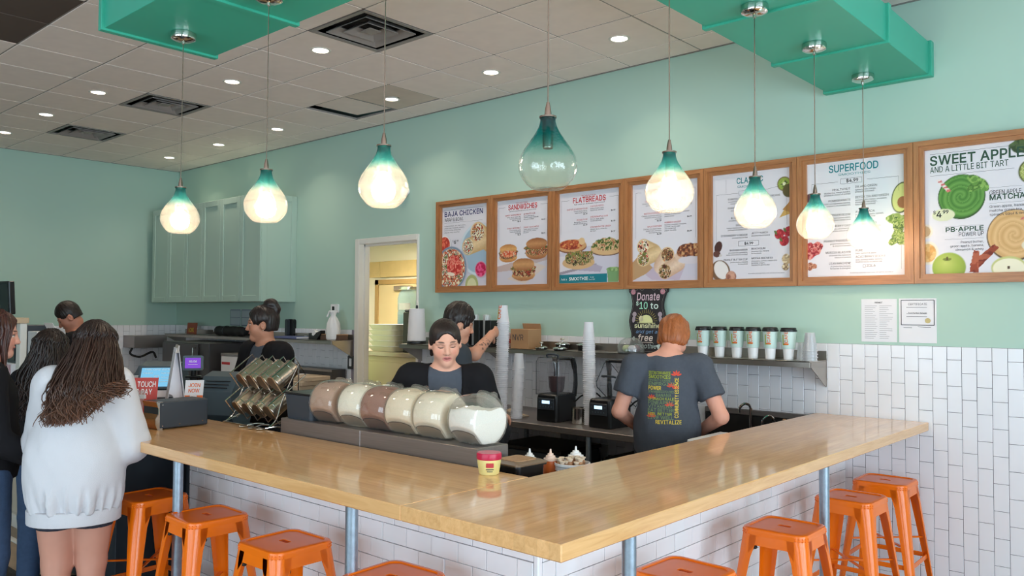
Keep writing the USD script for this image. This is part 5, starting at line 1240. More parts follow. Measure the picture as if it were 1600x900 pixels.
# papers on the wall
def paper(label, x0, x1, z0, z1, lines, cert=False):
    t = thing('notice', label, 'notice', (x0, 5.4535 if z0 < TILE_TOP else YB, z0))
    w, h = x1 - x0, z1 - z0
    obj('sheet', mv(box(0, w, 0, h, 0, 0.002), (0, 0, 0), WALLR), m['white_paper'], t, smooth=False)
    I = Ink(w, h)
    if cert:
        I.rect(0.06, 0.04, 0.94, 0.60, 'ink_grey', 0.004); I.t('CERTIFICATE', 0.5, 0.15, 0.012, 'ink_grey', False, 'c'); I.t('Food Handler Manager', 0.5, 0.34, 0.008, 'ink_grey', False, 'c', width=0.5)
        for k in range(3): I.line(0.2, 0.20 + 0.06 * k + 0.09 * (k > 0), 0.75, 0.20 + 0.06 * k + 0.09 * (k > 0), 0.002)
        v, f = flat(Point(0.77 * w, 0.5 * h).buffer(0.016)); obj('seal', mv((v, f), (0, -0.0034, 0), WALLR), mat('seal_gold', (196, 176, 120), 0.5), t, smooth=False)
        I.line(0.12, 0.66, 0.35, 0.66, 0.002); I.line(0.5, 0.64, 0.85, 0.65, 0.002)
    else:
        I.t('PERMIT', 0.5, 0.10, 0.009, 'ink_black', True, 'c')
        r_ = np.random.default_rng(5)
        for k in range(lines):
            v_ = 0.16 + 0.8 * k / lines
            I.line(0.1, v_, 0.1 + 0.38 * r_.uniform(0.6, 1), v_, 0.0015); I.line(0.52, v_, 0.52 + 0.38 * r_.uniform(0.5, 1), v_, 0.0015)
    I.make(t, np.array([0, -0.0033, 0]), WALLR)
paper('white printed permit sheet on the wall above the tile, the one nearer the lidded cups', -1.838, -1.622, 1.553, 1.826, 18)
paper('white certificate with a gold seal on the wall above the tile', -1.608, -1.392, 1.553, 1.828, 6, True)
for k in range(3):
    t = thing('schedule_sheet', ('schedule sheet pinned under the wall cabinet, farthest from the doorway', 'middle one of three schedule sheets pinned under the wall cabinet', 'schedule sheet under the wall cabinet nearest the woman with the bun')[k], 'notice', (-9.72 + 0.27 * k, YB, 1.545))
    obj('sheet', mv(box(0, 0.25, 0, 0.21, 0, 0.002), (0, 0, 0), WALLR), mat('sheet_grey', (176, 186, 192), 0.6), t, smooth=False)
    I = Ink(0.25, 0.21); I.rect(0.03, 0.04, 0.97, 0.96, 'ink_navy', 0.006); I.line(0.03, 0.5, 0.97, 0.5, 0.004, 'ink_navy'); I.make(t, np.array([0, -0.0033, 0]), WALLR, name='ruling')
t = thing('thermostat', 'small white thermostat on the wall left of the doorway', 'thermostat', (-7.475, YB, 1.765))
obj('case', mv(prism(rrect(0.13, 0.095, 0.012), 0, 0.022), (0, 0, 0), WALLR), m['white_plastic'], t, smooth=False); obj('screen', mv(prism(sbox(-0.035, -0.02, 0.005, 0.022), 0.0225, 0.024), (0, 0, 0), WALLR), m['black_plastic'], t, smooth=False)
t = thing('wall_sensor', 'small white security sensor high on the wall above the doorway', 'sensor', (-6.29, YB, 2.92))
obj('mount', mv(cyl(0.035, 0, 0.02, 20, 0.004), (0, 0, 0.03), WALLR), m['white_plastic'], t); obj('head', mv(trimesh.creation.icosphere(2, 0.042), (0, -0.05, 0.01), None, (1, 0.9, 1.2)), m['white_plastic'], t, smooth=True)
t = thing('outlet_plate', 'dark framed electrical outlet in the tile left of the doorway', 'outlet', (-7.185, 5.4525, 1.185))
obj('plate', mv(prism(rrect(0.095, 0.145, 0.008), 0, 0.006), (0, 0, 0), WALLR), m['dark_steel'], t, smooth=False); obj('socket', mv(prism(rrect(0.04, 0.085, 0.01), 0.006, 0.009), (0, 0, 0), WALLR), m['white_plastic'], t, smooth=False)

# ------------------------------------------------------------------ wall cabinet
t = thing('wall_cabinet', 'wide mint painted wall cabinet with shaker doors', 'cabinet', (0, 0, 0))
X0, X1, YC, Z0, Z1 = -10.93, -8.25, 4.985, 1.84, 3.075
obj('carcass', [box(X0, X1 - 0.016, YC + 0.02, YB - 0.001, Z0, Z1, 0.003)], m['cabinet_paint'], t, smooth=False)
def shaker(w, h):
    s = 0.07
    return [box(0, w, 0, 0.008, 0, h), box(0, s, -0.012, 0, 0, h, 0.002), box(w - s, w, -0.012, 0, 0, h, 0.002), box(s, w - s, -0.012, 0, 0, s, 0.002), box(s, w - s, -0.012, 0, h - s, h, 0.002)]
n = 6; dw = (X1 - X0) / n
for k in range(n):
    obj('door', [mv(q, (X0 + k * dw + 0.002, YC + 0.0115, Z0 + 0.003)) for q in shaker(dw - 0.004, Z1 - Z0 - 0.006)], m['cabinet_paint'], t, smooth=False)
obj('end_panel', [mv(q, (X1 - 0.008, YC + 0.012, Z0), np.array([[0, -1, 0], [1, 0, 0], [0, 0, 1]], float)) for q in shaker(YB - YC - 0.014, Z1 - Z0)], m['cabinet_paint'], t, smooth=False)
# ------------------------------------------------------------------ steel ledge and its tilted glass jars
t = thing('steel_ledge', 'long low stainless steel ledge behind the bar that carries the glass jars', 'ledge', (0, 0, 0))
obj('ledge_box', [box(-3.93, -3.235, 2.515, 2.71, 0.86, 1.144, 0.003), box(-3.234, -2.432, 2.515, 2.71, 0.86, 1.144, 0.003)], m['steel_dull'], t, smooth=False)
obj('leg', [mv(cyl(0.02, 0, 0.86, 12), (-3.87, 2.6, 0))], m['galvanised'], t); obj('leg', [mv(cyl(0.02, 0, 0.86, 12), (-3.2, 2.6, 0))], m['galvanised'], t); obj('leg', [mv(cyl(0.02, 0, 0.86, 12), (-2.5, 2.6, 0))], m['galvanised'], t)
def to_m3(q):
    v, f = vf(q); return m3.Manifold(m3.Mesh(np.asarray(v, np.float32), np.asarray(f, np.uint32)))
def drum(R_, half, bulge, n=40):
    """a drum that lies on its side: axis along x, bulged wall, softly rounded ends"""
    p = [(0, -half), (R_ * 0.80, -half), (R_ * 0.93, -half * 0.93), (R_ * 0.985, -half * 0.75), (R_ + bulge * 0.6, -half * 0.4), (R_ + bulge, 0), (R_ + bulge * 0.6, half * 0.4), (R_ * 0.985, half * 0.75), (R_ * 0.93, half * 0.93), (R_ * 0.80, half), (0, half)]
    v, f = lathe(p, n)
    return to_m3((v @ rot((0, 1, 0), PI/2).T, f))
def make_jar(label, loc, fill_color, level, rz, seed):
    """penny jar: drum with a flat foot, a flat lower front and a round mouth tilted up to the staff side"""
    t = thing('glass_jar', label, 'jar', loc, rz, group='glass jars of powder on the steel ledge')
    R_, half = 0.112, 0.092
    def body(r, hf, b, foot, fr):
        d = drum(r, hf, b)
        d = d.trim_by_plane((0, 0, 1), foot)                        # flat foot
        nrm = np.array([0, 0.74, 0.67]); d = d.trim_by_plane(tuple(nrm), fr)       # flat lower front
        nrm2 = np.array([0, -0.70, -0.71]); d = d.trim_by_plane(tuple(nrm2), -0.088)  # cut for the mouth
        return d
    zc = 0.103
    outer = body(R_, half, 0.006, -zc + 0.001, -0.100)
    inner = body(R_ - 0.005, half - 0.005, 0.006, -zc + 0.008, -0.094)
    glass = outer.translate((0, 0, zc))
    obj('glass', glass, m['jar_glass'], t, smooth=35)
    fl = inner.translate((0, 0, zc)).refine_to_length(0.012)
    fv, ff = vf(fl)
    # the powder: everything under a heaped, uneven surface
    r_ = np.random.default_rng(seed)
    cap = zc + level + 0.035 * (meshkit.fbm(np.column_stack([fv[:, 0] * 14 + seed, fv[:, 1] * 14, fv[:, 1] * 0]), 3, seed) - 0.5) + 0.10 * fv[:, 1] * -0.6
    fv[:, 2] = np.minimum(fv[:, 2], cap)
    obj('powder', (fv, ff), fill_color, t, smooth=50)
    Rm = np.stack([[1, 0, 0], np.cross([0, 0.70, 0.71], [1, 0, 0]), [0, 0.70, 0.71]], 1)
    mouth = lambda q: mv(q, np.array([0, 0.70, 0.71]) * 0.088 + [0, 0, zc], Rm)
    neck = lathe([(0.058, -0.004), (0.061, 0.0), (0.058, 0.008), (0.066, 0.012), (0.068, 0.017), (0.062, 0.020), (0.054, 0.018), (0.053, 0.0)], 32)
    obj('mouth_rim', mouth(neck), m['jar_glass'], t, smooth=50)
    lid = lathe([(0, 0.016), (0.06, 0.019), (0.07, 0.022), (0.07, 0.027), (0.045, 0.04), (0.018, 0.044), (0.012, 0.05), (0.020, 0.058), (0.012, 0.068), (0, 0.07)], 32)
    obj('lid', mouth(lid), m['jar_glass'], t, smooth=50)
    fn_ = np.array([0, -0.74, -0.67]); Rf = np.stack([[1, 0, 0], np.cross(fn_, [1, 0, 0]), fn_], 1)
    fac = Polygon([(-0.072, -0.034), (0.072, -0.034)] + [(0.072 * math.cos(a), 0.012 + 0.026 * math.sin(a)) for a in np.linspace(0.15, PI - 0.15, 14)])
    obj('front_facet', mv(prism(fac, 0.0, 0.0012), fn_ * 0.1004 + [0, 0, zc], Rf), m['facet_glass'], t, smooth=False)
    obj('facet_line', mv(tube([(0.074 * math.cos(a), 0.013 + 0.027 * math.sin(a), 0.001) for a in np.linspace(0.05, PI - 0.05, 18)], 0.0013, 6), fn_ * 0.1004 + [0, 0, zc], Rf), m['dark_steel'], t)
    return t
def powder(name, c): return mat(name, c, 0.9, noise=(240, 0.10), bump=(320, 0.35))
JP = [(-3.585, 'powder_tan', (176, 142, 122), 0.10, 'glass jar of tan powder, at the far end of the row by the dark bin'), (-3.345, 'powder_cream', (236, 226, 208), 0.10, 'glass jar of cream white powder, second from the far end'), (-3.165, 'powder_cocoa', (150, 104, 86), 0.105, 'glass jar of brown cocoa powder, third in the row'),
      (-2.975, 'powder_vanilla', (230, 212, 186), 0.105, 'glass jar of pale vanilla powder right next to the brown cocoa jar'), (-2.775, 'powder_oat', (232, 218, 196), 0.10, 'glass jar of light powder, second from the near end of the row'), (-2.538, 'powder_white', (240, 234, 226), 0.050, 'glass jar of white powder with a scooped hollow, nearest the camera')]
for k, (x, nm, c_, lv, lab) in enumerate(JP): make_jar(lab, (x, 2.622, 1.1445), powder(nm, c_), lv, 0.10 if k < 5 else -0.05, k + 3)
t = thing('dark_bin', 'dark navy plastic bin between the canister rack and the glass jars', 'bin', (-3.80, 2.622, 1.1445))
obj('body', loft([np.column_stack([rr_ring(1, 0.1, 0)[:, 0] * a, rr_ring(1, 0.1, 0)[:, 1] * b, np.full(24, z)]) for a, b, z in ((0.23, 0.16, 0.0), (0.25, 0.18, 0.12), (0.25, 0.18, 0.13))]), m['charcoal_plastic'], t, smooth=30)
obj('lid', [box(-0.128, 0.128, -0.092, 0.092, 0.130, 0.142, 0.004)], m['black_plastic'], t, smooth=False)

# ------------------------------------------------------------------ wire rack of tilted steel canisters
t = thing('wire_rack', 'chrome wire rack that holds two rows of tilted steel canisters', 'rack', (0, 0, 0))
EL = math.radians(36)
AX = np.array([0, math.cos(EL), math.sin(EL)])
CX = [-4.10 - 0.113 * k for k in range(4)]
ROWS = [(1.312, 2.575), (1.152, 2.55)]
NR = np.array([0, -math.sin(EL), math.cos(EL)])
def loopz(x, z, y):
    c = np.array([x, y, z])
    pts = [c - AX * 0.012 + NR * 0.064, c + AX * 0.168 + NR * 0.064, c + AX * 0.168 - NR * 0.064, c - AX * 0.012 - NR * 0.064]
    return tube(pts + [pts[0]], 0.0042, 6)
for z, y in ROWS:
    for x in [CX[0] + 0.0565] + [q - 0.0565 for q in CX]:
        obj('wire_frame', loopz(x, z, y), m['steel_bright'], t)
for s in (CX[0] + 0.0565, CX[-1] - 0.0565):
    obj('wire_upright', tube(smooth_path([(s, 2.50, 1.0715), (s, 2.56, 1.12), (s, 2.60, 1.23), (s, 2.70, 1.42)], 5), 0.0045, 6), m['steel_bright'], t)
    obj('wire_upright', tube([(s, 2.49, 1.0715), (s, 2.70, 1.148), (s, 2.70, 1.42)], 0.0045, 6), m['steel_bright'], t)
for z, y in ((1.42, 2.70), (1.25, 2.63), (1.0755, 2.49)): obj('wire_rail', tube([(CX[0] + 0.0565, y, z), (CX[-1] - 0.0565, y, z)], 0.0042, 6), m['steel_bright'], t)
RT = np.stack([[1, 0, 0], np.cross(AX, [1, 0, 0]), AX], 1)
names4 = ['nearest the glass jars', 'second from the jars', 'third from the jars', 'farthest from the jars']
c0 = None
for r, (z, y) in enumerate(ROWS):
    for k, x in enumerate(CX):
        lab = 'tilted steel canister in the %s row of the wire rack, %s' % (('upper', 'lower')[r], names4[k])
        if c0 is None:
            c0 = thing('steel_canister', lab, 'canister', (x, y, z), group='tilted steel canisters in the wire rack')
            obj('canister_body', mv(lathe([(0, 0.0), (0.048, 0.0), (0.0505, 0.004), (0.0505, 0.150), (0.053, 0.152), (0.0530, 0.156), (0.049, 0.156), (0.048, 0.006), (0, 0.006)], 32), (0, 0, 0), RT), m['steel_warm'], c0, smooth=40)
            for zz in (0.03, 0.118): obj('canister_band', mv(lathe([(0.0506, zz), (0.0515, zz + 0.001), (0.0515, zz + 0.005), (0.0506, zz + 0.006)], 32), (0, 0, 0), RT), m['steel_bright'], c0)
            obj('canister_base', mv(lathe([(0, -0.001), (0.040, -0.0012), (0.044, -0.0004), (0.046, 0.0)], 32), (0, 0, 0), RT), mat('dull_bronze', (120, 98, 76), 0.45, metal=0.7), c0)
        else: dup(c0, (x, y, z), 0, lab)
for k, (x, y, a) in enumerate(((-4.13, 2.46, 0.3), (-4.05, 2.465, -0.35), (-4.22, 2.46, 0.1))):
    t = thing('steel_spoon', 'steel spoon lying under the wire rack, ' + ('middle one', 'one nearest the jars', 'one farthest from the jars')[k], 'spoon', (x, y, HC + 0.001), a, group='spoons under the rack')
    obj('bowl', mv(trimesh.creation.icosphere(2, 0.02), (0, 0, 0.006), None, (1, 1.4, 0.3)), m['steel_bright'], t, smooth=True); obj('handle', tube(smooth_path([(0, 0.02, 0.006), (0, 0.08, 0.012), (0, 0.14, 0.004)], 5), [0.004] * 11, 6), m['steel_bright'], t)

# ------------------------------------------------------------------ till and card reader side of the bar
def cardstand(name, label, loc, rz, w, h, tilt, body, prints):
    t = thing(name, label, 'sign', loc, rz)
    Rt = rot((1, 0, 0), -tilt)
    f = lambda q: mv(mv(q, (0, 0, 0), WALLR), (0, 0, 0), Rt)
    obj('card', f(prism(sbox(-w/2, 0, w/2, h), 0, 0.003)), body, t, smooth=False)
    obj('foot', [box(-w * 0.4, w * 0.4, 0.0, 0.05, 0, 0.004), mv(box(-0.02, 0.02, 0.0, 0.003, 0.0, h * 0.6), (0, 0.05, 0), rot((1, 0, 0), tilt * 0.6))], m['white_plastic'], t, smooth=False)
    for k, (q, mt) in enumerate(prints): obj('print', f(mv(q, (0, 0, 0.0036 + 0.0003 * k))), mt, t, smooth=False)
    return t
# black napkin box with a bronze front
t = thing('napkin_dispenser', 'black napkin dispenser with a shiny bronze front on the bar top by the girl', 'napkin dispenser', (-4.535, 2.215, HC + 0.0005), 0.06)
obj('case', [box(-0.085, 0.085, -0.14, 0.155, 0.004, 0.152, 0.006)], m['charcoal_plastic'], t, smooth=False)
fp = Polygon([(0.0, 0.0), (0.012, 0.03), (0.012, 0.06), (-0.004, 0.085), (-0.004, 0.115), (0.010, 0.15), (-0.02, 0.15), (-0.02, 0.0)])
obj('front', mv(prism(fp, -0.078, 0.078), (0, -0.142, 0.002), np.array([[0, 0, 1], [-1, 0, 0], [0, 1, 0]], float)), mat('bronze_front', (190, 132, 84), 0.2, metal=0.9), t, smooth=30)
obj('edge', mv(prism(fp.buffer(0.004), 0.078, 0.084), (0, -0.142, 0.002), np.array([[0, 0, 1], [-1, 0, 0], [0, 1, 0]], float)), m['steel_bright'], t, smooth=False)
obj('screw', cat_mesh([mv(cyl(0.004, 0, 0.002, 10), (0.085, y, z), rot((0, 1, 0), PI/2)) for y, z in ((-0.12, 0.135), (-0.12, 0.02), (-0.02, 0.022), (0.12, 0.028))]), m['steel_bright'], t)
# white tent sign seen end on
t = thing('tent_sign', 'tall white folded tent sign seen end on, behind the napkin dispenser', 'sign', (-4.925, 2.40, HC + 0.0005), 1.19)
gus = Polygon([(-0.062, 0), (0.062, 0), (0.006, 0.395), (-0.006, 0.395)]).difference(Point(-0.04, 0.12).buffer(0.03))
EX = np.array([[1, 0, 0], [0, 0, -1], [0, 1, 0]], float)
obj('end_gusset', mv(prism(gus, -0.0015, 0.0015), (0, -0.06, 0), EX), m['white_paper'], t, smooth=False)
for s in (-1, 1): obj('panel', mv(prism(Polygon([(s * 0.062, 0), (s * 0.0645, 0), (s * 0.0075 + 0.004, 0.43), (s * 0.005 + 0.004, 0.43)]), -0.06, 0.14), (0, 0, 0), EX), m['white_paper'], t, smooth=False)
obj('tip', mv(prism(Polygon([(-0.008, 0.40), (0.012, 0.40), (0.016, 0.445), (0.008, 0.445)]), -0.06, 0.14), (0, 0, 0), EX), mat('tip_grey', (166, 158, 152), 0.6), t, smooth=False)
# till station behind the bar on a lower counter
t = thing('till_counter', 'dark low counter behind the bar that the tills stand on', 'counter', (0, 0, 0))
obj('worktop', [box(-6.1, -4.36, 2.56, 2.86, 0.92, 0.955, 0.003), box(-6.1, -5.09, 2.12, 2.56, 0.92, 0.955, 0.003)], m['dark_steel'], t, smooth=False); obj('cabinet', [box(-6.08, -4.38, 2.58, 2.84, 0.0, 0.92, 0.003), box(-6.08, -5.11, 2.14, 2.58, 0.0, 0.92, 0.003)], m['charcoal_plastic'], t, smooth=False)
def till(label, loc, rz, s, h_=1.0):
    t = thing('till_terminal', label, 'till', loc, rz)
    YZ = np.array([[0, 0, 1], [1, 0, 0], [0, 1, 0]], float)
    # staff side faces +y, the rounded back faces the customers
    prof = Polygon([(-0.10, 0.06), (-0.165, 0.14), (-0.15, 0.30), (-0.07, 0.40), (0.02, 0.43), (0.05, 0.42), (0.10, 0.20), (0.06, 0.06)]).buffer(0.012, quad_segs=3)
    prof = affinity.scale(prof, h_, h_, origin=(0, 0))
    obj('housing', mv(prism(prof, -0.16 * s, 0.16 * s), (0, 0, 0), YZ), m['slate_plastic'], t, smooth=25)
    obj('base', [box(-0.14 * s, 0.14 * s, -0.12, 0.14, 0, 0.04, 0.01), box(-0.06, 0.06, -0.04, 0.05, 0.04, 0.12, 0.01)], m['charcoal_plastic'], t, smooth=False)
    obj('screen', mv(box(-0.145 * s, 0.145 * s, -0.003, 0.003, 0, 0.24 * h_), (0, 0.12 * h_, 0.19 * h_), rot((1, 0, 0), 0.22)), m['black_plastic'], t, smooth=False)
    obj('vent', cat_mesh([mv(box(-0.11 * s, 0.11 * s, -0.003, 0.003, 0, 0.006), (0, (-0.1535 + 0.02 * k) * h_, (0.33 + 0.022 * k) * h_)) for k in range(3)]), m['black_plastic'], t, smooth=False)
    return t
till('large dark slate till terminal behind the bar, left of the canister rack', (-4.90, 2.74, 0.9555), 0.45, 0.80, 0.86)
till('dark slate till terminal behind the blue screen, farthest from the rack', (-5.80, 2.745, 0.9555), 0.5, 0.95, 0.92)
def screen_stand(name, label, cat, loc, rz, w, h, tilt, frame, face, lines=None):
    t = thing(name, label, cat, loc, rz)
    Rt = rot((1, 0, 0), -tilt)
    f = lambda q, dz=0.0: mv(mv(q, (0, 0, 0), WALLR), (0, 0, dz), Rt) if False else mv(mv(q, (0, 0, 0), WALLR) , (0, 0, 0.10), Rt)
    obj('case', f(prism(rrect(w + 0.03, h + 0.03, 0.012), -0.03, 0.0)), frame, t, smooth=30)
    s = obj('screen', f(prism(sbox(-w/2, -h/2, w/2, h/2), 0.0005, 0.002)), face, t, smooth=False)
    if lines:
        I = Ink(w, h)
        lines(I)
        for ink, ms in I.by.items():
            v, f_ = cat_mesh(ms); obj('lettering', f(mv((v, f_), (-w/2, -h/2, 0.0026))), m[ink], s, smooth=False)
    obj('stand', [box(-0.05, 0.05, 0.0, 0.09, -0.0, 0.012, 0.004), mv(cyl(0.018, 0.0, 0.09, 14), (0, 0.04, 0.01))], m['black_plastic'], t, smooth=False)
    return t
emitter('blue_screen', (0.16, 0.42, 0.62), 1.0); emitter('purple_screen', (0.20, 0.07, 0.52), 0.9)
def bl(I):
    I.t('THANK YOU FOR VISITING', 0.5, 0.14, 0.013, 'ink_white', False, 'c', width=0.8); I.t('Subtotal', 0.06, 0.32, 0.011, 'ink_white'); I.t('Sign here', 0.6, 0.32, 0.011, 'ink_white'); I.rect(0.43, 0.42, 0.55, 0.62, 'ink_white', 0.003)
    for k in range(3): I.line(0.06, 0.5 + 0.13 * k, 0.36, 0.5 + 0.13 * k, 0.003, 'ink_white'); I.line(0.62, 0.5 + 0.13 * k, 0.9, 0.5 + 0.13 * k, 0.003, 'ink_white')
def pp(I):
    I.t('WELCOME', 0.5, 0.45, 0.014, 'ink_white', True, 'c', width=0.5); I.line(0.2, 0.65, 0.8, 0.65, 0.003, 'ink_white')
screen_stand('customer_display', 'customer display with a bright blue screen between the girl and the tent sign', 'screen', (-5.25, 2.44, 1.195), 0.9, 0.20, 0.135, 0.55, m['slate_plastic'], MATS['blue_screen'], bl)
t = thing('display_box', 'black box under the blue customer display', 'box', (-5.25, 2.42, 0.9555), 0.9); obj('body', [box(-0.11, 0.11, -0.06, 0.085, 0, 0.238, 0.01)], m['black_plastic'], t, smooth=False)
screen_stand('card_reader', 'grey card reader with a small purple screen behind the bar', 'card reader', (-5.285, 2.70, 1.275), 0.98, 0.10, 0.07, 0.12, m['slate_plastic'], MATS['purple_screen'], pp)
t = thing('reader_pillar', 'dark pillar that holds up the purple card reader', 'pillar', (-5.285, 2.71, 0.9555)); obj('pillar', [cyl(0.03, 0.01, 0.318, 16), box(-0.06, 0.06, -0.05, 0.07, 0, 0.012, 0.003)], m['black_plastic'], t, smooth=30)
# printed cards
g1 = mv(text('TOUCH', 0.032, True, 0.105, None, 'c'), (0.015, 0.205, 0)); g2 = mv(text('& PAY', 0.032, True, 0.09, None, 'c'), (0.005, 0.160, 0))
cardstand('pay_card', 'red TOUCH & PAY card standing beside the girl in the white sweatshirt', (-4.87, 2.17, HC + 0.0005), 0.85, 0.16, 0.26, 0.25, mat('card_red', (196, 72, 66), 0.5), [(g1, m['ink_white']), (g2, m['ink_white']), (flat(sbox(-0.075, 0.02, -0.03, 0.125)), m['ink_white'])])
cardstand('offer_card', 'small white and orange card stand between the tent sign and the large till', (-4.80, 2.45, HC + 0.0005), 0.85, 0.11, 0.235, 0.28, m['white_paper'], [(flat(sbox(-0.055, 0.0, 0.055, 0.14)), m['ink_orange']), (mv(text('JOIN', 0.022, True, 0.07, None, 'c'), (0, 0.192, 0)), m['ink_orange']), (mv(text('NOW', 0.022, True, 0.065, None, 'c'), (0, 0.158, 0)), m['ink_orange']), (mv(text('rewards', 0.012, True, 0.06, None, 'c'), (0, 0.11, 0)), m['ink_white'])])
cardstand('price_card', 'white leaflet card left of the blue customer display', (-5.50, 2.38, 1.1505), 0.85, 0.09, 0.15, 0.3, m['white_paper'], [(mv(text('MENU', 0.018, True, 0.06, None, 'c'), (0, 0.11, 0)), m['ink_red']), (flat(sbox(-0.03, 0.05, 0.03, 0.055)), m['ink_grey']), (flat(sbox(-0.03, 0.07, 0.03, 0.075)), m['ink_grey'])])
t = thing('leaflet_box', 'dark leaflet box under the white leaflet card', 'box', (-5.50, 2.40, 0.9555), 0.85); obj('body', [box(-0.07, 0.07, -0.05, 0.06, 0, 0.194, 0.004)], m['charcoal_plastic'], t, smooth=False)
cardstand('leaflet', 'grey and white leaflet between the red pay card and the tent sign', (-4.985, 2.36, HC + 0.0005), 0.85, 0.12, 0.17, 0.4, m['white_paper'], [(flat(sbox(-0.05, 0.02, 0.05, 0.05)), m['ink_grey']), (flat(sbox(-0.05, 0.10, 0.05, 0.125)), m['ink_grey'])])
t = thing('acrylic_holder', 'clear acrylic leaflet holder beside the girl in white', 'holder', (-4.80, 2.02, HC + 0.0005), 0.75)
obj('holder', [mv(box(-0.12, 0.12, -0.0015, 0.0015, 0, 0.20), (0, 0, 0), rot((1, 0, 0), -0.25)), box(-0.12, 0.12, 0.0, 0.06, 0, 0.003)], m['clear_plastic'], t, smooth=False)

# ------------------------------------------------------------------ things at the inner corner of the bar
t = thing('yellow_tub', 'round yellow tub with a crimson lid on the bar top', 'tub', (-2.29, 2.435, HC + 0.0005))
obj('tub', lathe([(0, 0), (0.038, 0), (0.041, 0.004), (0.048, 0.05), (0.0475, 0.064), (0, 0.064)], 32), mat('tub_yellow', (232, 214, 140), 0.4), t, smooth=40)
obj('lid', lathe([(0, 0.0605), (0.0495, 0.0605), (0.051, 0.064), (0.051, 0.083), (0.048, 0.087), (0, 0.087)], 32), mat('lid_crimson', (190, 24, 66), 0.35), t, smooth=40)
obj('label_patch', wrap_on(flat(sbox(-0.013, 0.034, 0.013, 0.047).buffer(0.003)), 0.041, 0.048, 0.05, facing=-0.75, lift=0.0008), m['ink_red'], t, smooth=False); obj('label_print', wrap_on(flat(unary_union([sbox(-0.016, 0.022, 0.016, 0.026), sbox(-0.012, 0.014, 0.012, 0.017)])), 0.041, 0.048, 0.05, facing=-0.75, lift=0.0008), m['ink_grey'], t, smooth=False)
t = thing('inner_shelf', 'low dark steel shelf inside the bar corner that holds the bottles', 'shelf', (0, 0, 0))
obj('shelf_board', [box(-2.42, -2.175, 2.515, 3.22, 0.91, 0.935, 0.003)], m['dark_steel'], t, smooth=False)
for x in (-2.40, -2.195):
    for y in (2.54, 3.19): obj('leg', mv(cyl(0.014, 0, 0.91, 10), (x, y, 0)), m['galvanised'], t)
t = thing('food_pan', 'black plastic food pan with a clear lid and a tan filling at the bar corner', 'food pan', (-2.315, 2.64, 0.9355), -0.05)
pr = lambda a, b, z: np.column_stack([rr_ring(1, 0.12, 0)[:, 0] * a, rr_ring(1, 0.12, 0)[:, 1] * b, np.full(24, z)])
obj('pan', loft([pr(0.17, 0.14, 0.0), pr(0.165, 0.17, 0.145), pr(0.185, 0.19, 0.1455), pr(0.185, 0.19, 0.152)]), m['black_plastic'], t, smooth=30)
obj('lid', loft([pr(0.19, 0.195, 0.1525), pr(0.19, 0.195, 0.158), pr(0.155, 0.16, 0.164), pr(0.151, 0.156, 0.166)]), mat('lid_brown', (120, 96, 76), 0.25), t, smooth=30)
obj('filling', loft([pr(0.12, 0.12, 0.1662), pr(0.118, 0.118, 0.169)]), mat('filling_tan', (176, 136, 100), 0.6, noise=(60, 0.2)), t, smooth=False)
def bottle(label, x, y, liquid, capc, s=1.0):
    t = thing('squeeze_bottle', label, 'bottle', (x, y, 0.9355), group='squeeze bottles at the bar corner')
    obj('bottle_body', lathe([(0, 0), (0.03 * s, 0), (0.032 * s, 0.004), (0.032 * s, 0.12), (0.029 * s, 0.132), (0, 0.132)], 24), liquid, t, smooth=40)
    obj('cap', lathe([(0, 0.1325), (0.031 * s, 0.1325), (0.031 * s, 0.142), (0.022 * s, 0.144), (0.021 * s, 0.153), (0.014 * s, 0.155), (0.013 * s, 0.163), (0.006, 0.165), (0.0035, 0.183), (0, 0.184)], 24), capc, t, smooth=30)
wb_ = mat('bottle_white', (236, 232, 230), 0.4); ob_ = mat('bottle_orange', (214, 104, 46), 0.4, noise=(9, 0.2)); oc_ = mat('cap_peach', (238, 206, 188), 0.4)
bottle('white squeeze bottle behind the black food pan', -2.385, 2.80, wb_, wb_); bottle('squeeze bottle of orange sauce between the two white ones', -2.31, 2.855, ob_, oc_); bottle('white squeeze bottle behind the bucket of wrapped cones', -2.275, 2.995, wb_, wb_, 1.15)
t = thing('white_bucket', 'white round bucket filled with brown wrapped snacks at the bar corner', 'bucket', (-2.2225, 2.90, 0.9355))
obj('bucket', lathe([(0, 0), (0.062, 0), (0.066, 0.004), (0.076, 0.115), (0.080, 0.118), (0.080, 0.128), (0.076, 0.129), (0.073, 0.12), (0.064, 0.01), (0, 0.008)], 32), m['white_plastic'], t, smooth=40)
obj('bucket_rib', lathe([(0.0745, 0.094), (0.0765, 0.096), (0.0765, 0.099), (0.0752, 0.101)], 32), m['white_plastic'], t)
r_ = np.random.default_rng(8)
obj('bucket_filler', mv(lathe([(0, 0), (0.068, 0), (0.05, 0.012), (0, 0.018)], 20), (0, 0, 0.095)), mat('snack_brown', (168, 120, 84), 0.7, noise=(70, 0.3)), t)
for k in range(16):
    a, rr = k * 2.4, 0.018 + 0.045 * math.sqrt((k % 8 + 0.5) / 8)
    c = thing('wrapped_snack', 'small brown snack in a twist of paper, heaped in the white bucket', 'snack', (-2.2225 + rr * math.cos(a), 2.90 + rr * math.sin(a), 0.9355 + 0.122 + 0.006 * math.cos(k)), group='snacks in the white bucket') if k == 0 else None
    if k == 0:
        s0 = c
        obj('snack', mv(trimesh.creation.icosphere(2, 0.013), (0, 0, 0), None, (1, 0.9, 1.2)), mat('snack_brown', (168, 120, 84), 0.7), s0, smooth=True)
        obj('wrapper', lathe([(0.004, 0.010), (0.012, 0.024), (0.014, 0.023), (0.007, 0.008)], 10), mat('wrapper', (226, 204, 180), 0.6), s0)
    else: dup(s0, (-2.2225 + rr * math.cos(a), 2.90 + rr * math.sin(a), 0.9355 + 0.122 + 0.006 * math.cos(k * 1.9)), k * 0.8)

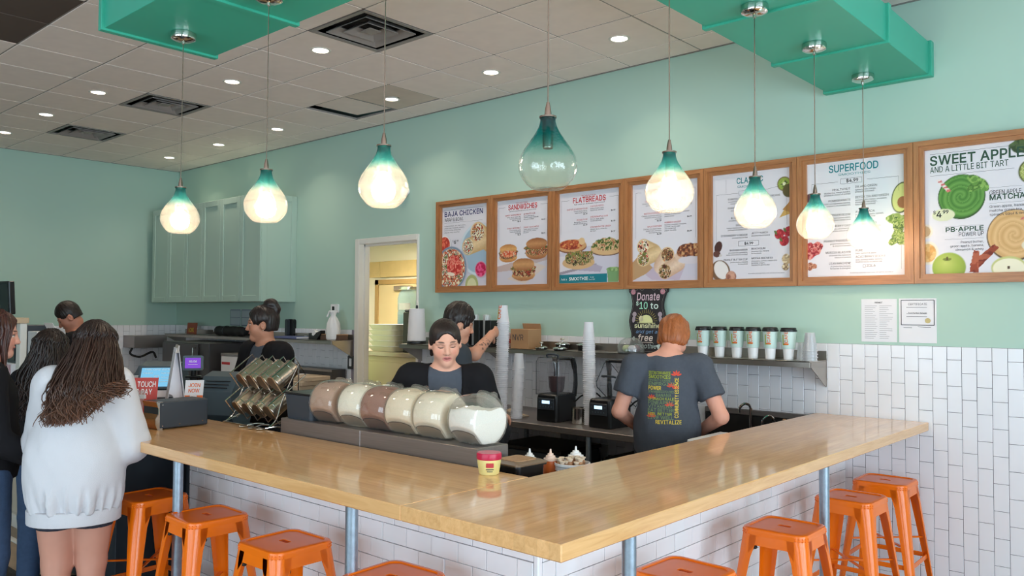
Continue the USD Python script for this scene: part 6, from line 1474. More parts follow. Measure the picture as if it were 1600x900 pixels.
# ------------------------------------------------------------------ back left: oven, hood box, shelf things
t = thing('steel_oven', 'dark steel oven on the counter under the wall cabinet', 'oven', (-9.63, 5.06, 0.9105))
obj('body', [box(-0.58, 0.58, -0.24, 0.30, 0.02, 0.44, 0.008)], m['dark_steel'], t, smooth=False); obj('door', [box(-0.56, 0.34, -0.262, -0.241, 0.05, 0.42, 0.006)], m['dark_steel'], t, smooth=False)
obj('handle', tube([(0.30, -0.262, 0.10), (0.30, -0.30, 0.10), (0.30, -0.30, 0.38), (0.30, -0.262, 0.38)], 0.009, 8), m['steel_bright'], t)
for sx in (-0.5, 0.5):
    for sy in (-0.18, 0.24): obj('foot', mv(cyl(0.02, 0, 0.0205, 12), (sx, sy, 0)), m['black_rubber'], t)
t = thing('hood_box', 'grey steel box with a bent pipe on the far left wall', 'box', (-11.05, 4.95, 1.24))
obj('case', [box(-0.13, 0.2, -0.22, 0.22, 0, 0.16, 0.004)], m['steel_dull'], t, smooth=False); obj('pipe', tube(smooth_path([(0.1, -0.2, 0.0), (0.1, -0.22, -0.08), (0.12, -0.10, -0.12), (0.14, 0.05, -0.06), (0.15, 0.1, -0.14)], 6), 0.014, 8), m['black_rubber'], t)
t = thing('tape_dispenser', 'black tape dispenser on the shelf left of the doorway', 'tape dispenser', (-7.565, 5.28, SHZ + 0.0005)); YZX = np.array([[1, 0, 0], [0, 0, -1], [0, 1, 0]], float)
obj('body', mv(prism(Polygon([(-0.11, 0), (0.04, 0), (0.11, 0.07), (0.11, 0.10), (0.03, 0.075), (-0.02, 0.04), (-0.07, 0.045), (-0.11, 0.07)]), -0.03, 0.03), (0, 0, 0), YZX), m['black_plastic'], t, smooth=False); obj('tape_roll', mv(cyl(0.035, -0.02, 0.02, 20), (-0.03, 0, 0.062), WALLR), m['white_plastic'], t)
t = thing('plastic_bag', 'knotted white plastic bag standing on the shelf under the thermostat', 'bag', (-7.285, 5.29, SHZ + 0.0005))
bv, bf = lathe([(0, 0), (0.075, 0.0), (0.088, 0.02), (0.092, 0.10), (0.08, 0.18), (0.05, 0.235), (0.028, 0.262), (0.04, 0.29), (0.055, 0.31), (0.02, 0.318), (0, 0.312)], 36)
bv = bv * [1, 0.75, 1]; an = np.arctan2(bv[:, 1], bv[:, 0]); bv[:, :2] *= (1 + 0.10 * np.sin(an * 7 + bv[:, 2] * 18) * np.clip(bv[:, 2] * 6, 0.1, 1))[:, None]
obj('bag', (bv, bf), m['white_plastic'], t, smooth=True)
obj('bag_handle', tube(smooth_path([(-0.02, 0, 0.27), (-0.05, -0.01, 0.31), (-0.06, -0.02, 0.28), (-0.07, -0.03, 0.25)], 5), 0.009, 8), m['white_plastic'], t)
for k, (x, lab) in enumerate(((-7.42, 'flat brown wooden box on the shelf between the tape dispenser and the bag'), (-7.19, 'small brown wooden block on the shelf right of the white bag'))):
    t = thing('wooden_box', lab, 'box', (x, 5.33, SHZ + 0.0005)); obj('box_body', [box(-0.07 if k == 0 else -0.035, 0.06 if k == 0 else 0.035, -0.06, 0.06, 0, 0.055, 0.003)], mat('brown_wood', (96, 70, 56), 0.6), t, smooth=False); obj('box_lid', [box(-0.072 if k == 0 else -0.036, 0.062 if k == 0 else 0.036, -0.062, 0.062, 0.055, 0.063, 0.002)], m['cardboard'], t, smooth=False)
t = thing('rolled_apron', 'rolled black cloth bundle on the shelf under the schedule sheets', 'cloth', (-9.38, 5.29, SHZ + 0.0005))
rv, rf = tube(smooth_path([(-0.33, 0, 0.06), (-0.1, 0.0, 0.058), (0.1, 0.01, 0.06), (0.3, 0, 0.055)], 6), [0.058, 0.062, 0.06, 0.058, 0.06, 0.063, 0.06, 0.056, 0.058, 0.06, 0.062, 0.06, 0.058, 0.056, 0.06, 0.06, 0.058, 0.05, 0.052], 14)
obj('bundle', (np.maximum(rv, [-9, -9, 0.001]), rf), m['black_rubber'], t, smooth=True); obj('tie', cat_mesh([mv(lathe([(0.063, -0.01), (0.066, 0), (0.063, 0.01)], 16), (-0.12, 0, 0.06), rot((0, 1, 0), PI/2))]), m['charcoal_plastic'], t)
t = thing('desk_phone', 'black wall telephone above the shelf behind the woman with the bun', 'telephone', (-8.30, YB, 1.44)); obj('body', mv(prism(rrect(0.13, 0.2, 0.03), 0.0, 0.04), (0, 0, 0.1), WALLR), m['black_plastic'], t, smooth=30); obj('handset', mv(prism(rrect(0.05, 0.2, 0.024), 0.041, 0.075), (-0.03, 0, 0.1), WALLR), m['charcoal_plastic'], t, smooth=30)
t = thing('blue_folder', 'flat blue folder lying on the shelf right of the telephone', 'folder', (-8.05, 5.30, SHZ + 0.0005)); obj('cover', [box(-0.22, 0.22, -0.11, 0.11, 0, 0.025, 0.004)], mat('folder_blue', (92, 98, 140), 0.5), t, smooth=False); obj('pages', [box(-0.21, 0.222, -0.105, 0.105, 0.005, 0.02)], m['white_paper'], t, smooth=False)
t = thing('red_card', 'small red printed card standing on the shelf above the oven', 'sign', (-10.43, 5.30, SHZ + 0.0005)); obj('card', [mv(box(-0.13, 0.13, -0.003, 0.003, 0, 0.15), (0, 0, 0.0), rot((1, 0, 0), -0.1))], mat('card_rust', (150, 72, 50), 0.6), t, smooth=False); obj('card_print', mv(text('LOVE', 0.05, True, 0.14, None, 'c'), (0, -0.0035, 0.03), WALLR), m['ink_yellow'], t, smooth=False); obj('foot', [box(-0.10, 0.10, -0.02, 0.03, 0, 0.004)], m['black_plastic'], t, smooth=False)
for k in range(3):
    t = thing('paper_pack', ('lower pack of brown paper sheets on the back counter by the doorway', 'middle pack of paper sheets on the back counter by the doorway', 'top pack of paper sheets on the back counter by the doorway')[k], 'paper', (-7.72 + 0.03 * k, 5.02 + 0.02 * k, 0.9105 + 0.046 * k), 0.05 * k)
    obj('stack', [box(-0.42, 0.42, -0.17, 0.17, 0, 0.045, 0.006)], mat('kraft', (186, 166, 144), 0.8, noise=(20, 0.06, (1, 1, 60))), t, smooth=False); obj('band', [box(-0.06, 0.06, -0.171, 0.171, -0.0, 0.0455)], m['white_paper'], t, smooth=False)
t = thing('warmer_box', 'long dark steel box at the back of the counter left of the doorway', 'box', (-7.66, 5.33, 0.9105)); obj('body', [box(-0.44, 0.42, -0.09, 0.1, 0, 0.2, 0.004)], m['dark_steel'], t, smooth=False); obj('rim', [box(-0.45, 0.43, -0.10, -0.09, 0.175, 0.205, 0.003)], m['steel_dull'], t, smooth=False)
t = thing('receipt_box', 'white box with a red strip by the oven, behind the woman with the bun', 'box', (-8.72, 5.05, 0.9105)); obj('body', [box(-0.2, 0.2, -0.15, 0.15, 0, 0.30, 0.004)], m['white_paper'], t, smooth=False); obj('strip', [box(-0.18, 0.0, -0.1515, -0.15, 0.2, 0.23)], m['ink_red'], t, smooth=False); obj('lid', [box(-0.205, 0.205, -0.155, 0.155, 0.30, 0.33, 0.003)], m['steel_dull'], t, smooth=False)

# ------------------------------------------------------------------ pick-up unit at the far left
t = thing('pickup_unit', 'white pick-up counter with a tall white end panel at the far left', 'counter', (0, 0, 0))
obj('base_cabinet', [box(-8.6, -6.86, 2.30, 2.62, 0.1, 0.98, 0.004)], mat('unit_beige', (206, 194, 178), 0.55), t, smooth=False); obj('plinth', [box(-8.6, -6.84, 2.27, 2.62, 0, 0.1, 0.004)], m['white_paint'], t, smooth=False)
obj('end_panel', [box(-7.30, -7.21, 2.25, 2.30, 0.985, 1.62, 0.004)], m['white_paint'], t, smooth=False); obj('top_board', [box(-8.1, -7.20, 2.19, 2.31, 1.6205, 1.665, 0.004)], mat('unit_wood', (206, 176, 142), 0.5), t, smooth=False)
obj('worktop', [box(-8.6, -6.84, 2.28, 2.64, 0.9805, 1.0, 0.003)], m['white_paint'], t, smooth=False)
t = thing('monitor', 'black flat monitor on top of the white pick-up unit', 'monitor', (-7.78, 2.25, 1.6655), 0.18)
obj('screen', [mv(box(-0.42, 0.26, -0.025, 0.02, 0.025, 0.30, 0.006), (0, 0, 0), rot((1, 0, 0), 0.06))], m['black_plastic'], t, smooth=False); obj('bezel', [mv(box(-0.40, 0.24, -0.028, -0.0255, 0.045, 0.28), (0, 0, 0), rot((1, 0, 0), 0.06))], mat('screen_dark', (14, 16, 20), 0.15), t, smooth=False); obj('foot', [box(-0.2, 0.05, -0.045, 0.045, 0, 0.012, 0.003), box(-0.1, -0.04, 0.0, 0.02, 0.012, 0.09)], m['black_plastic'], t, smooth=False)
t = thing('drinks_cooler', 'dark glass fronted cooler on the pick-up counter beside the white end panel', 'cooler', (-7.76, 2.48, 1.0005)); obj('case', [box(-0.11, 0.11, -0.12, 0.12, 0, 0.60, 0.006)], m['charcoal_plastic'], t, smooth=False); obj('door', [box(-0.09, 0.09, -0.126, -0.1205, 0.3, 0.58, 0.003)], m['black_plastic'], t, smooth=False); obj('price_rail', [box(-0.1, 0.1, -0.126, -0.1205, 0.24, 0.28)], m['white_paper'], t, smooth=False)
t = thing('striped_bag_box', 'pink and white striped box on the pick-up counter', 'box', (-7.62, 2.36, 1.0005)); obj('box_body', [box(-0.05, 0.06, -0.06, 0.0, 0, 0.28, 0.003)], m['white_paper'], t, smooth=False)
for k in range(4): obj('stripe', [box(-0.045 + 0.026 * k, -0.033 + 0.026 * k, -0.0615, -0.06, 0.005, 0.275)], mat('stripe_pink', (206, 150, 160), 0.6), t, smooth=False)

t = thing('white_carton', 'tall white carton on the pick-up counter between the cooler and the man', 'carton', (-7.47, 2.50, 1.0005)); obj('carton_body', [box(-0.1, 0.1, -0.08, 0.08, 0, 0.55, 0.004)], m['white_plastic'], t, smooth=False); obj('flap', [mv(box(-0.1, 0.1, -0.002, 0.002, 0, 0.08), (0, 0.078, 0.548), rot((1, 0, 0), 0.5))], m['white_plastic'], t, smooth=False)

# ------------------------------------------------------------------ kitchen things seen through the doorway
t = thing('kitchen_cabinet', 'cream half height cabinet with a steel top inside the doorway', 'cabinet', (-7.15, 6.12, 0)); obj('body', [box(-0.75, 0.75, -0.28, 0.3, 0, 1.24, 0.006)], m['kitchen_cream'], t, smooth=False); obj('top', [box(-0.77, 0.77, -0.31, 0.32, 1.2405, 1.29, 0.004)], m['steel_warm'], t, smooth=False); obj('door', [box(-0.70, 0.70, -0.292, -0.281, 0.1, 1.18, 0.004)], m['kitchen_cream'], t, smooth=False)
for k in range(5):
    lab = 'clear plastic tray, %s from the top, stacked on the cream kitchen cabinet' % ordinal(5 - k)
    if k == 0:
        tr0 = thing('plastic_tray', lab, 'tray', (-7.18, 6.02, 1.2905), group='stacked trays in the kitchen'); obj('tray', loft([pr(0.40, 0.28, 0.0), pr(0.46, 0.34, 0.05), pr(0.48, 0.36, 0.053), pr(0.48, 0.36, 0.058)]), mat('tray_clear', (226, 220, 190), 0.2), tr0, smooth=30); obj('rim', loft([pr(0.485, 0.365, 0.0582), pr(0.485, 0.365, 0.0602)]), m['white_plastic'], tr0, smooth=False)
    else: dup(tr0, (-7.18, 6.02, 1.2905 + 0.0603 * k), 0.0, lab)
t = thing('black_equipment', 'tall black appliance on the kitchen cabinet behind the paper towel', 'appliance', (-6.66, 6.08, 1.2905)); obj('body', [box(-0.2, 0.22, -0.18, 0.18, 0, 0.44, 0.01)], m['black_plastic'], t, smooth=False); obj('lid', [box(-0.19, 0.21, -0.17, 0.17, 0.44, 0.47, 0.01)], m['charcoal_plastic'], t, smooth=False)
t = thing('water_bottle', 'large clear blue water container high in the kitchen', 'water bottle', (-7.62, 6.66, 1.40))
obj('bottle', lathe([(0, 0), (0.13, 0.0), (0.145, 0.02), (0.145, 0.16), (0.138, 0.175), (0.145, 0.19), (0.145, 0.33), (0.138, 0.345), (0.145, 0.36), (0.145, 0.50), (0.13, 0.56), (0.10, 0.60), (0, 0.61)], 36), clear_glass('blue_clear', (0.55, 0.70, 0.78), 0.1, 0.25, (0.7, 0.8, 0.85)), t, smooth=40)
obj('water', lathe([(0, 0.01), (0.135, 0.012), (0.138, 0.30), (0, 0.30)], 28), clear_glass('water_tint', (0.5, 0.66, 0.76), 0.1, 0.2, (0.6, 0.72, 0.8)), t); obj('bottle_label', wrap_on(flat(sbox(-0.08, 0.36, 0.08, 0.44)), 0.1455, 0.1455, 0.5, facing=-1.2, lift=0.001), m['white_paper'], t, smooth=False); obj('collar', lathe([(0.10, 0.60), (0.13, 0.605), (0.13, 0.64), (0, 0.645)], 28), m['steel_bright'], t)
t = thing('bottle_stand', 'cream stand under the blue water container', 'stand', (-7.62, 6.73, 0)); obj('stand', [box(-0.18, 0.18, -0.16, 0.2, 0, 1.398, 0.01)], m['cream_paint'], t, smooth=False); obj('spout', tube([(0, -0.16, 1.3), (0, -0.19, 1.3)], 0.02, 10), m['steel_bright'], t)
t = thing('kitchen_door', 'cream closed door at the far wall of the kitchen', 'door', (-9.3, 7.985, 0)); obj('leaf', [box(-0.5, 0.5, -0.04, 0.0, 0, 2.15, 0.005)], m['kitchen_cream'], t, smooth=False); obj('casing', [box(-0.58, -0.5, -0.05, 0.005, 0, 2.22), box(0.5, 0.58, -0.05, 0.005, 0, 2.22), box(-0.58, 0.58, -0.05, 0.005, 2.15, 2.22)], mat('casing_tan', (176, 144, 92), 0.6), t, smooth=False); obj('closer', [box(-0.1, 0.28, -0.09, -0.04, 2.05, 2.12, 0.006)], m['steel_warm'], t, smooth=False)
t = thing('kitchen_panel_band', 'tan tiled band running along the far kitchen wall', 'trim', (0, 0, 0)); 
for k in range(7): obj('panel', [box(-11.5 + 0.85 * k, -10.66 + 0.85 * k, 7.96, 7.998, 2.26, 2.50, 0.004)], mat('band_tan', (206, 182, 130), 0.6, noise=(6, 0.08)), t, smooth=False)
# ------------------------------------------------------------------ people: bodies from smooth distance fields, one continuous surface each
def _rc(p, a, b, r1, r2):
    ab = b - a; L2 = ab @ ab + 1e-12
    t = np.clip(((p - a) @ ab) / L2, 0, 1)
    d = p - a - t[..., None] * ab
    return np.sqrt((d * d).sum(-1)) - (r1 + (r2 - r1) * t)
class Field:
    def __init__(self): self.ops = []
    def rc(self, a, b, r1, r2, k=0.03, flat=None, cut=None):
        """tapered limb; flat=(axis, factor) squashes it along an axis; cut=(point, normal) ends it with a clean plane"""
        self.ops.append(('rc', np.array(a, float), np.array(b, float), r1, r2, k, flat, cut)); return self
    def el(self, c, r, k=0.04, R=None): self.ops.append(('el', np.array(c, float), np.array(r, float), k, R)); return self
    def carve(self, c, r, k=0.01, R=None): self.ops.append(('cv', np.array(c, float), np.array(r, float), k, R)); return self
    def fn(self, f, lo, hi): self.ops.append(('fn', f, np.array(lo, float), np.array(hi, float))); return self
    def bounds(self):
        lo, hi = np.full(3, 9.), np.full(3, -9.)
        for o in self.ops:
            if o[0] == 'rc':
                r = max(o[3], o[4])
                lo = np.minimum(lo, np.minimum(o[1], o[2]) - r); hi = np.maximum(hi, np.maximum(o[1], o[2]) + r)
            elif o[0] == 'el': lo = np.minimum(lo, o[1] - o[2].max()); hi = np.maximum(hi, o[1] + o[2].max())
        return lo - 0.03, hi + 0.03
    def evaluate(self, xs, ys, zs):
        D = np.full((len(xs), len(ys), len(zs)), 0.2, np.float32)
        def sub(lo, hi):
            s = [slice(max(np.searchsorted(g, l) - 1, 0), np.searchsorted(g, h) + 1) for g, l, h in zip((xs, ys, zs), lo, hi)]
            g = np.stack(np.meshgrid(xs[s[0]], ys[s[1]], zs[s[2]], indexing='ij'), -1)
            return tuple(s), g
        for o in self.ops:
            if o[0] == 'rc':
                _, a, b, r1, r2, k, fl, cut = o
                m_ = max(r1, r2) + k + 0.02
                s, g = sub(np.minimum(a, b) - m_, np.maximum(a, b) + m_)
                if 0 in g.shape: continue
                q = g
                if fl is not None:
                    n, fac = np.asarray(fl[0], float), fl[1]; n = n / np.linalg.norm(n)
                    h = ((g - a) @ n); q = g + (h * (1 / fac - 1))[..., None] * n
                d = _rc(q, a, b, r1, r2) * (min(1, fl[1]) if fl is not None else 1)
                if cut is not None: d = np.maximum(d, (g - np.asarray(cut[0])) @ np.asarray(cut[1]))
            elif o[0] in ('el', 'cv'):
                _, c, r, k, R_ = o
                m_ = r.max() + k + 0.02
                s, g = sub(c - m_, c + m_)
                if 0 in g.shape: continue
                q = g - c
                if R_ is not None: q = q @ R_
                k0 = np.sqrt(((q / r) ** 2).sum(-1)); k1 = np.sqrt(((q / (r * r)) ** 2).sum(-1)) + 1e-9
                d = k0 * (k0 - 1) / k1
            else:
                s, g = sub(o[2], o[3])
                D[s] = o[1](g, D[s]); continue
            cur = D[s]
            if o[0] == 'cv':
                h = np.maximum(k - np.abs(cur + d), 0) / k; D[s] = np.maximum(cur, -d) + h * h * k / 4
            else:
                h = np.maximum(k - np.abs(cur - d), 0) / k; D[s] = np.minimum(cur, d) - h * h * k / 4
        return D
def axis_grid(lo, hi, step, fine=None, fstep=None):
    if fine is None: return np.arange(lo, hi + step, step)
    a = np.arange(lo, fine[0], step) if fine[0] > lo else np.zeros(0); b = np.arange(max(fine[0], lo), min(fine[1], hi), fstep); c = np.arange(min(fine[1], hi), hi + step, step)
    g = np.concatenate([a, b, c]); return g[np.concatenate([[True], np.diff(g) > fstep * 0.4])]
def surface_nets(D, xs, ys, zs):
    S = D < 0
    nx, ny, nz_ = D.shape
    c = np.zeros((nx - 1, ny - 1, nz_ - 1), np.uint8)
    for dx in (0, 1):
        for dy in (0, 1):
            for dz in (0, 1): c += S[dx:nx-1+dx, dy:ny-1+dy, dz:nz_-1+dz]
    act = np.argwhere((c > 0) & (c < 8))
    idx = np.full(c.shape, -1, np.int64); idx[tuple(act.T)] = np.arange(len(act))
    i, j, k = act.T
    corner = {}
    for dx in (0, 1):
        for dy in (0, 1):
            for dz in (0, 1): corner[dx, dy, dz] = D[i + dx, j + dy, k + dz]
    acc = np.zeros((len(act), 3)); cnt = np.zeros(len(act))
    for a in corner:
        for ax in range(3):
            if a[ax] == 0:
                b = list(a); b[ax] = 1; b = tuple(b)
                da, db = corner[a], corner[b]; x = (da < 0) != (db < 0)
                t = np.where(x, da / np.where(x, da - db, 1), 0)
                p = np.tile(np.array(a, float), (len(act), 1)); p[:, ax] = t
                acc += p * x[:, None]; cnt += x
    f = acc / np.maximum(cnt, 1)[:, None]
    V = np.column_stack([g[n] + fr * (g[n + 1] - g[n]) for g, n, fr in zip((xs, ys, zs), (i, j, k), f.T)])
    F = []
    for ax in range(3):
        o1, o2 = [(1, 2), (2, 0), (0, 1)][ax]
        sl0 = [slice(None)] * 3; sl1 = [slice(None)] * 3
        sl0[ax] = slice(0, -1); sl1[ax] = slice(1, None)
        e = np.argwhere(S[tuple(sl0)] != S[tuple(sl1)])
        e = e[(e[:, o1] > 0) & (e[:, o2] > 0) & (e[:, o1] < D.shape[o1] - 1) & (e[:, o2] < D.shape[o2] - 1)]
        if not len(e): continue
        inside = S[tuple(e.T)]
        def cell(d1, d2):
            q = e.copy(); q[:, o1] -= d1; q[:, o2] -= d2; return idx[tuple(q.T)]
        A, Bq, C, Dq = cell(1, 1), cell(0, 1), cell(0, 0), cell(1, 0)
        quad = np.where(inside[:, None], np.column_stack([A, Bq, C, Dq]), np.column_stack([A, Dq, C, Bq]))
        F.append(quad)
    F = np.vstack(F); F = F[(F >= 0).all(1)]
    return V, np.vstack([F[:, [0, 1, 2]], F[:, [0, 2, 3]]])
def field_mesh(fd, step, fine=None, fstep=0.0036, disp=None):
    lo, hi = fd.bounds()
    gr = [axis_grid(lo[q], hi[q], step, None if fine is None else (fine[0][q], fine[1][q]), fstep) for q in range(3)]
    D = fd.evaluate(*gr)
    V, F = surface_nets(D, *gr)
    if disp is not None:
        n = meshkit.arrays((V, F), True)[2]; V = V + n * disp(V)[:, None]
    return V, F

HAND_FLEX = {}
def add_hand(fd, wrist, direction, palm_normal, side, curl=0.35, s=1.0, spread=0.12):
    """palm, four unequal fingers bent at the knuckles and a thumb from the side of the palm"""
    d = np.array(direction, float); d /= np.linalg.norm(d)
    n = np.array(palm_normal, float); n -= d * (n @ d); n /= np.linalg.norm(n)
    l = np.cross(d, n) * side        # towards the thumb
    w = np.array(wrist, float)
    fd.rc(w, w + d * 0.085 * s, 0.026 * s, 0.036 * s, 0.02, (n, 0.5))
    for q, (off, L) in enumerate(((0.027, 0.072), (0.009, 0.080), (-0.010, 0.074), (-0.027, 0.058))):
        a = w + d * 0.082 * s + l * off * s; dd = d + l * (off * 3.2 * spread); dd /= np.linalg.norm(dd)
        for seg, (fr, r0, r1) in enumerate(((0.45, 0.0092, 0.0086), (0.31, 0.0086, 0.0080), (0.24, 0.0080, 0.0068))):
            ang = curl * (0.6 + 0.5 * seg); dd = dd * math.cos(ang) + n * math.sin(ang); dd /= np.linalg.norm(dd)
            b = a + dd * L * fr * s; fd.rc(a, b, r0 * s, r1 * s, 0.006); a = b
    a = w + d * 0.022 * s + l * 0.024 * s; dd = d * 0.62 + l * 0.68 + n * 0.3; dd /= np.linalg.norm(dd)
    for fr, r0, r1 in ((0.040, 0.0135, 0.0108), (0.030, 0.0105, 0.0092), (0.024, 0.0092, 0.0076)):
        b = a + dd * fr * s; fd.rc(a, b, r0 * s, r1 * s, 0.008); a = b; dd = dd + d * 0.25 + n * curl * 0.5; dd /= np.linalg.norm(dd)

def Rhead(yaw=0.0, pitch=0.0, roll_=0.0):
    """head turned left (+yaw), bent down (+pitch), tilted to its right (+roll)"""
    return rot((0, 0, 1), yaw) @ rot((1, 0, 0), -pitch) @ rot((0, 1, 0), roll_)
class Figure:
    def __init__(self, name, label, loc, face, H=1.68, skin=(206, 150, 124), lip=(176, 96, 92), hair=(52, 36, 30), brow=None, down=False, female=True, eyes='open', head=(0, 0, 0), lean=0.0, head_at=None):
        self.s = H / 1.70
        self.rz = math.atan2(-face[0], face[1])
        self.t = thing(name, label, 'person', loc, self.rz)
        self.female = female; self.skin, self.lip, self.hairc = skin, lip, hair
        self.brow = brow or tuple(int(q * 0.8) for q in hair)
        self.eyes = eyes
        s = self.s
        L = rot((1, 0, 0), -lean); self.L = L; piv = np.array([0, 0, 0.95 * s])
        up = lambda p: L @ (np.array(p, float) * s - piv) + piv
        self.up = up
        sw = 0.165 if female else 0.190
        self.neck, self.shR, self.shL = up((0, -0.012, 1.425)), up((sw, -0.01, 1.375)), up((-sw, -0.01, 1.375))
        self.chest, self.waist, self.pelvis = up((0, 0, 1.24)), up((0, 0, 1.06)), np.array([0, -0.01, 0.93]) * s
        self.hc = up((0, 0.022, 1.578)) if head_at is None else np.array(head_at, float)
        self.Rh = L @ Rhead(*head)
        self.arms = {}
        self.thick = 1.0
        self.legs = {1: ((0.09, 0, 0.90), (0.098, 0.015, 0.49), (0.10, -0.02, 0.085)), -1: ((-0.09, 0, 0.90), (-0.098, 0.015, 0.49), (-0.10, -0.02, 0.085))}
    def H(self, p): return self.hc + self.Rh @ (np.array(p, float) * self.s)
    def arm(self, side, elbow, wrist, hdir=None, palm=(0, 0, -1), curl=0.5):
        e, w = np.array(elbow, float), np.array(wrist, float)
        self.arms[side] = (e, w, (w - e) if hdir is None else np.array(hdir, float), palm, curl)
    def sh(self, side): return self.shR if side > 0 else self.shL
    def body(self, hand_fine=None):
        s, fd, U, Rh = self.s, Field(), self.up, self.Rh
        g = 1.0 if self.female else 1.12
        rot_t = self.L
        fd.el(self.chest, np.array((0.142 * g, 0.098 * g, 0.17)) * s, 0.05, rot_t); fd.el(self.waist, np.array((0.125 * g, 0.09 * g, 0.15)) * s, 0.06, rot_t); fd.el(self.pelvis, np.array((0.16, 0.115, 0.13)) * s, 0.06)
        for sd in (1, -1):
            fd.rc(self.neck, self.sh(sd), 0.052 * s, 0.052 * g * s, 0.05)
            if sd in self.arms:
                e, w, hd, palm, curl = self.arms[sd]
                fd.rc(self.sh(sd), e, 0.048 * g * s, 0.039 * g * s, 0.03); fd.rc(e, w, 0.040 * g * s, 0.027 * g * s, 0.015)
                add_hand(fd, w, hd, palm, sd * 1.0, curl, s)
            h, k, a = [np.array(q) * s for q in self.legs[sd]]
            fd.rc(h, k, 0.088 * s * self.thick, 0.056 * s * self.thick, 0.03); fd.rc(k, a, 0.056 * s * self.thick, 0.036 * s, 0.02); fd.el((k + (a - k) * 0.28 + np.array([0, -0.022, 0]) * s), np.array((0.048, 0.05, 0.12)) * s, 0.03)
            fd.rc(a + np.array([0, -0.015, -0.035]) * s, a + np.array([0.01 * sd, 0.15, -0.055]) * s, 0.04 * s, 0.028 * s, 0.03)
        # neck and head
        jw = 1.0 if self.female else 1.1
        fd.rc(self.neck - np.array([0, 0, 0.02]), self.H((0, -0.022, -0.06)), 0.052 * s * g, 0.050 * s * g, 0.03)
        P = lambda p: self.H(p)
        fd.el(P((0, -0.012, 0.035)), np.array((0.074, 0.092, 0.080)) * s, 0.02, Rh); fd.el(P((0, 0.018, -0.028)), np.array((0.063, 0.068, 0.076)) * s, 0.03, Rh)
        fd.rc(P((0, 0.01, -0.062)), P((0, 0.052, -0.088)), 0.046 * jw * s, 0.027 * jw * s, 0.03); fd.el(P((0, 0.066, -0.094)), np.array((0.019 * jw, 0.015, 0.016)) * s, 0.02, Rh)
        for sd in (1, -1):
            fd.el(P((0.036 * sd, 0.048, -0.034)), np.array((0.028, 0.026, 0.030)) * s, 0.025, Rh)
            fd.rc(P((0.014 * sd, 0.080, 0.020)), P((0.048 * sd, 0.064, 0.020)), 0.009 * s, 0.008 * s, 0.014)
            fd.rc(P((0.035 * sd, -0.012, 0.035)), P((0.072 * sd, -0.004, -0.02)), 0.02 * s, 0.012 * s, 0.02)
        for sd in (1, -1): fd.carve(P((0.031 * sd, 0.094, 0.001)), np.array((0.017, 0.017, 0.011)) * s, 0.012, Rh)
        for sd in (1, -1):
            fd.el(P((0.031 * sd, 0.067, 0.0)), np.array((0.0135, 0.0125, 0.0105)) * s, 0.004, Rh)
            fd.el(P((0.078 * sd, -0.012, -0.012)), np.array((0.009, 0.019, 0.030)) * s, 0.006, Rh @ rot((0, 0, 1), -0.45 * sd))
            fd.carve(P((0.088 * sd, -0.006, -0.008)), np.array((0.007, 0.009, 0.015)) * s, 0.004, Rh)
        fd.rc(P((0, 0.078, 0.012)), P((0, 0.098, -0.030)), 0.0085 * s, 0.0115 * s, 0.012)
        for sd in (1, -1): fd.el(P((0.0115 * sd, 0.089, -0.034)), np.array((0.0085, 0.010, 0.0075)) * s, 0.006, Rh)
        fd.rc(P((-0.018, 0.072, -0.0605)), P((0, 0.081, -0.0585)), 0.0045 * s, 0.0075 * s, 0.006); fd.rc(P((0.018, 0.072, -0.0605)), P((0, 0.081, -0.0585)), 0.0045 * s, 0.0075 * s, 0.006)
        fd.rc(P((-0.014, 0.071, -0.0695)), P((0.014, 0.071, -0.0695)), 0.0085 * s, 0.0085 * s, 0.008)
        fd.carve(P((0, 0.085, -0.0645)), np.array((0.022, 0.008, 0.0016)) * s, 0.003, Rh)
        fine = (self.hc - 0.125 * s, self.hc + 0.125 * s)
        if hand_fine is not None: fine = (np.minimum(fine[0], hand_fine - 0.10), np.maximum(fine[1], hand_fine + 0.10)) if False else fine
        V, F = field_mesh(fd, 0.0085 if hand_fine is None else 0.0058, fine, 0.0038)
        q = (V - self.hc) @ Rh / s
        C = np.tile(np.array(lin(self.skin)), (len(V), 1))
        C *= (0.96 + 0.08 * meshkit.fbm(V * 30, 3))[:, None]
        def tint(mask, col, a=1.0):
            mk = np.clip(mask, 0, 1)[:, None] * a; C[:] = C * (1 - mk) + np.array(lin(col)) * mk
        front = q[:, 1] > 0.045
        ax_ = np.abs(q[:, 0])
        sk = np.array(self.skin)
        tint(front * np.exp(-(((ax_ - 0.042) / 0.02) ** 2 + ((q[:, 2] + 0.03) / 0.022) ** 2)), tuple(np.clip(sk * [1.02, 0.82, 0.80], 0, 255)), 0.5)
        tint(front * (q[:, 1] > 0.066) * (1.15 - np.sqrt((q[:, 0] / 0.023) ** 2 + ((q[:, 2] + 0.0645) / 0.0125) ** 2)) * 6, self.lip, 0.85)
        tint(front * (q[:, 1] > 0.066) * (1 - np.sqrt((q[:, 0] / 0.021) ** 2 + ((q[:, 2] + 0.0645) / 0.0022) ** 2)) * 4, (96, 46, 44))
        tint(front * (q[:, 1] > 0.085) * (1 - np.sqrt(((ax_ - 0.007) / 0.005) ** 2 + ((q[:, 2] + 0.040) / 0.004) ** 2)) * 4, (90, 50, 44), 0.8)
        tint(front * (1 - np.sqrt(((ax_ - 0.031) / 0.020) ** 2 + ((q[:, 2] - 0.0255 + (ax_ - 0.031) ** 2 * 6) / 0.0045) ** 2)) * 4, self.brow, 0.85)
        ex = (ax_ - 0.031); ez = q[:, 2]
        tint(front * (1 - np.sqrt((ex / 0.022) ** 2 + ((ez - 0.006) / 0.014) ** 2)) * 2, tuple((sk * 0.72).astype(int)), 0.5)
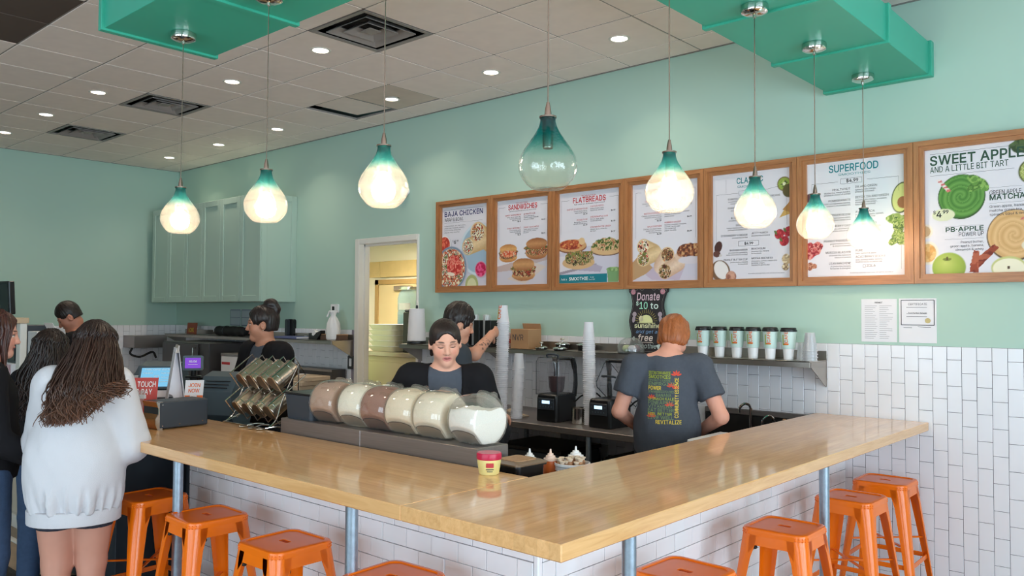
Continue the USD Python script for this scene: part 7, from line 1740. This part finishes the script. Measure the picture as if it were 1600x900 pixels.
        if self.eyes == 'open':
            tint(front * (1 - np.sqrt((ex / 0.0145) ** 2 + (ez / 0.0062) ** 2)) * 6, (226, 218, 212)); tint(front * (1 - np.sqrt((ex / 0.0058) ** 2 + (ez / 0.0062) ** 2)) * 6, (44, 30, 26))
            tint(front * (1 - np.sqrt((ex / 0.017) ** 2 + ((ez - 0.0068 + ex ** 2 * 12) / 0.0028) ** 2)) * 5, (30, 22, 22))
        else:
            tint(front * (1 - np.sqrt((ex / 0.0165) ** 2 + ((ez + 0.0055 - ex ** 2 * 14) / 0.0030) ** 2)) * 5, (36, 26, 24))
        self.extra_tint(V, C, tint)
        obj('body', (V, F), m['skin'], self.t, smooth=True, color=C)
        return self
    def extra_tint(self, V, C, tint): pass
    # ---- hair
    def cap(self, thick=0.012, face=((0, 0.118, -0.030), (0.066, 0.088, 0.112)), low=-0.055, wave=0.004, freq=(60, 14), extra=None, color=None, top=0.0, mt=None, name='hair', ears=False):
        s, fd, Rh = self.s, Field(), self.Rh
        P = self.H
        fd.el(P((0, -0.014, 0.036 + top * 0.5)), np.array((0.075 + thick, 0.093 + thick, 0.081 + thick + top)) * s, 0.02, Rh)
        if low < -0.03: fd.el(P((0, -0.045, -0.03)), np.array((0.062 + thick * 0.6, 0.052 + thick * 0.6, 0.06)) * s, 0.03, Rh)
        if extra: extra(fd, P)
        fd.carve(P(face[0]), np.array(face[1]) * s, 0.012, Rh)
        if ears:
            for sd in (1, -1): fd.carve(P((0.09 * sd, -0.002, -0.025)), np.array((0.028, 0.032, 0.042)) * s, 0.01, Rh)
        hc = self.hc
        fd.fn(lambda g, D: np.maximum(D, (low * s - ((g - hc) @ Rh[:, 2]))), hc - 0.2, hc + 0.2)
        def disp(V):
            q = (V - hc) @ Rh / s
            a = np.arctan2(q[:, 0], -q[:, 1] + 0.02)
            return wave * (meshkit.noise(np.column_stack([a * freq[0] / 6.28, q[:, 2] * freq[1], np.hypot(q[:, 0], q[:, 1]) * freq[1]]), 3) - 0.4) + wave * 0.7 * (meshkit.noise(np.column_stack([a * freq[0] / 2.5, q[:, 2] * freq[1], q[:, 1] * 9]), 8) - 0.5)
        V, F = field_mesh(fd, 0.0042, None, disp=disp)
        obj(name, (V, F), mt or self.hair_mat(color), self.t, smooth=True)
        return self
    def hair_mat(self, color=None, tip=None):
        c = color or self.hairc
        nm = 'hair_%d_%d_%d' % c
        return mat(nm, c, 0.42, spec=0.4, noise=(55, 0.35, (3, 3, 0.5)))
    def locks(self, n, length, spread, seed, wave=0.012, color=None, tips=None, back=1.0, side_bias=0.0, r0=0.011, front=False, name='hair', fall=0.10, wv=(16, 26), slant=0.0):
        """hanging locks of hair from the scalp down the back: tapered strands in one mesh, coloured from root to tip"""
        r_ = np.random.default_rng(seed); s = self.s; ms, cs = [], []
        c0, c1 = np.array(lin(color or self.hairc)), np.array(lin(tips or color or self.hairc))
        for k in range(n):
            az = r_.uniform(-2.3, 2.3) if not front else r_.uniform(-2.6, 2.6)        # 0 = straight back
            el = r_.uniform(0.05, 1.35)
            dr = np.array([math.sin(az) * math.cos(el), -math.cos(az) * math.cos(el), math.sin(el)])
            root = np.array([0, -0.012, 0.036]) + dr * [0.077, 0.095, 0.084]
            hz = np.array([dr[0], dr[1], 0]); hz /= np.linalg.norm(hz) + 1e-9
            out = 0.084 + 0.024 * r_.random()
            L = length * r_.uniform(0.80, 1.05) - 0.05 * abs(math.sin(az)) - slant * hz[0]
            pts = [root, root + dr * 0.011]
            mid = hz * [out * 0.92, out * 1.12, 0] + [0, -0.012, -0.015 + 0.03 * r_.random()]
            if el > 0.5: pts.append((root + mid) / 2 + dr * 0.020)
            pts.append(mid)
            low = np.array([hz[0] * out * spread * r_.uniform(0.75, 1.2) + side_bias * 0.4, -abs(hz[1]) * out * 0.9 * back - fall * 0.55 if hz[1] < 0.35 else 0.03, -0.17 - 0.02 * r_.random()])
            end = np.array([hz[0] * out * spread * r_.uniform(0.7, 1.35) + side_bias + 0.014 * r_.standard_normal(), low[1] - 0.015 + 0.016 * r_.standard_normal() - 0.02, -L])
            pts += [low, (low * 0.45 + end * 0.55) + [0.012 * r_.standard_normal(), 0.010 * r_.standard_normal(), 0], end]
            p = smooth_path(pts, 5); m_ = len(p); u = np.linspace(0, 1, m_)
            ph = r_.uniform(0, 6.28); w_ = r_.uniform(*wv)
            amp = wave * np.clip(u * 1.6 - 0.25, 0, 1.2)
            p = p + np.column_stack([amp * np.sin(w_ * u + ph), amp * 0.8 * np.cos(w_ * u * 0.9 + ph), 0 * u])
            rr = r0 * r_.uniform(0.6, 1.15) * np.clip(np.minimum(0.45 + u * 4, 1.25 - 0.95 * u ** 1.5), 0.12, 1)
            # hair falls from the head but hangs upright in the world
            hang = np.clip((-p[:, 2] - 0.02) / 0.1, 0, 1)[:, None]
            pw = (p @ self.Rh.T) * (1 - hang) + p * hang if True else p
            v, f = tube(self.hc + pw * s, rr * s, 4)
            cc = c0 * (1 - u[:, None] ** 3.2) + c1 * u[:, None] ** 3.2
            cc = cc * r_.uniform(0.6, 1.35)
            col = np.vstack([np.repeat(cc, 4, 0), cc[:1], cc[-1:]])
            ms.append((v, f)); cs.append(col)
        obj(name, cat_mesh(ms), m['hair_strands'], self.t, smooth=True, color=np.vstack(cs))
        return self
    # ---- clothes
    def garment(self, name, mt, grow=0.018, hem=0.86, sleeve=0.5, neck=True, collar=0.0, belly=0.0, folds=(0.006, 9), label=None, opening=None, step=0.0085, hips=0.0, loose=0.0, vneck=0.0, sleeve_r=0.0, smooth=True, crease=0.0):
        s, fd = self.s, Field()
        g = 1.0 if self.female else 1.12
        R_ = self.L
        fd.el(self.chest, np.array((0.142 * g + grow + loose * 0.4, 0.098 * g + grow + loose * 0.5, 0.175)) * s, 0.05, R_)
        fd.el(self.waist, np.array((0.125 * g + grow + belly + loose, 0.09 * g + grow + belly + loose, 0.17)) * s, 0.07, R_)
        zr = max(0.16, 0.95 - hem + 0.14)
        fd.el(self.pelvis + [0, 0, 0.02], np.array((0.16 + grow + hips + loose * 0.6, 0.115 + grow + hips + loose * 0.6, zr)) * s, 0.07)
        for sd in (1, -1):
            fd.rc(self.neck + [0, 0, -0.028], self.sh(sd), (0.050 + grow * 0.6) * s, (0.054 * g + grow * 0.9) * s, 0.05)
            if sd in self.arms and sleeve > 0:
                e, w = self.arms[sd][0], self.arms[sd][1]; S_ = self.sh(sd)
                if sleeve <= 1.0:
                    q = S_ + (e - S_) * sleeve; d_ = (e - S_) / np.linalg.norm(e - S_)
                    fd.rc(S_, S_ + (e - S_) * min(1.25, sleeve + 0.3), (0.052 * g + grow) * s, (0.046 * g + grow + 0.012) * s, 0.03, None, (q, d_))
                else:
                    fd.rc(S_, e, (0.05 * g + grow + sleeve_r * 0.6) * s, (0.043 * g + grow + sleeve_r) * s, 0.03)
                    t_ = sleeve - 1.0; q = e + (w - e) * t_; d_ = (w - e) / np.linalg.norm(w - e)
                    fd.rc(e, w, (0.043 * g + grow + sleeve_r) * s, (0.030 * g + grow + sleeve_r * 0.4) * s, 0.02, None, (q, d_))
        nk, hc = self.neck, self.hc
        if neck:
            fd.carve(nk + self.L @ np.array([0, 0.022 + collar * 0.8 + 0.02 * (vneck > 0), 0.045 + collar - vneck * 0.4]), np.array((0.064, 0.075, 0.042 + vneck)) * s, 0.012, self.L)
        if opening:  # a jacket worn open: (half width at chest, half width at hem)
            a, b = opening
            def op(gp, D):
                z = gp[..., 2] / s; w_ = a + (b - a) * np.clip((1.35 - z) / 0.45, 0, 1)
                d_ = np.maximum(np.abs(gp[..., 0]) - w_ * s, -(gp[..., 1] + 0.005))
                return np.maximum(D, -d_)
            lo, hi = fd.bounds(); fd.fn(op, lo, hi)
        lo, hi = fd.bounds()
        fd.fn(lambda gp, D: np.maximum(D, hem * s - gp[..., 2]), lo, hi)
        am, fr = folds
        z0 = hem * s
        def disp(V):
            n1 = meshkit.fbm(V * [fr, fr, fr * 0.55] + 3.1, 3) - 0.5
            n2 = meshkit.noise(V @ np.array([[1, 0.35, 0], [-0.35, 1, 0.2], [0.5, -0.2, 0.6]]) * [fr * 1.6, fr * 1.6, fr * 0.7], 5) - 0.5
            d = am * (1.6 * n1 + 1.1 * n2)
            if crease:
                h_ = np.clip(1 - (V[:, 2] - z0) / 0.16, 0, 1); a = np.arctan2(V[:, 0], V[:, 1])
                d = d + crease * h_ * (meshkit.noise(np.column_stack([a * 9, V[:, 2] * 5, 0 * a]), 11) - 0.5) * 2
            return d * np.clip((V[:, 2] - z0) / 0.012, 0, 1)
        V, F = field_mesh(fd, step, None, disp=disp)
        p = obj(name, (V, F), mt, self.t, label=label, smooth=smooth if smooth is not True else 50)
        return V, F, p
    def trousers(self, name, mt, grow=0.014, top=0.98, bottom=0.08):
        s, fd = self.s, Field()
        fd.el(self.pelvis, np.array((0.16 + grow, 0.115 + grow, 0.13)) * s, 0.06); fd.el(self.waist - [0, 0, 0.06], np.array((0.13 + grow, 0.095 + grow, 0.12)) * s, 0.05)
        for sd in (1, -1):
            h, k, a = [np.array(q) * s for q in self.legs[sd]]
            fd.rc(h, k, (0.09 + grow) * s, (0.07 + grow) * s, 0.03); fd.rc(k, a, (0.07 + grow) * s, (0.05 + grow) * s, 0.02)
        lo, hi = fd.bounds()
        fd.fn(lambda g, D: np.maximum(np.maximum(D, bottom * s - g[..., 2]), g[..., 2] - top * s), lo, hi)
        V, F = field_mesh(fd, 0.011, None, disp=lambda V: 0.005 * (meshkit.fbm(V * [9, 9, 16], 3) - 0.5))
        obj(name, (V, F), mt, self.t, smooth=50)
        return self
    def shoes(self, mt):
        s = self.s
        for sd in (1, -1):
            a = np.array(self.legs[sd][2]) * s; fd = Field()
            fd.rc(a + np.array([0, -0.02, -0.03]) * s, a + np.array([0.01 * sd, 0.16, -0.045]) * s, 0.05 * s, 0.04 * s, 0.03); fd.rc(a, a + [0, -0.01, 0.02], 0.05 * s, 0.05 * s, 0.03)
            z0 = 0.004
            lo, hi = fd.bounds(); fd.fn(lambda g, D: np.maximum(D, z0 - g[..., 2]), lo, hi)
            V, F = field_mesh(fd, 0.008); obj('shoe', (V, F), mt, self.t, smooth=50)
        return self
painted('hair_strands', 0.38, 0.45)
black_cloth = mat('black_cloth', (24, 22, 25), 0.85, spec=0.2, bump=(220, 0.3)); grey_tee = mat('grey_tee', (78, 82, 92), 0.85, spec=0.2, noise=(60, 0.06), bump=(260, 0.25)); dark_pants = mat('dark_pants', (34, 36, 44), 0.85, spec=0.2)
denim = mat('denim', (54, 74, 104), 0.8, noise=(40, 0.15), bump=(200, 0.3)); sweat_white = mat('sweat_white', (206, 203, 207), 0.9, spec=0.15, bump=(260, 0.3)); dark_shoe = mat('dark_shoe', (30, 28, 30), 0.6)

# the girl in the white sweatshirt, seen from behind at the bar
p1 = Figure('person', 'girl in an oversized white sweatshirt and dark shorts seen from behind, long wavy brown hair', (-4.305, 1.605, 0), (-0.86, 0.51), 1.675, (196, 140, 120), hair=(40, 25, 22), head=(0.15, 0.15, 0), head_at=(0.070, 0.03, 1.545))
p1.arm(1, (0.235, 0.02, 1.05), (0.20, 0.25, 1.14), (0, 1, 0.0), (0, 0, -1)); p1.arm(-1, (-0.165, 0.11, 1.06), (-0.15, 0.24, 1.14), (0.3, 1, 0), (0, 0, -1))
p1.thick = 1.22; p1.legs = {1: ((0.09, 0, 0.88), (0.078, 0.01, 0.49), (0.08, -0.02, 0.085)), -1: ((-0.09, 0, 0.88), (-0.078, 0.01, 0.49), (-0.08, -0.02, 0.085))}; p1.shR = p1.shR + [0.005, 0, 0]; p1.shL = p1.shL + [0.055, 0, 0]
p1.body(); p1.cap(0.010, wave=0.006, freq=(70, 9), low=-0.09)
p1.garment('sweatshirt', sweat_white, 0.030, 0.755, 1.86, belly=0.012, folds=(0.014, 7.0), hips=0.026, loose=0.030, sleeve_r=0.026, crease=0.026, step=0.0085)
def hem_band(fig, name, mt, z0, z1, a, b, cy=-0.01, r=0.012):
    n = 72; al = np.linspace(0, 2 * PI, n, endpoint=False); S = []
    for z, q in ((z0, -0.004), (z0 + 0.004, 0.002), ((z0 + z1) / 2, 0.003), (z1 - 0.004, 0.004), (z1, -0.004)):
        S.append(np.column_stack([(a + q + 0.0012 * np.cos(al * 36)) * np.cos(al), cy + (b + q + 0.0012 * np.cos(al * 36)) * np.sin(al), np.full(n, z)]))
    obj(name, loft(S), mt, fig.t, smooth=60)
hem_band(p1, 'hem_band', sweat_white, 0.692, 0.765, 0.206, 0.163)
p1.trousers('shorts', mat('navy_shorts', (40, 42, 54), 0.85), 0.012, 0.95, 0.67); p1.shoes(m['white_plastic'])
p1.locks(1250, 0.345, 1.32, 21, 0.015, (38, 23, 20), (108, 70, 50), 1.25, -0.01, 0.0054, fall=0.24, slant=0.07)
# the dark haired girl half hidden between the two others
p2 = Figure('person', 'person with long dark hair half hidden behind the girl in the white sweatshirt', (-5.47, 1.87, 0), (-0.6, 0.8), 1.60, (190, 136, 112), hair=(40, 28, 24), head=(0.2, 0.1, 0))
p2.arm(1, (0.23, 0.0, 1.05), (0.18, 0.22, 1.05)); p2.arm(-1, (-0.23, 0, 1.03), (-0.18, 0.2, 0.98))
p2.body(); p2.cap(0.015, wave=0.006, low=-0.08); p2.garment('top', black_cloth, 0.022, 0.84, 1.85); p2.trousers('jeans', denim); p2.shoes(dark_shoe)
p2.locks(520, 0.44, 1.45, 33, 0.016, (38, 26, 22), (58, 36, 28), 1.0, 0.0, 0.008)
# the girl at the left edge of the picture
p3 = Figure('person', 'girl in a black top with long straight auburn hair, cut off by the picture edge', (-4.78, 1.36, 0), (0.25, 0.97), 1.72, (214, 156, 136), hair=(74, 42, 34), head=(-0.1, 0.1, 0))
p3.arm(1, (0.22, 0.02, 1.08), (0.19, 0.22, 0.98)); p3.arm(-1, (-0.23, 0.0, 1.08), (-0.22, 0.16, 0.92))
p3.body(); p3.cap(0.013, wave=0.004, low=-0.08); p3.garment('sweater', black_cloth, 0.026, 0.86, 1.9, hips=0.01); p3.trousers('jeans', denim); p3.shoes(dark_shoe)
p3.locks(560, 0.46, 1.15, 44, 0.004, (70, 38, 31), (92, 54, 42), 0.9, 0.0, 0.0075, wv=(3, 7))
obj('collar', tube(smooth_path([(0.03, -0.145, 1.30), (0.0, -0.155, 1.285), (-0.05, -0.15, 1.30), (-0.09, -0.12, 1.34)], 6), 0.022, 8), mat('pale_collar', (196, 190, 196), 0.7), p3.t)
# the man at the back left, looking down
p4 = Figure('person', 'young man with short dark hair and black collared shirt looking down at the far left', (-7.83, 2.93, 0), (-0.42, -0.90), 1.80, (190, 128, 104), hair=(36, 26, 22), female=False, eyes='down', head=(0.0, 0.50, 0), lean=0.10)
p4.arm(1, (0.25, 0.08, 1.12), (0.16, 0.32, 1.05)); p4.arm(-1, (-0.25, 0.08, 1.12), (-0.16, 0.32, 1.05))
p4.body(); p4.cap(0.005, ((0, 0.122, -0.040), (0.076, 0.092, 0.112)), -0.035, 0.004, (60, 40), top=0.013, ears=True); p4.garment('polo_shirt', black_cloth, 0.02, 0.86, 0.55); p4.trousers('trousers', dark_pants); p4.shoes(dark_shoe)
obj('collar', tube([p4.neck + [0.062 * math.cos(a), 0.066 * math.sin(a) - 0.002, 0.022 + 0.012 * -math.sin(a)] for a in np.linspace(0, 2 * PI, 24, endpoint=False)], 0.015, 8, closed=True), black_cloth, p4.t)
# the woman with her hair in a bun, in profile behind the tills
p5 = Figure('person', 'woman with a high bun and black jacket in profile behind the canister rack', (-5.12, 3.14, 0), (0.02, -1.0), 1.765, (188, 130, 104), lip=(160, 88, 84), hair=(36, 26, 24), head=(-0.62, 0.06, 0))
p5 = p5
p5.arm(1, (0.235, 0.05, 1.10), (0.17, 0.26, 1.06)); p5.arm(-1, (-0.24, 0.03, 1.09), (-0.17, 0.25, 1.04))
p5.body(); p5.cap(0.010, ((0, 0.124, -0.036), (0.074, 0.094, 0.112)), -0.050, 0.006, (40, 26), ears=True,
       extra=lambda fd, P: (fd.el(P((0, -0.062, 0.130)), np.array((0.050, 0.048, 0.038)), 0.012), fd.el(P((0.0, -0.088, 0.095)), np.array((0.044, 0.036, 0.034)), 0.02)))
p5.garment('shirt', grey_tee, 0.016, 0.88, 0.4); p5.garment('jacket', black_cloth, 0.034, 0.86, 1.9, opening=(0.075, 0.10), sleeve_r=0.006)
p5.trousers('trousers', dark_pants); p5.shoes(dark_shoe)
for sd in (1, -1): obj('earring', mv(trimesh.creation.icosphere(1, 0.005), p5.H((0.083 * sd, -0.008, -0.044))), m['steel_bright'], p5.t)
# the woman in front, looking down behind the jars
p6 = Figure('person', 'woman in an open black jacket and grey shirt looking down behind the glass jars', (-3.11, 2.965, 0), (0.72, -0.69), 1.69, (220, 162, 138), lip=(188, 104, 100), hair=(40, 28, 26), eyes='down', head=(0.14, 0.26, 0.05))
p6.arm(1, (0.29, 0.01, 1.19), (0.28, 0.09, 0.99), (0, 0.1, -1), (-1, 0, 0)); p6.arm(-1, (-0.25, 0.0, 1.10), (-0.21, 0.09, 0.90), (0, 0.1, -1), (1, 0, 0))
p6.body(); p6.cap(0.006, ((0, 0.122, -0.028), (0.066, 0.090, 0.112)), -0.085, 0.003, (60, 6), extra=lambda fd, P: (fd.el(P((0, -0.105, -0.045)), np.array((0.042, 0.036, 0.05)), 0.03), [fd.rc(P((0.068 * sd, 0.01, 0.02)), P((0.066 * sd, -0.03, -0.07)), 0.012, 0.011, 0.02) for sd in (1, -1)]))
p6.garment('shirt', grey_tee, 0.020, 0.88, 0.4, belly=0.01, folds=(0.006, 8)); p6.garment('jacket', black_cloth, 0.034, 0.84, 1.9, opening=(0.085, 0.115), sleeve_r=0.014, loose=0.012, folds=(0.010, 9))
p6.trousers('trousers', dark_pants); p6.shoes(dark_shoe)
def on_front(V, x, z, R_=0.03):
    k = np.argsort(((V[:, 0] - x) ** 2 + (V[:, 2] - z) ** 2) - 9.0 * (V[:, 1] > 0))[:12]; return V[k, 1].max()
obj('shirt_logo', mv(text('yes', 0.022, True, 0.055), (-0.075, 0.142, 1.235), np.array([[-1, 0, 0], [0, 0, 1], [0, 1, 0]], float)), m['ink_olive'], p6.t, smooth=False)
obj('badge', mv(cbox((0, 0, 0), (0.022, 0.004, 0.05), 0.002), (-0.118, 0.158, 1.195), rot((0, 1, 0), 0.1)), m['white_plastic'], p6.t, smooth=False)
# the dark haired man behind her, reaching for the cups
class Tattooed(Figure):
    def extra_tint(self, V, C, tint):
        e, w = self.arms[-1][0], self.arms[-1][1]; d = w - e; t = ((V - e) @ d) / (d @ d); dist = np.linalg.norm(V - e - t[:, None] * d, axis=1)
        on = (t > 0.12) & (t < 0.75) & (dist < 0.06)
        tint(on * np.clip((meshkit.noise(V * 62, 4) - 0.56) * 9, 0, 1), (70, 52, 52), 0.75)
p7 = Tattooed('person', 'dark haired man in profile reaching with a tattooed forearm for the tallest cup stack', (-4.125, 4.02, 0), (0.56, 0.83), 1.77, (206, 148, 122), hair=(38, 28, 26), female=False, eyes='down', head=(0.0, 0.22, 0), lean=0.02)
SK = lambda w: np.linalg.inv(rot((0, 0, 1), p7.rz)) @ (np.array(w, float) - [-4.125, 4.02, 0])
hand7 = SK((-4.305, 4.655, 1.60))
p7.arm(-1, SK((-4.045, 4.145, 1.432)), SK((-4.145, 4.425, 1.562)), SK((-4.25, 4.70, 1.63)) - SK((-4.145, 4.425, 1.562)), SK((-4.37, 4.68, 1.62)) - SK((-4.25, 4.67, 1.62)), 0.30)
p7.arm(1, (0.27, 0.05, 1.14), (0.2, 0.25, 1.05))
p7.body(hand_fine=hand7); p7.cap(0.013, ((0, 0.124, -0.040), (0.076, 0.092, 0.112)), -0.055, 0.012, (30, 30), top=0.016, ears=True)
p7.garment('shirt', mat('dark_tee', (50, 54, 60), 0.85), 0.018, 0.86, 0.62); p7.trousers('trousers', dark_pants); p7.shoes(dark_shoe)
# the blond man at the sink, from behind
p8 = Figure('person', 'strawberry blond man in a grey printed T-shirt seen from behind at the work counter', (-2.60, 4.33, 0), (-0.47, 0.88), 1.735, (222, 158, 136), hair=(156, 88, 48), female=False, eyes='down', head=(-0.25, 0.55, 0.0), lean=0.06, head_at=(0.035, 0.115, 1.575))
p8.arm(-1, (-0.285, -0.03, 1.13), (-0.20, 0.20, 1.01)); p8.arm(1, (0.315, -0.05, 1.12), (0.17, 0.17, 0.985))
p8.body(); p8.cap(0.017, ((0, 0.112, -0.05), (0.074, 0.080, 0.104)), -0.080, 0.013, (30, 16), top=0.008, ears=False, extra=lambda fd, P: [fd.rc(P((0.07 * sd, -0.01, 0.02)), P((0.072 * sd, -0.03, -0.05)), 0.022, 0.016, 0.02) for sd in (1, -1)])
sv, sf, sp_ = p8.garment('t_shirt', grey_tee, 0.016, 0.83, 0.62, belly=0.012, hips=0.010, folds=(0.014, 9), loose=0.014, collar=0.026)
p8.trousers('trousers', dark_pants); p8.shoes(dark_shoe)
# the print on his back follows the cloth
back = sv[(sv[:, 1] < 0.02)]
from scipy.interpolate import LinearNDInterpolator
bi = LinearNDInterpolator(back[:, [0, 2]], back[:, 1])
def on_back(fm):
    v, f = fm   # print x runs to his right as seen from behind
    y = bi(v[:, 0], v[:, 1]); y = np.where(np.isnan(y), np.nanmean(y), y) - 0.0035
    return np.column_stack([v[:, 0], y, v[:, 1]]), f
def bt(s, x, z, h_, w_, ink, vert=False):
    g = text(s, h_, True, w_)
    v = g[0]
    if vert: v = v @ rot((0, 0, 1), PI/2).T
    v = v + [x, z, 0]
    obj('print', on_back((v, g[1])), m[ink], p8.t, smooth=False)
x0, x1 = -0.105, 0.085
rows = [('DESTINATION PARADISE', 0.020, 'ink_olive', 0.13), ('SMOOTHIES', 0.024, 'ink_olive', 0.13), ('FRESH FRUIT & SUNSHINE', 0.015, 'chalk_green', 0.13), ('ENERGIZE', 0.022, 'chalk_green', 0.16), ('POWER', 0.026, 'ink_yellow', 0.075), ('STRAWBERRIES PEACHES', 0.016, 'chalk_green', 0.15), ('BANANA', 0.022, 'chalk_green', 0.09), ('SPINACH KALE', 0.018, 'ink_olive', 0.15), ('PINEAPPLE', 0.024, 'chalk_green', 0.15),
        ('VITAMINS', 0.018, 'chalk_green', 0.14), ('EAT BETTER', 0.022, 'chalk_green', 0.15), ('FEEL BETTER', 0.018, 'ink_olive', 0.14), ('LIVE WELL', 0.022, 'chalk_green', 0.15), ('REVITALIZE', 0.026, 'ink_yellow', 0.15)]
mat('chalk_green', (112, 132, 96), 0.8)
z = 1.385
for k, (s_, h_, ink, w_) in enumerate(rows):
    h_ *= 0.84; z -= h_ + 0.0042; bt(s_, x0 + (0.0 if k not in (6, 13) else 0.045), z, h_, w_, ink)
bt('COMMUNITY ESSENCE', 0.072, 1.115, 0.022, 0.23, 'ink_yellow', True)
def leaf_shape(cx, cz, r, n=5):
    return unary_union([affinity.rotate(affinity.scale(Point(cx, cz + r * 0.55).buffer(r * 0.5), 0.42, 1.15), a, origin=(cx, cz - r * 0.2)) for a in np.linspace(-70, 70, n)])
for cx, cz, r in ((0.058, 1.362, 0.024), (0.03, 1.295, 0.022), (-0.085, 1.225, 0.020), (0.02, 1.185, 0.022), (-0.085, 1.12, 0.022), (0.056, 1.285, 0.016)):
    obj('print', on_back(flat(leaf_shape(cx, cz, r))), mat('print_red', (206, 74, 58), 0.8), p8.t, smooth=False)
